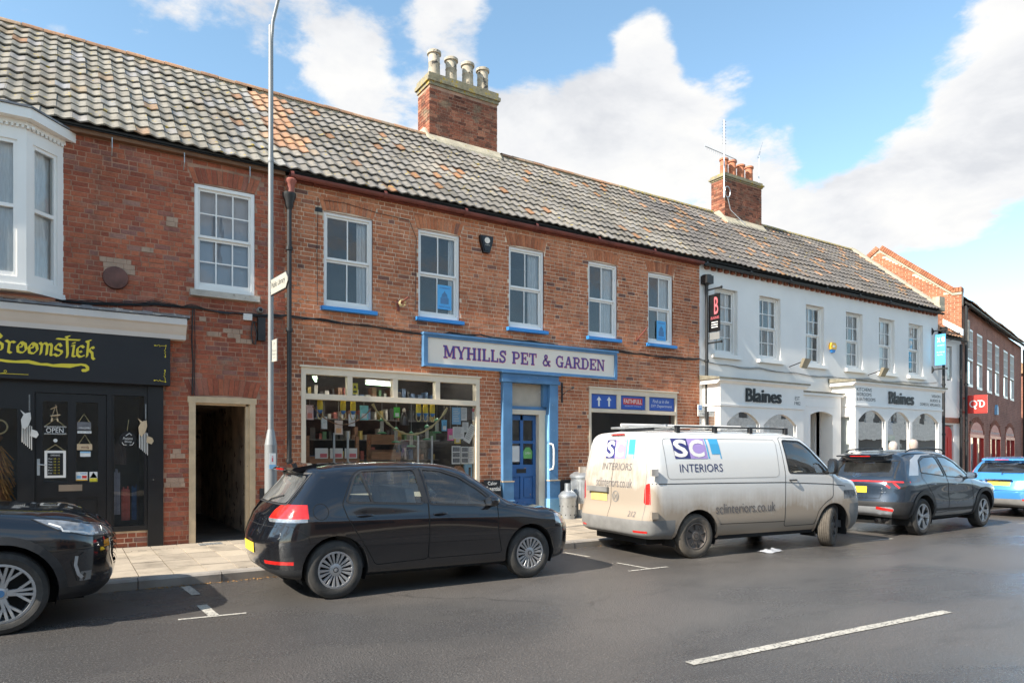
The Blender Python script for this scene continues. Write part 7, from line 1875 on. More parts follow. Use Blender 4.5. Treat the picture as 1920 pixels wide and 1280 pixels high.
def paint(name, col, metal=.0, rough=.25, dirt=0, dirtc=(.34, .27, .19), flake=0, coat=1.0, zt=1.25):
    m, t, b = newmat(name)
    co = coords(t, True); c = None
    if dirt:
        sp = nd(t, 'ShaderNodeSeparateXYZ', {0: co})
        g_ = nd(t, 'ShaderNodeMapRange', {'Value': sp.outputs[2], 'From Min': .35, 'From Max': zt, 'To Min': 1.0, 'To Max': 0.0}).outputs[0]
        rear = nd(t, 'ShaderNodeMapRange', {'Value': sp.outputs[0], 'From Min': .12, 'From Max': .30, 'To Min': .30, 'To Max': 0.0}).outputs[0]
        n1 = noise(t, nd(t, 'ShaderNodeMapping', {'Vector': co, 'Scale': (1.0, 1.0, 1.0)}).outputs[0], 1.6, 5, .6, .4)
        n2 = noise(t, nd(t, 'ShaderNodeMapping', {'Vector': co, 'Scale': (6.0, 6.0, .5)}).outputs[0], 4, 4, .6)
        g2 = mt(t, 'ADD', mt(t, 'POWER', g_, .9), mt(t, 'MULTIPLY', rear, dirt))
        k = mt(t, 'MULTIPLY', g2, mt(t, 'ADD', mt(t, 'MULTIPLY', n1, 1.3), mt(t, 'ADD', mt(t, 'MULTIPLY', n2, .5), -.12)))
        k = nd(t, 'ShaderNodeMapRange', {'Value': mt(t, 'MULTIPLY', k, dirt), 'From Min': .08, 'From Max': .85, 'To Min': 0.0, 'To Max': .85}).outputs[0]
        c = mixc(t, k, col, dirtc); t.links.new(c, b.inputs['Base Color'])
        t.links.new(mt(t, 'ADD', mt(t, 'MULTIPLY', k, .6), rough), b.inputs['Roughness'])
        t.links.new(mt(t, 'SUBTRACT', coat, k), b.inputs['Coat Weight'])
    else:
        n1 = noise(t, co, 2.2, 5, .65)
        dz = nd(t, 'ShaderNodeMapRange', {'Value': nd(t, 'ShaderNodeSeparateXYZ', {0: co}).outputs[2], 'From Min': .2, 'From Max': .75, 'To Min': .16, 'To Max': .0}).outputs[0]
        k = mt(t, 'MULTIPLY', n1, dz)
        t.links.new(mixc(t, k, col, (.16, .145, .125)), b.inputs['Base Color'])
        t.links.new(mt(t, 'ADD', mt(t, 'MULTIPLY', k, 1.2), rough), b.inputs['Roughness'])
        b.inputs['Coat Weight'].default_value = coat
    b.inputs['Metallic'].default_value = metal
    b.inputs['Coat Roughness'].default_value = .03
    return m
MT['tyre'] = pm('dusty_tyre', (.045, .042, .038), .85, var=.3, vs=9, bump=.4, bs=60)
MT['tyred'] = pm('muddy_tyre', (.10, .085, .068), .9, var=.3, vs=9, bump=.4, bs=60)
MT['alloy'] = pm('silver_wheel_paint', (.50, .50, .50), .35, metal=.7, var=.1)
MT['alloyd'] = pm('grey_brown_wheel', (.13, .11, .095), .6, metal=.3, var=.2)
MT['rimback'] = pm('brake_dark', (.012, .012, .012), .7)
MT['trim'] = pm('black_trim_plastic', (.022, .022, .023), .55, var=.25, vs=9)
MT['gtrim'] = pm('dusty_grey_plastic', (.20, .195, .185), .7, var=.15, vs=5)
MT['seam'] = pm('panel_gap_shadowless', (.004, .004, .004), .9)
MT['chrome'] = pm('chrome', (.75, .75, .76), .12, metal=1, var=.02)
MT['skid'] = pm('silver_skid_plate', (.48, .49, .50), .4, metal=.6)
MT['cabin'] = pm('dark_cabin_plastic', (.07, .07, .072), .7)
MT['seat'] = pm('grey_seat_cloth', (.26, .26, .265), .9, var=.2)
MT['seatl'] = pm('light_seat_cloth', (.30, .30, .29), .9, var=.2)
MT['plate'] = pm('yellow_number_plate', (.80, .58, .04), .4, var=.08, vs=6)
MT['redl'] = pm('red_lamp_lens', (.62, .02, .015), .12, coat=1, var=.35, vs=16)
MT['clearl'] = pm('clear_lamp_lens', (.34, .35, .36), .12, coat=1, var=.35, vs=18, metal=.5)
MT['orangel'] = pm('orange_lamp_lens', (.75, .30, .02), .2, coat=1)
MT['cglass'] = glassmat('car_glass', (.94, 1.0, .97), 1.5, 0, .03, boost=2.0)
MT['tglass'] = glassmat('tinted_car_glass', (.16, .17, .18), 1.5, 0, .03, boost=2.6)
MT['rglass'] = glassmat('dusty_rear_glass', (.42, .44, .42), 1.5, .03, .16, boost=2.2)

def rnd_poly(pts, r=.04, n=3):
    """rounds the corners of a polygon"""
    out = []; N = len(pts)
    for i in range(N):
        p, a, b = Vector(pts[i]), Vector(pts[i - 1]), Vector(pts[(i + 1) % N])
        da, db = (a - p), (b - p); ra = min(r, da.length * .45, db.length * .45)
        p0, p1 = p + da.normalized() * ra, p + db.normalized() * ra
        for k in range(n + 1):
            t = k / n; q = p0 * (1 - t) ** 2 + p * 2 * t * (1 - t) + p1 * t * t; out.append((q.x, q.y))
    return out
def circ(cx, cz, r, a0=0, a1=360, n=28): return [(cx + r * math.cos(R(a0 + (a1 - a0) * i / n)), cz + r * math.sin(R(a0 + (a1 - a0) * i / n))) for i in range(n + (0 if abs(a1 - a0) >= 360 else 1))]

def car(name, label, loc, rotz, sp):
    t = thing(name, label, sp.get('cat', 'car'), loc, rotz)
    bm = body_bm(loft(sp['rows'], sub=sp.get('sub', 4)))
    bmesh.ops.delete(bm, geom=[], context='FACES')
    sk = Skin(bm)
    pt = sp['paint']; L, W = sp['L'], sp['W']
    xm = L / 2
    # wheel arches
    for (wx, wr) in sp['arch']:
        for s in (-1, 1):
            fs = cut(bm, circ(wx, sp['wr'], wr), 'side', lambda f, s=s: f.calc_center_median().y * s > .45 and f.calc_center_median().z < 1.1 and abs(f.calc_center_median().x - wx) < wr + .3)
            bmesh.ops.delete(bm, geom=fs, context='FACES')
    lin = MB()
    for (wx, wr) in sp['arch']:
        for s in (-1, 1):
            P = []
            for k in range(25):
                a = R(-22 + 224 * k / 24); x, z = wx + wr * math.cos(a), sp['wr'] + wr * math.sin(a)
                h, n = sk.hit(x, max(z, .24), 'side', s)
                y = abs(h.y) if h is not None else W / 2 - .06
                P.append((x, y * s, z, (y - .32) * s))
            for p, q in zip(P, P[1:]): lin.poly([(p[0], p[1], p[2]), (q[0], q[1], q[2]), (q[0], q[3], q[2]), (p[0], p[3], p[2])])
            c = [(p[0], P[12][3], p[2]) for p in P]; lin.poly(c)
            fl = sp.get('flare')
            if fl:
                fb = MB(); sk.ribbon(fb, [(wx + (wr + fl[0] / 2) * math.cos(R(-14 + 208 * k / 26)), sp['wr'] + (wr + fl[0] / 2) * math.sin(R(-14 + 208 * k / 26))) for k in range(27)], 'side', s, fl[0], .012, step=.2)
                fb.build('arch_trim', fl[1], t, smooth=True)
    lin.build('wheel_arch_liner', MT['seam'], t)
    un = MB(); a0, a1 = sp['arch'][0][0], sp['arch'][1][0]; rr = sp['arch'][0][1]
    un.box(.25, L - .3, -W / 2 + .30, W / 2 - .30, .22, .36); un.box(a0 + rr + .05, a1 - rr - .05, -W / 2 + .08, W / 2 - .08, sp.get('uz', .24), sp.get('uz', .24) + .1)
    un.build('underbody', MT['seam'], t)
    made = {}
    for rg in sp['regions']:
        nm, kind, shape, mt_ = rg[:4]; opt = rg[4] if len(rg) > 4 else {}
        par = made.get(opt.get('parent'), t)
        for s in opt.get('sides', (-1, 1)):
            if kind == 'side': fs = cut(bm, shape, 'side', side_sel(s))
            elif kind in ('rear', 'front'): fs = cut(bm, shape, 'end', end_sel(kind == 'rear', opt.get('xm', 1.0 if kind == 'rear' else xm)))
            elif kind == 'shield': 
                fs = cut(bm, shape, 'end', lambda f: f.normal.x > .2 and f.calc_center_median().x > xm and f.calc_center_median().z > opt.get('zmin', .9))
            elif kind == 'wrap':
                ply, xl = shape; cut(bm, [(a_ * s, b_) for a_, b_ in ply], 'end', lambda f: f.calc_center_median().y * s > .1 and (f.calc_center_median().x < xl + .1 if xl < xm else f.calc_center_median().x > xl - .1))
                cutbox(bm, ((-9, xl) if xl < xm else (xl, 9)), (.1, 2) if s > 0 else (-2, -.1), (ply[0][1] - .3, ply[0][1] + .5), lambda f: abs(f.calc_center_median().x - xl) < .15)
                fs = [f for f in bm.faces if (f.calc_center_median().x < xl) == (xl < xm) and f.calc_center_median().y * s > .1 and inpoly((abs(f.calc_center_median().y), f.calc_center_median().z), ply)]
            elif kind == 'box': 
                x, y, z = shape; y = y if s > 0 else (-y[1], -y[0]); fs = cutbox(bm, x, y, z, opt.get('sel', lambda f: True))
            if mt_ is None: bmesh.ops.delete(bm, geom=fs, context='FACES')
            else:
                pp = made.get((opt.get('parent'), s), made.get(opt.get('parent'), t)) if opt.get('parent') else t
                o = takeout(bm, fs, nm, mt_, pp, opt.get('recess', 0), opt.get('label'))
                key = opt.get('key')
                if key: made[key] = o; made[(key, s)] = o
            if kind in ('rear', 'front', 'shield') or opt.get('once'): break
    # seams, seals and trims laid on the skin
    seam = MB()
    for (pts, proj, sides, w, m) in sp['seams']:
        for s in sides: sk.ribbon(seam, pts, proj, s, w, .0035 if m else .0022, m)
    for f in bm.faces: f.smooth = True
    me = bpy.data.meshes.new('body'); bm.to_mesh(me); bm.free(); me.materials.append(pt); me.set_sharp_from_angle(angle=R(50))
    bo = link('body', me, t)
    if seam.f: seam.build('seams', [MT['seam'], MT['trim'], MT['chrome'], pt, MT['redl'], MT['gtrim']], bo, smooth=True)
    # wheels
    ws = sp['wheel']
    for i, (wx, s, st) in enumerate([(sp['arch'][0][0], -1, 0), (sp['arch'][1][0], -1, sp.get('steer', 0)), (sp['arch'][0][0], 1, 0), (sp['arch'][1][0], 1, sp.get('steer', 0))]):
        if i == 0: w0 = wheel(t, wx, s * (W / 2 - ws['w'] / 2 - .03), sp['wr'], ws['w'], ws['rim'], ws['style'], ws['mats'])
        else:
            w1 = w0.copy(); COL.objects.link(w1); w1.parent = t; w1.location = (wx, s * (W / 2 - ws['w'] / 2 - .03), sp['wr']); w1.rotation_euler = (0, R(17 * i), st + (PI if s > 0 else 0))
            rc = [c for c in COL.objects if c.parent == w0][0].copy(); COL.objects.link(rc); rc.parent = w1
    # cabin
    if 'cabin' in sp:
        x0, x1, zf, zb, hw = sp['cabin']
        cb = MB(); cb.box(x0 - .1, x1 + .5, -hw, hw, .3, .42); cb.box(x1 + .0, x1 + .42, -hw, hw, .42, zb - .02)
        for s in (-1, 1): cb.box(x0 - .1, x1 + .4, s * hw - .02, s * hw + .02, .3, zb - .06)
        cb.build('dashboard', MT['cabin'], t)
        def seat(x, y, w=.50, m=MT['seat'], h=.62):
            q = MB(); q.prism([(x - .25, .42), (x + .28, .42), (x + .30, .58), (x - .15, .56)], y - w / 2, y + w / 2, 'y')
            q.prism([(x - .20, .52), (x - .08, .54), (x - .22, .54 + h), (x - .33, .54 + h)], y - w / 2, y + w / 2, 'y')
            if w < .8:
                q.prism([(x - .31, .58 + h), (x - .22, .58 + h), (x - .24, .76 + h), (x - .33, .76 + h)], y - .13, y + .13, 'y')
            else:
                for yy in (-.36, .36): q.prism([(x - .31, .57 + h), (x - .22, .57 + h), (x - .25, .72 + h), (x - .33, .72 + h)], y + yy - .12, y + yy + .12, 'y')
            q.build('seat', m, t)
        sx = sp.get('seatx', x1 - .75)
        seat(sx, -hw * .5); seat(sx, hw * .5)
        if sp.get('rearseat', True): seat(sx - .85, 0, hw * 1.75, h=.52)
        q = MB(); q.tube([(x1 - .14 + .02 * math.sin(a * PI / 10), -hw * .5 + .18 * math.cos(a * PI / 10), zb + .02 + .17 * math.sin(a * PI / 10)) for a in range(20)], .014, 6, closed=True); q.build('steering_wheel', MT['cabin'], t)
    return t, sk

def plain(parent, name, mb, mat, smooth=True, **k): return mb.build(name, mat, parent, smooth=smooth, **k)
def badge_vw(sk, x, z, r, proj, sg, mb, m=0):
    for rr, ww in ((r, .10), ):
        P = circ(x, z, r, 0, 359.9, 22); sk.ribbon(mb, P + [P[0]], proj, sg, r * .16, .006, m, step=.2)
    for pts in ([(-.55, .62), (-.2, -.1), (0, .32), (.2, -.1), (.55, .62)], [(-.85, .25), (-.42, -.72), (0, .1), (.42, -.72), (.85, .25)]):
        sk.ribbon(mb, [(x + a * r, z + b * r) for a, b in pts], proj, sg, r * .14, .006, m, step=.03)

# ---- black hatchback
hr = lambda z, w, r, f, a=.52, b=3.55, n=2.7: (z, w, r, f, a, b, n)
golf_rows = [
    hr([(0, .25), (.8, .22), (3.3, .20), (4.2, .22)], .76, (.16, .27), (4.06, .22)),
    hr([(0, .31), (.8, .27), (3.3, .26), (4.2, .28)], .845, (.06, .34), (4.15, .28)),
    hr([(0, .47), (4.2, .45)], .875, (.01, .47), (4.19, .42)),
    hr([(0, .63), (4.2, .60)], [(.5, .885), (2, .89), (3.6, .88)], (.0, .62), (4.195, .56)),
    hr([(0, .85), (2, .82), (3.6, .74)], [(.5, .875), (2, .885), (3.6, .865)], (.08, .84), (4.13, .67)),
    hr([(0, .90), (2, .865), (3.1, .83), (3.6, .775)], [(.5, .862), (2, .868), (3.1, .858), (3.6, .85)], (.10, .895), (4.11, .69)),
    hr([(.3, 1.00), (.92, 1.03), (2.0, .975), (2.8, .925), (3.1, .90), (3.55, .835)], [(.3, .80), (1.2, .838), (2.4, .842), (3.1, .83), (3.55, .80)], (.17, .985), (4.05, .725)),
    hr([(.5, 1.33), (1.0, 1.395), (1.6, 1.415), (2.1, 1.395), (2.45, 1.325), (2.8, 1.14), (3.08, .97), (3.3, .91), (3.55, .865)], [(.5, .60), (1.0, .625), (1.6, .635), (2.1, .635), (2.45, .645), (2.8, .69), (3.08, .735), (3.3, .75), (3.55, .73)], (.44, 1.31), (4.02, .74), .75, 3.55, 2.6),
    hr([(.5, 1.405), (1.0, 1.462), (1.6, 1.482), (2.1, 1.462), (2.45, 1.40), (2.8, 1.215), (3.1, 1.02), (3.27, .945), (3.55, .90)], .42, (.38, 1.405), (4.01, .75), .70, 3.55, 2.4),
    hr([(.5, 1.42), (1.0, 1.47), (1.6, 1.49), (2.1, 1.47), (2.45, 1.41), (2.8, 1.23), (3.14, 1.02), (3.3, .955), (3.55, .915)], 0, (.35, 1.42), (4.0, .755), .70, 3.55, 2.4)]
blackp = paint('black_car_paint', (.006, .0065, .009), rough=.12)
rw_ = rnd_poly([(.885, 1.045), (1.03, 1.33), (1.12, 1.385), (1.78, 1.398), (1.835, .995)], .05)
fw_ = rnd_poly([(1.92, .99), (1.875, 1.398), (2.12, 1.375), (2.36, 1.30), (2.60, 1.155), (2.80, 1.0), (2.80, .94)], .03)
rdoor = rnd_poly([(.84, 1.03), (1.0, 1.34), (1.12, 1.405), (1.83, 1.42), (1.89, .98), (1.875, .36), (1.22, .34), (1.13, .50), (1.0, .70), (.90, .86)], .04)
fdoor = rnd_poly([(1.88, .36), (1.895, .98), (1.84, 1.42), (2.12, 1.395), (2.37, 1.32), (2.62, 1.175), (2.86, .99), (2.84, .65), (2.90, .36)], .04)
golf = dict(L=4.2, W=1.786, rows=golf_rows, paint=blackp, wr=.318, arch=[(.76, .375), (3.335, .375)], steer=0,
    wheel=dict(w=.20, rim=.205, style='multi', mats=(MT['tyre'], MT['alloy'], MT['rimback'])), cabin=(.9, 2.75, .4, .93, .70), seatx=2.02,
    regions=[('door', 'side', rdoor, blackp, dict(key='rd')), ('door', 'side', fdoor, blackp, dict(key='fd'))], seams=[])
def finish_doors(t, sk, sp, doors, wins, glass):
    pass
# windows are taken out of the shell before the doors so that each stays a clean panel
golf['regions'] = [('window', 'side', rw_, MT['cglass'], dict(recess=.006)), ('window', 'side', fw_, MT['cglass'], dict(recess=.006)),
    ('door', 'side', rdoor, blackp, {}), ('door', 'side', fdoor, blackp, {}),
    ('rear_window', 'rear', rnd_poly([(-.60, 1.045), (-.53, 1.34), (.53, 1.34), (.60, 1.045)], .06), MT['rglass'], dict(recess=.004)),
    ('windscreen', 'shield', rnd_poly([(-.70, .985), (-.58, 1.385), (.58, 1.385), (.70, .985)], .08), MT['cglass'], dict(recess=.004)),
    ('tail_light', 'wrap', ([(.45, .885), (1, .885), (1, 1.03), (.58, 1.035), (.52, 1.02), (.47, .97)], .46), MT['redl'], {}),
    ('reversing_lens', 'wrap', ([(.455, .868), (.50, .848), (1, .85), (1, .885), (.45, .885)], .445), MT['clearl'], {}),
    ('headlight', 'wrap', ([(.44, .66), (1, .68), (1, .81), (.5, .79)], 3.74), MT['clearl'], {}),
    ('rear_reflector', 'box', ((-.1, .30), (.50, 1.0), (.40, .437)), MT['redl'], {}),
    ('lower_bumper', 'box', ((-.1, .40), (-1, 1), (.1, .345)), MT['trim'], dict(once=True)),
    ('front_grille', 'front', rnd_poly([(-.55, .56), (-.55, .64), (.55, .64), (.55, .56)], .02), MT['trim'], {})]
golf['seams'] = [(rdoor + [rdoor[0]], 'side', (-1, 1), .009, 0), (fdoor + [fdoor[0]], 'side', (-1, 1), .009, 0), (rw_ + [rw_[0]], 'side', (-1, 1), .026, 1), (fw_ + [fw_[0]], 'side', (-1, 1), .026, 1),
    ([(1.10, 1.37), (1.20, 1.02)], 'side', (-1, 1), .03, 1), (circ(.595, .955, .085) + [circ(.595, .955, .085)[0]], 'side', (-1,), .006, 0),
    ([(1.81, 1.40), (1.87, 1.0)], 'side', (-1, 1), .05, 1), ([(.14, .83), (.30, .80), (.45, .70), (.47, .62)], 'side', (-1, 1), .006, 0),
    ([(3.0, .93), (3.3, .915), (3.7, .84), (3.95, .77)], 'side', (-1, 1), .008, 0), ([(-.66, .82), (-.66, .80), (.66, .80), (.66, .82)], 'end', (-1,), .006, 0), ([(-.63, 1.03), (-.55, 1.36), (.55, 1.36), (.63, 1.03), (-.63, 1.03)], 'end', (-1,), .02, 1),
    ([(1.0, .56), (2.9, .53)], 'side', (-1, 1), .004, 3)]
gt, gsk = car('parked_hatchback', 'glossy black five-door hatchback parked before the pet shop window', (1.775, 8.30, 0), R(-1.4), golf)
gt.scale = (.974, 1, 1)
def handle(t, sk, x0, x1, z, s, mat, off=.03):
    q = MB(); P = []
    for k in range(7):
        u = k / 6; h, n = sk.hit(x0 + (x1 - x0) * u, z, 'side', s); P.append(h + n * (off * math.sin(PI * u) ** .5 if 0 < u < 1 else 0))
    q.tube(P, .011, 8); q.build('door_handle', mat, t, smooth=True)
for x0, x1, z in ((1.0, 1.19, .895), (1.95, 2.13, .875)):
    for s in (-1, 1): handle(gt, gsk, x0, x1, z, s, blackp)
def mirror(t, x, y, z, s, mat, w=.20, h=.13, d=.10):
    q = MB(); n = 10; vs = []
    for (dx, k) in ((-.03, .86), (.0, 1.0), (d * .6, .92), (d, .5)):
        for i in range(n):
            a = 2 * PI * i / n; ca, sa = math.cos(a), math.sin(a); e = .6
            vs.append((x + dx, y + s * (w / 2) + (w / 2) * k * math.copysign(abs(ca) ** e, ca), z + h / 2 * k * math.copysign(abs(sa) ** e, sa)))
    fs = [tuple(range(n))] + [(j * n + i, j * n + (i + 1) % n, (j + 1) * n + (i + 1) % n, (j + 1) * n + i) for j in range(3) for i in range(n)] + [tuple(range(3 * n, 4 * n))[::-1]]
    q.mesh(vs, fs); q.tube([(x + .02, y - s * .06, z - h * .45), (x + .02, y + s * .06, z - h * .2)], .03, 8); o = q.build('wing_mirror', mat, t, smooth=True, angle=50)
    g = MB(); g.mesh([(x - .032, v[1] * .0 + y + s * (w / 2) + (v[1] - y - s * w / 2) * .9, z + (v[2] - z) * .9) for v in vs[:n]], [tuple(range(n))]); g.build('mirror_glass', MT['chrome'], o)
for s in (-1, 1): mirror(gt, 2.72, s * .80, 1.0, s, blackp)
q = MB(); gsk.ribbon(q, [(-.24, .545), (.24, .545)], 'end', -1, .115, .006); q.build('number_plate', MT['plate'], gt)
q = MB(); badge_vw(gsk, 0, .90, .055, 'end', -1, q); q.build('badge', MT['chrome'], gt)
q = MB(); gsk.fill(q, *text2d('TDI', (-.60, -.47, .775, .80)), 'end', -1, .003); q.v = [(a, -b, c) for a, b, c in q.v]; q.build('badge_lettering', MT['chrome'], gt)
q = MB(); q.prism([(.40, 1.422), (.66, 1.468), (.66, 1.43), (.44, 1.37), (.37, 1.40)], -.46, .46, 'y'); q.build('roof_spoiler', blackp, gt)
MB().box(.343, .36, -.16, .16, 1.395, 1.415).build('high_brake_light', MT['redl'], gt)
q = MB(); q.tube([(.20, 0, 1.02), (.24, -.08, 1.07), (.30, -.40, 1.12)], .009, 6); q.build('rear_wiper', MT['trim'], gt)

# ---- white panel van
vr = lambda z, w, r, f, a=.34, b=4.25, n=4.0: (z, w, r, f, a, b, n)
van_rows = [
    vr([(0, .34), (1.2, .28), (4.9, .26)], .84, (.10, .34), (4.78, .27)),
    vr([(0, .40), (4.9, .36)], [(0, .925), (4.5, .90)], (.02, .40), (4.86, .36)),
    vr([(0, .58), (4.9, .56)], [(0, .945), (2, .95), (4.5, .93)], (.0, .58), (4.90, .52)),
    vr([(0, .82), (4.9, .78)], [(0, .948), (2, .952), (4.5, .935)], (.075, .82), (4.89, .76)),
    vr([(0, 1.10), (3, 1.08), (4.4, .98)], [(0, .943), (2, .948), (4.4, .925)], (.085, 1.10), (4.83, .92)),
    vr([(0, 1.24), (2.9, 1.24), (3.7, 1.21), (4.05, 1.17), (4.4, 1.05)], [(0, .935), (3, .94), (4.05, .92), (4.4, .89)], (.10, 1.24), (4.74, .98)),
    vr([(.3, 1.80), (1.0, 1.835), (3.0, 1.835), (3.35, 1.80), (3.7, 1.58), (4.0, 1.34), (4.22, 1.16), (4.4, 1.09)], [(.3, .80), (1, .815), (3, .81), (3.35, .795), (3.7, .80), (4.0, .825), (4.22, .84), (4.4, .82)], (.21, 1.80), (4.66, 1.0)),
    vr([(.3, 1.895), (1.0, 1.93), (3.0, 1.925), (3.35, 1.875), (3.7, 1.67), (4.0, 1.43), (4.28, 1.19), (4.4, 1.14)], .58, (.235, 1.89), (4.62, 1.02)),
    vr([(.3, 1.92), (1.0, 1.955), (3.0, 1.95), (3.38, 1.895), (3.7, 1.71), (4.0, 1.48), (4.32, 1.21), (4.4, 1.17)], 0, (.245, 1.91), (4.6, 1.03))]
vanp = paint('white_van_paint', (.70, .69, .66), rough=.22, dirt=1.75, dirtc=(.27, .20, .13), zt=1.12)
vwin = rnd_poly([(2.93, 1.26), (2.86, 1.79), (3.28, 1.775), (3.48, 1.66), (3.78, 1.42), (3.90, 1.30), (3.90, 1.235)], .05)
vdoor = rnd_poly([(2.82, .40), (2.84, 1.25), (2.79, 1.84), (3.33, 1.82), (3.55, 1.68), (3.84, 1.44), (4.00, 1.28), (3.98, .84), (3.80, .76), (3.62, .62), (3.54, .40)], .05)
vside = rnd_poly([(.42, 1.20), (.40, 1.80), (2.70, 1.80), (2.70, 1.20)], .08)
van = dict(L=4.904, W=1.904, rows=van_rows, paint=vanp, wr=.335, arch=[(.99, .405), (3.99, .405)], steer=R(27), uz=.26, flare=(.05, vanp), cat='van',
    wheel=dict(w=.215, rim=.21, style='steel', mats=(MT['tyred'], MT['alloyd'], MT['rimback'])), cabin=(2.7, 3.85, .4, 1.16, .80), seatx=3.15, rearseat=False,
    regions=[('window', 'side', vwin, MT['cglass'], dict(recess=.006)), ('door', 'side', vdoor, vanp, {}),
        ('windscreen', 'shield', rnd_poly([(-.78, 1.21), (-.68, 1.80), (.68, 1.80), (.78, 1.21)], .1), MT['cglass'], dict(recess=.004, zmin=1.15)),
        ('rear_bumper', 'box', ((-.2, .56), (-1, 1), (.2, .60)), MT['gtrim'], dict(once=True)),
        ('front_bumper', 'box', ((4.40, 5), (-1, 1), (.2, .72)), MT['gtrim'], dict(once=True)),
        ('tail_light', 'wrap', ([(.77, .86), (.80, .83), (1.1, .83), (1.1, 1.14), (.84, 1.14), (.80, 1.12), (.78, 1.05)], .155), MT['redl'], {}),
        ('headlight', 'box', ((4.25, 5), (.50, 1.1), (.80, .95)), MT['clearl'], {})],
    seams=[(vdoor + [vdoor[0]], 'side', (-1, 1), .010, 0), (vwin + [vwin[0]], 'side', (-1, 1), .026, 1), (vside + [vside[0]], 'side', (-1, 1), .006, 5),
        ([(.17, 1.135), (1.5, 1.125), (2.8, 1.11), (3.9, 1.06), (4.3, 1.02)], 'side', (-1, 1), .012, 0), ([(1.44, .50), (2.82, .48)], 'side', (-1, 1), .010, 0), ([(.5, 1.87), (3.1, 1.875)], 'side', (-1, 1), .006, 5),
        ([(0, .60), (0, 1.84)], 'end', (-1,), .008, 0), ([(-.80, .60), (-.80, 1.30), (-.66, 1.80), (-.55, 1.85), (.55, 1.85), (.66, 1.80), (.80, 1.30), (.80, .60)], 'end', (-1,), .007, 5)])
vt_, vsk = car('parked_van', 'dirty white panel van lettered SCL INTERIORS parked beyond the blue shop door', (7.117, 8.35, 0), R(-5.6), van)
def logo(sk, fx, proj, sg, parent, x0, x1, z0, z1):
    """three slanting panels with cut-out letters S C L and INTERIORS below"""
    navy, lil, cy = pm('navy_print_' + proj, (.035, .04, .17), .5, var=.02), pm('lilac_print_' + proj, (.42, .30, .62), .5, var=.02), pm('cyan_print_' + proj, (.06, .38, .66), .5, var=.02)
    w = (x1 - x0)
    X = lambda u: x0 + u * w
    q = MB()
    def panel(u0, u1, m, z0_=z0, z1_=z1):
        n = 6; sl = -.04
        vs = [(fx(X(u0 + (u1 - u0) * i / n + sl * (1 - j / 3) * -1)), z0_ + (z1_ - z0_) * j / 3) for j in range(4) for i in range(n + 1)]
        sk.fill(q, vs, [(j * 7 + i, j * 7 + i + 1, (j + 1) * 7 + i + 1, (j + 1) * 7 + i) for j in range(3) for i in range(n)], proj, sg, .0045, m)
    panel(0, .32, 0); panel(.32, .68, 1); panel(.70, .725, 2); panel(.78, .97, 2, z0 + (z1 - z0) * .22); panel(.965, .985, 2)
    q.build('logo_panels', [navy, lil, cy], parent)
    q = MB()
    for s_, u0, u1 in (('S', .03, .31), ('C', .34, .66)):
        v, f = text2d(s_, (X(u0), X(u1), z0 + .02, z1 - .015), .03); sk.fill(q, [(fx(a), b) for a, b in v], f, proj, sg, .0070)
    q.build('logo_letters', MT['white'], parent)
    return navy
nv_ = logo(vsk, lambda x: x, 'side', -1, vt_, .56, 1.48, 1.50, 1.80)
prt = pm('grey_navy_print', (.05, .055, .13), .5, var=.05); prg = pm('dusty_grey_print', (.13, .12, .12), .6, var=.1)
def put(sk, parent, txt, fit, proj, sg, mat, fx=lambda x: x, bold=0, off=.0045):
    q = MB(); v, f = text2d(txt, fit, bold); sk.fill(q, [(fx(a), b) for a, b in v], f, proj, sg, off); q.build('lettering', mat, parent)
put(vsk, vt_, 'INTERIORS', (.66, 1.50, 1.30, 1.42), 'side', -1, prt)
put(vsk, vt_, 'sclinteriors.co.uk', (1.34, 2.60, .66, .81), 'side', -1, prg)
ng = lambda x: -x
logo(vsk, ng, 'end', -1, vt_, -.27, .47, 1.50, 1.79)
put(vsk, vt_, 'INTERIORS', (-.29, .47, 1.32, 1.43), 'end', -1, prg, ng)
put(vsk, vt_, 'sclinteriors.co.uk', (-.42, .52, 1.06, 1.20), 'end', -1, prg, ng)
put(vsk, vt_, '212', (.50, .66, .64, .72), 'end', -1, prg, ng, off=.006)
q = MB(); vsk.ribbon(q, [(.56, .90), (.10, .90)], 'end', -1, .13, .008); q.build('number_plate', pm('dusty_yellow_plate', (.62, .47, .16), .6, var=.2), vt_)
q = MB(); q.box(.035, .075, .06, .62, .975, 1.055); q.build('plate_handle', MT['gtrim'], vt_)
q = MB(); badge_vw(vsk, -.12, .92, .08, 'end', -1, q); q.build('badge', MT['gtrim'], vt_)
for s in (-1, 1):
    for z in (1.50 - .20, .68): q = MB(); q.box(.10, .22, s * .955 - .022, s * .955 + .022, z - .05, z + .05); q.build('door_hinge', vanp, vt_)
MB().box(.195, .215, -.17, .17, 1.865, 1.885).build('high_brake_light', MT['redl'], vt_)
q = MB(); vsk.ribbon(q, [(-.62, .43), (-.86, .43)], 'end', -1, .03, .004); vsk.ribbon(q, [(.62, .43), (.86, .43)], 'end', -1, .03, .004); q.build('reflectors', MT['redl'], vt_)
for s in (-1, 1): mirror(vt_, 3.86, s * .93, 1.36, s, MT['trim'], .17, .27, .10)
for s in (-1, 1): handle(vt_, vsk, 2.93, 3.10, 1.145, s, MT['trim'], .035)
q = MB()
for s in (-1, 1): q.tube([(.75, s * .70, 1.99), (3.15, s * .70, 1.985)], .014, 8)
for s in (-1, 1):
    for x in (.80, 1.55, 2.3, 3.1): q.box(x - .03, x + .03, s * .70 - .03, s * .70 + .03, 1.89, 1.98)
q.build('roof_rack', MT['trim'], vt_)
q = MB(); q.tube([(.60, -.70, 2.0), (.60, .72, 2.0)], .02, 10); q.build('rack_roller', MT['galv'], vt_, smooth=True)
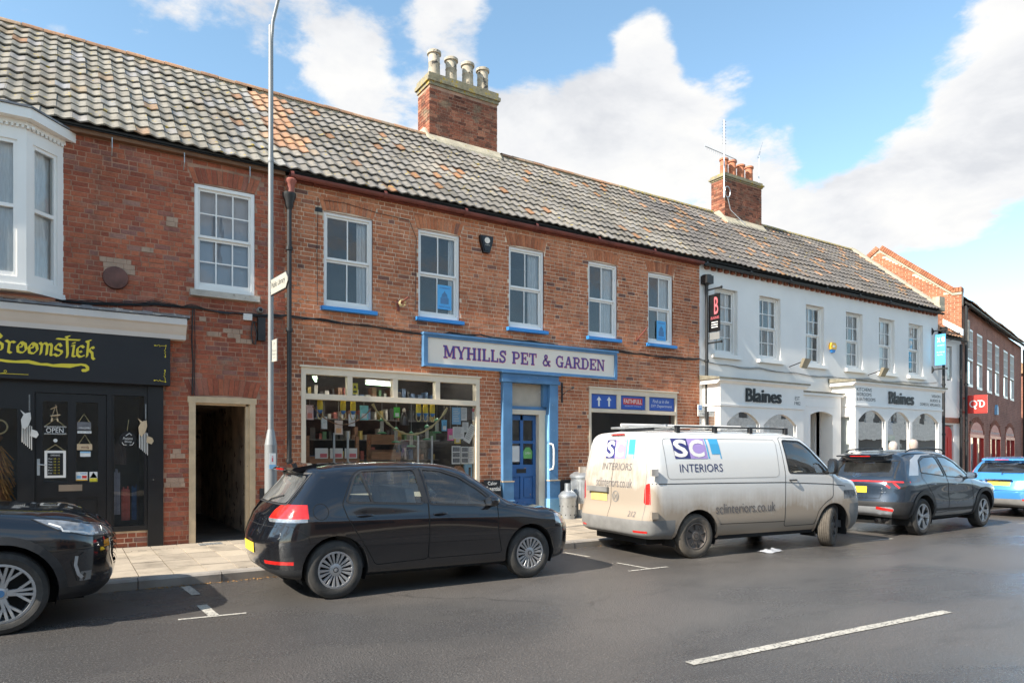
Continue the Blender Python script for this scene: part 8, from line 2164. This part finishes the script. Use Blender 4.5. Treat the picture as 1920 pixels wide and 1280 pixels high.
for x in (1.5, 2.3, 3.1): q = MB(); q.box(x - .02, x + .02, -.70, .70, 1.99, 2.01); q.build('rack_crossbar', MT['galv'], vt_)
q = MB(); q.tube([(.45, .25, 2.035), (3.0, .2, 2.035)], .026, 12); q.build('pipe_tube', MT['dirtywhite'], vt_, smooth=True)

# ---- slate blue sport utility vehicle
ur = lambda z, w, r, f, a=.55, b=3.85, n=2.9: (z, w, r, f, a, b, n)
suv_rows = [
    ur([(0, .38), (1, .30), (4.5, .28)], .82, (.16, .38), (4.35, .28)),
    ur([(0, .44), (4.5, .38)], .895, (.04, .44), (4.46, .38)),
    ur([(0, .62), (4.5, .58)], .925, (.0, .60), (4.5, .56)),
    ur([(0, .82), (4.5, .78)], [(.5, .925), (1.4, .915), (2.4, .90), (3.6, .93)], (.05, .82), (4.47, .76)),
    ur([(0, .98), (2, .95), (3.9, .90)], [(.5, .905), (2, .905), (3.9, .90)], (.07, .98), (4.40, .88)),
    ur([(.4, 1.13), (1.5, 1.10), (2.8, 1.04), (3.3, 1.01), (3.9, .95)], [(.4, .83), (1.5, .87), (2.8, .86), (3.3, .84), (3.9, .80)], (.13, 1.10), (4.33, .90)),
    ur([(.6, 1.43), (1.0, 1.50), (1.6, 1.535), (2.2, 1.515), (2.6, 1.43), (3.0, 1.22), (3.35, 1.05), (3.9, .98)], [(.6, .61), (1.0, .66), (1.6, .68), (2.2, .68), (2.6, .69), (3.0, .75), (3.35, .78), (3.9, .73)], (.46, 1.40), (4.28, .92), .8),
    ur([(.6, 1.55), (1.0, 1.615), (1.6, 1.64), (2.2, 1.62), (2.6, 1.53), (3.0, 1.31), (3.35, 1.09), (3.9, 1.01)], .46, (.33, 1.535), (4.27, .93), .7),
    ur([(.6, 1.56), (1.0, 1.62), (1.6, 1.65), (2.2, 1.63), (2.6, 1.545), (3.0, 1.33), (3.4, 1.10), (3.9, 1.03)], 0, (.30, 1.545), (4.26, .94), .7)]
slate = paint('slate_blue_paint', (.026, .040, .060), metal=.4, rough=.25)
sw_r = rnd_poly([(.98, 1.20), (1.10, 1.42), (1.35, 1.50), (1.78, 1.515), (1.90, 1.115)], .05)
sw_f = rnd_poly([(1.98, 1.11), (1.88, 1.515), (2.25, 1.495), (2.55, 1.40), (2.90, 1.20), (3.02, 1.08), (3.0, 1.06)], .03)
sd_r = rnd_poly([(.95, 1.10), (1.08, 1.44), (1.34, 1.525), (1.83, 1.54), (1.95, 1.08), (1.94, .42), (1.45, .40), (1.33, .72), (1.12, .92)], .05)
sd_f = rnd_poly([(1.95, .42), (1.96, 1.08), (1.84, 1.54), (2.26, 1.515), (2.57, 1.42), (2.93, 1.22), (3.08, 1.06), (3.04, .8), (3.06, .42)], .05)
silv = rnd_poly([(.52, 1.15), (.86, 1.45), (1.15, 1.545), (1.7, 1.565), (1.7, 1.545), (1.30, 1.53), (1.08, 1.44), (.86, 1.15)], .01, 1)
suv = dict(L=4.5, W=1.865, rows=suv_rows, paint=slate, wr=.355, arch=[(.92, .425), (3.60, .425)], uz=.30, flare=(.085, MT['trim']),
    wheel=dict(w=.22, rim=.25, style='blade', mats=(MT['tyre'], MT['alloy'], MT['rimback'])), cabin=(1.0, 2.95, .4, 1.05, .72), seatx=2.2,
    regions=[('window', 'side', sw_r, MT['tglass'], dict(recess=.005)), ('window', 'side', sw_f, MT['cglass'], dict(recess=.005)), ('pillar_trim', 'side', silv, MT['skid'], {}), ('door', 'side', sd_r, slate, {}), ('door', 'side', sd_f, slate, {}),
        ('rear_window', 'rear', rnd_poly([(-.66, 1.13), (-.56, 1.41), (.56, 1.41), (.66, 1.13)], .05), MT['tglass'], {}), ('windscreen', 'shield', rnd_poly([(-.74, 1.07), (-.60, 1.49), (.60, 1.49), (.74, 1.07)], .08), MT['cglass'], {}),
        ('skid_plate', 'rear', rnd_poly([(-.62, .30), (-.74, .52), (-.70, .56), (.70, .56), (.74, .52), (.62, .30)], .02), MT['skid'], {}),
        ('tail_light', 'rear', rnd_poly([(-.86, .90), (-.90, 1.03), (-.60, 1.045), (-.60, 1.0), (-.74, .90)], .01, 1), MT['tglass'], {}), ('tail_light', 'rear', rnd_poly([(.86, .90), (.90, 1.03), (.60, 1.045), (.60, 1.0), (.74, .90)], .01, 1), MT['tglass'], {}),
        ('lower_bumper', 'box', ((-.1, .50), (-1, 1), (.1, .66)), MT['trim'], dict(once=True))],
    seams=[(sd_r + [sd_r[0]], 'side', (-1, 1), .009, 0), (sd_f + [sd_f[0]], 'side', (-1, 1), .009, 0), (sw_r + [sw_r[0]], 'side', (-1, 1), .022, 1), (sw_f + [sw_f[0]], 'side', (-1, 1), .022, 1),
        ([(-.88, 1.03), (-.5, 1.04), (.5, 1.04), (.88, 1.03)], 'end', (-1,), .03, 4), ([(-.66, .92), (-.54, 1.02)], 'end', (-1,), .035, 4), ([(-.80, .92), (-.70, 1.02)], 'end', (-1,), .035, 4), ([(.66, .92), (.54, 1.02)], 'end', (-1,), .035, 4), ([(.80, .92), (.70, 1.02)], 'end', (-1,), .035, 4),
        ([(-.70, 1.09), (-.62, 1.43), (.62, 1.43), (.70, 1.09)], 'end', (-1,), .03, 1), ([(-.50, .72), (-.56, .98), (.56, .98), (.50, .72), (-.50, .72)], 'end', (-1,), .006, 0), ([(1.4, .47), (3.1, .45)], 'side', (-1, 1), .05, 1)])
st_, ssk = car('parked_suv', 'slate blue crossover with red light bar parked past the white van', (12.97, 7.90, 0), R(2.2), suv)
q = MB(); ssk.ribbon(q, [(-.26, .88), (.26, .88)], 'end', -1, .12, .007); q.build('number_plate', MT['plate'], st_)
q = MB(); ssk.ribbon(q, [(-.72, .50), (-.45, .545)], 'end', -1, .05, .008); ssk.ribbon(q, [(.72, .50), (.45, .545)], 'end', -1, .05, .008); q.build('reflectors', MT['redl'], st_)
q = MB(); q.prism([(.29, 1.528), (.62, 1.572), (.62, 1.53), (.32, 1.505)], -.50, .50, 'y'); q.build('roof_spoiler', slate, st_); MB().box(.283, .296, -.2, .2, 1.51, 1.524).build('high_brake_light', MT['redl'], st_)
for s in (-1, 1): q = MB(); q.tube([(.85, s * .60, 1.60), (1.0, s * .60, 1.645), (1.7, s * .62, 1.675), (2.3, s * .61, 1.65), (2.45, s * .61, 1.60)], .016, 8); q.build('roof_rail', MT['trim'], st_, smooth=True)
for s in (-1, 1): mirror(st_, 2.86, s * .86, 1.12, s, slate, .2, .14, .11)
for x in (1.2, 2.12):
    for s in (-1, 1): handle(st_, ssk, x, x + .2, .97 - .02 * (x > 2), s, slate)
for y in (-.62, -.48): q = MB(); q.tube([(-.02, y, .30), (.1, y, .30)], .045, 6); q.build('exhaust_tip', MT['chrome'], st_)
q = MB(); q.prism([(1.0, 1.63), (1.12, 1.70), (1.16, 1.64)], -.02, .02, 'y'); q.build('roof_aerial', MT['trim'], st_)
q = MB(); P = circ(0, 1.155, .05, 0, 340, 14); ssk.ribbon(q, [(a * 1.6, b) for a, b in P], 'end', -1, .010, .006); ssk.ribbon(q, [(-.03, 1.12), (-.02, 1.19)], 'end', -1, .01, .006); ssk.ribbon(q, [(.03, 1.12), (.02, 1.19)], 'end', -1, .01, .006); ssk.ribbon(q, [(-.03, 1.155), (.03, 1.155)], 'end', -1, .01, .006); q.build('badge', MT['chrome'], st_)

# ---- sky blue small hatchback at the right edge
bluec = paint('sky_blue_car_paint', (.07, .30, .66), metal=.25, rough=.2)
fi_rows = [tuple([[(x * .94, z) for x, z in r_[0]], ([(x * .94, w * .965) for x, w in r_[1]] if hasattr(r_[1], '__len__') else r_[1] * .965), (r_[2][0] * .94, r_[2][1]), (r_[3][0] * .94, r_[3][1]), r_[4] * .94, r_[5] * .94, r_[6]]) for r_ in golf_rows]
fx_ = lambda P: [(a * .94, b) for a, b in P]
fi = dict(golf); fi.update(L=3.95, W=1.722, rows=fi_rows, paint=bluec, arch=[(.72, .365), (3.14, .365)], wr=.305, cabin=(.9, 2.6, .4, .93, .66), seatx=1.9,
    wheel=dict(w=.19, rim=.20, style='multi', mats=(MT['tyre'], MT['alloy'], MT['rimback'])),
    regions=[('window', 'side', fx_(rw_), MT['tglass'], dict(recess=.006)), ('window', 'side', fx_(fw_), MT['cglass'], dict(recess=.006)), ('door', 'side', fx_(fdoor), bluec, {}),
        ('rear_window', 'rear', rnd_poly([(-.58, 1.09), (-.52, 1.33), (.52, 1.33), (.58, 1.09)], .06), MT['tglass'], {}), ('windscreen', 'shield', rnd_poly([(-.66, .985), (-.55, 1.385), (.55, 1.385), (.66, .985)], .08), MT['cglass'], {}),
        ('tail_light', 'wrap', ([(.62, .86), (1, .90), (1, 1.0), (.9, 1.1), (.80, 1.22), (.66, 1.20), (.68, 1.05)], .50), MT['redl'], {}), ('rear_reflector', 'box', ((-.1, .3), (.5, 1.0), (.42, .47)), MT['redl'], {}), ('lower_bumper', 'rear', rnd_poly([(-.72, .2), (-.66, .46), (.66, .46), (.72, .2)], .05), MT['gtrim'], {})],
    seams=[(fx_(fdoor) + [fx_(fdoor)[0]], 'side', (-1, 1), .009, 0), (fx_(rw_) + [fx_(rw_)[0]], 'side', (-1, 1), .022, 1), ([(-.62, 1.0), (-.55, 1.06), (-.50, 1.36), (.50, 1.36), (.55, 1.06), (.62, 1.0), (.55, .66), (-.55, .66), (-.62, 1.0)], 'end', (-1,), .008, 0)])
ft, fsk = car('parked_small_car', 'sky blue small hatchback cut off by the right edge', (19.35, 8.02, 0), R(2), fi)
q = MB(); fsk.ribbon(q, [(-.25, .83), (.25, .83)], 'end', -1, .12, .007); q.build('number_plate', MT['plate'], ft)
q = MB(); q.box(.04, .08, -.30, .30, .90, .93); q.build('tailgate_trim', MT['chrome'], ft)
q = MB(); q.prism([(.32, 1.43), (.58, 1.468), (.58, 1.43), (.30, 1.395)], -.46, .46, 'y'); q.build('roof_spoiler', bluec, ft); MB().box(.245, .258, -.15, .15, 1.40, 1.42).build('high_brake_light', MT['redl'], ft)
q = MB(); q.tube([(.17, -.02, 1.06), (.22, -.06, 1.10), (.22, -.46, 1.12)], .010, 6); q.build('rear_wiper', MT['trim'], ft)
for s in (-1, 1): mirror(ft, 2.56, s * .78, 1.0, s, bluec)

# ---- black crossover, nose only in view
cr = lambda z, w, r, f, a=.6, b=3.95, n=2.7: (z, w, r, f, a, b, n)
cx_rows = [
    cr([(0, .32), (4.6, .24)], .82, (.16, .36), (4.46, .22)),
    cr([(0, .42), (4.6, .34)], .90, (.05, .44), (4.55, .32)),
    cr([(0, .60), (4.6, .52)], .935, (.0, .62), (4.60, .48)),
    cr([(0, .80), (4.6, .70)], .94, (.05, .84), (4.61, .66)),
    cr([(0, 1.0), (3, .95), (3.95, .90)], [(.5, .91), (3.0, .92), (3.95, .905)], (.1, 1.0), (4.58, .80)),
    cr([(.4, 1.15), (2.8, 1.07), (3.3, 1.05), (3.95, .99)], [(.4, .84), (2.8, .87), (3.3, .86), (3.95, .835)], (.16, 1.12), (4.53, .865)),
    cr([(.6, 1.45), (1.6, 1.56), (2.2, 1.54), (2.6, 1.45), (3.0, 1.24), (3.3, 1.12), (3.95, 1.045)], [(.6, .62), (1.6, .68), (2.2, .68), (2.6, .69), (3.0, .75), (3.3, .76), (3.95, .70)], (.46, 1.42), (4.48, .885), .8),
    cr([(.6, 1.57), (1.6, 1.66), (2.2, 1.64), (2.6, 1.55), (3.0, 1.33), (3.3, 1.15), (3.95, 1.075)], .46, (.33, 1.55), (4.46, .895), .7),
    cr([(.6, 1.58), (1.6, 1.67), (2.2, 1.65), (2.6, 1.56), (3.0, 1.35), (3.35, 1.17), (3.95, 1.09)], 0, (.30, 1.56), (4.45, .90), .7)]
cdoor = rnd_poly([(1.95, .42), (1.96, 1.10), (1.84, 1.54), (2.57, 1.44), (2.93, 1.24), (3.10, 1.10), (3.06, .8), (3.06, .42)], .05)
cxs = dict(L=4.61, W=1.88, rows=cx_rows, paint=blackp, wr=.362, arch=[(.96, .43), (3.68, .43)], uz=.28, flare=(.07, MT['trim']), steer=0,
    wheel=dict(w=.225, rim=.262, style='y5', mats=(MT['tyre'], MT['alloy'], MT['rimback'])),
    regions=[('window', 'side', sw_f, MT['tglass'], {}), ('door', 'side', cdoor, blackp, {}),
        ('headlight', 'side', rnd_poly([(3.90, 1.00), (4.10, .90), (4.35, .825), (4.62, .80), (4.62, .88), (4.40, .93), (4.15, .975)], .01, 1), MT['clearl'], {}),
        ('grille', 'front', rnd_poly([(-.50, .50), (-.60, .62), (-.60, .76), (.60, .76), (.60, .62), (.50, .50)], .03), MT['seam'], dict(recess=.03)),
        ('indicator', 'side', [(4.47, .70), (4.53, .70), (4.55, .78), (4.47, .76)], MT['orangel'], {}),
        ('lower_bumper', 'box', ((4.11, 5), (-1, 1), (.1, .37)), MT['trim'], dict(once=True))],
    seams=[(cdoor + [cdoor[0]], 'side', (-1, 1), .009, 0), ([(3.12, 1.10), (3.5, 1.07), (3.9, 1.03), (4.2, .965), (4.45, .905)], 'side', (-1, 1), .009, 0), ([(3.90, 1.0), (4.10, .895), (4.35, .82), (4.6, .79)], 'side', (-1, 1), .012, 1), ([(1.4, .42), (3.2, .40)], 'side', (-1, 1), .09, 1), ([(4.05, .75), (4.3, .70), (4.5, .72)], 'side', (-1, 1), .006, 0), ([(4.25, .42), (4.20, .60), (4.3, .68)], 'side', (-1, 1), .006, 0)])
ct, csk = car('parked_crossover', 'glossy black crossover at the left edge with its nose by the kerb', (-4.145, 8.43, 0), 0, cxs)
q = MB()
for k in range(5): csk.ribbon(q, [(-.58 + .02 * k, .74 - k * .055), (.58 - .02 * k, .74 - k * .055)], 'end', 1, .012, .004)
csk.ribbon(q, [(-.50, .49), (-.61, .62), (-.61, .77), (.61, .77), (.61, .62), (.50, .49)], 'end', 1, .02, .006); q.build('grille_bars', MT['chrome'], ct)
q = MB(); csk.ribbon(q, [(4.245, .65), (4.235, .57), (4.26, .48), (4.29, .445)], 'side', -1, .03, .006); csk.ribbon(q, [(4.245, .65), (4.235, .57), (4.26, .48), (4.29, .445)], 'side', 1, .03, .006); q.build('air_curtain_trim', MT['skid'], ct)
q = MB(); csk.ribbon(q, [(4.03, .955), (4.12, .92), (4.14, .885), (4.3, .86), (4.34, .84), (4.42, .84)], 'side', -1, .018, .004); q.build('running_light', MT['white'], ct)
q = MB(); csk.ribbon(q, [(4.27, .46), (4.36, .46)], 'side', -1, .09, .004); q.build('fog_lamp_housing', MT['gtrim'], ct)
for s in (-1, 1): mirror(ct, 2.95, s * .88, 1.14, s, blackp)

# ------------------------------------------------------------------ two pale haired people walking beyond the slate blue car
def person(label, loc, rz, coat, hair, h=1.72, stride=.2):
    t = thing('person', label, 'person', loc, rz); k = h / 1.75
    V = [(0, 0, .96), (0, 0, 1.12), (0, 0, 1.30), (0, 0, 1.44), (0, 0, 1.52), (0, .01, 1.60), (0, .02, 1.70),
         (.10, 0, .90), (.11, stride * .5, .50), (.11, stride * .3, .08), (.11, stride * .3 + .13, .04), (-.10, 0, .90), (-.11, -stride * .2, .50), (-.11, -stride, .09), (-.11, -stride + .12, .04),
         (.19, 0, 1.40), (.25, -.03, 1.12), (.25, .08, .90), (.25, .12, .82), (-.19, 0, 1.40), (-.25, .03, 1.12), (-.25, .12, .92), (-.25, .17, .84)]
    E = [(0, 1), (1, 2), (2, 3), (3, 4), (4, 5), (5, 6), (0, 7), (7, 8), (8, 9), (9, 10), (0, 11), (11, 12), (12, 13), (13, 14), (3, 15), (15, 16), (16, 17), (17, 18), (3, 19), (19, 20), (20, 21), (21, 22)]
    Rd = [.15, .14, .16, .12, .06, .085, .075, .095, .065, .045, .04, .095, .065, .045, .04, .07, .055, .04, .035, .07, .055, .04, .035]
    me = bpy.data.meshes.new('body'); me.from_pydata([(a * k, b * k, c * k) for a, b, c in V], E, [])
    o = link('body', me, t); md = o.modifiers.new('skin', 'SKIN'); 
    for i, r in enumerate(Rd): me.skin_vertices[0].data[i].radius = (r * k, r * k * .8)
    me.skin_vertices[0].data[0].use_root = True
    o.modifiers.new('sub', 'SUBSURF').levels = 1; o.modifiers['sub'].render_levels = 2
    m, tt, b = newmat('clothes_' + label[:6])
    z = nd(tt, 'ShaderNodeSeparateXYZ', {0: coords(tt)}).outputs[2]
    tt.links.new(ramp(tt, mt(tt, 'MULTIPLY', z, .5 / k), [(.43, (.03, .035, .06)), (.44, coat), (.765, coat), (.77, (.62, .38, .28))], 'CONSTANT'), b.inputs['Base Color']); b.inputs['Roughness'].default_value = .85
    me.materials.append(m)
    hm = pm('pale_hair_' + label[:5], hair, .8, var=.25, vs=40, bump=.8, bs=60)
    q = MB(); q.lathe([(0, 1.80), (.06, 1.785), (.10, 1.73), (.112, 1.66), (.105, 1.58), (.09, 1.54)], 18)
    q.v = [(a * k, (b * 1.1 - .015) * k, c * k) for a, b, c in q.v if True]; q.build('hair', hm, t, smooth=True)
    q = MB(); q.tube([(0, .10 * k, 1.64 * k), (0, .118 * k, 1.61 * k)], .012, 6); q.build('nose', pm('skin_' + label[:5], (.62, .38, .28), .6), t)
    return t
person('person with fluffy white hair walking behind the slate blue crossover, nearer the van', (18.26, 10.0, pave_h(18.26, 10.0)), R(80), (.30, .10, .12), (.50, .43, .38), 1.70)
person('person with cropped pale hair walking behind the slate blue crossover, further right', (19.2, 9.95, pave_h(19.2, 9.95)), R(-95), (.06, .10, .20), (.46, .37, .31), 1.76)
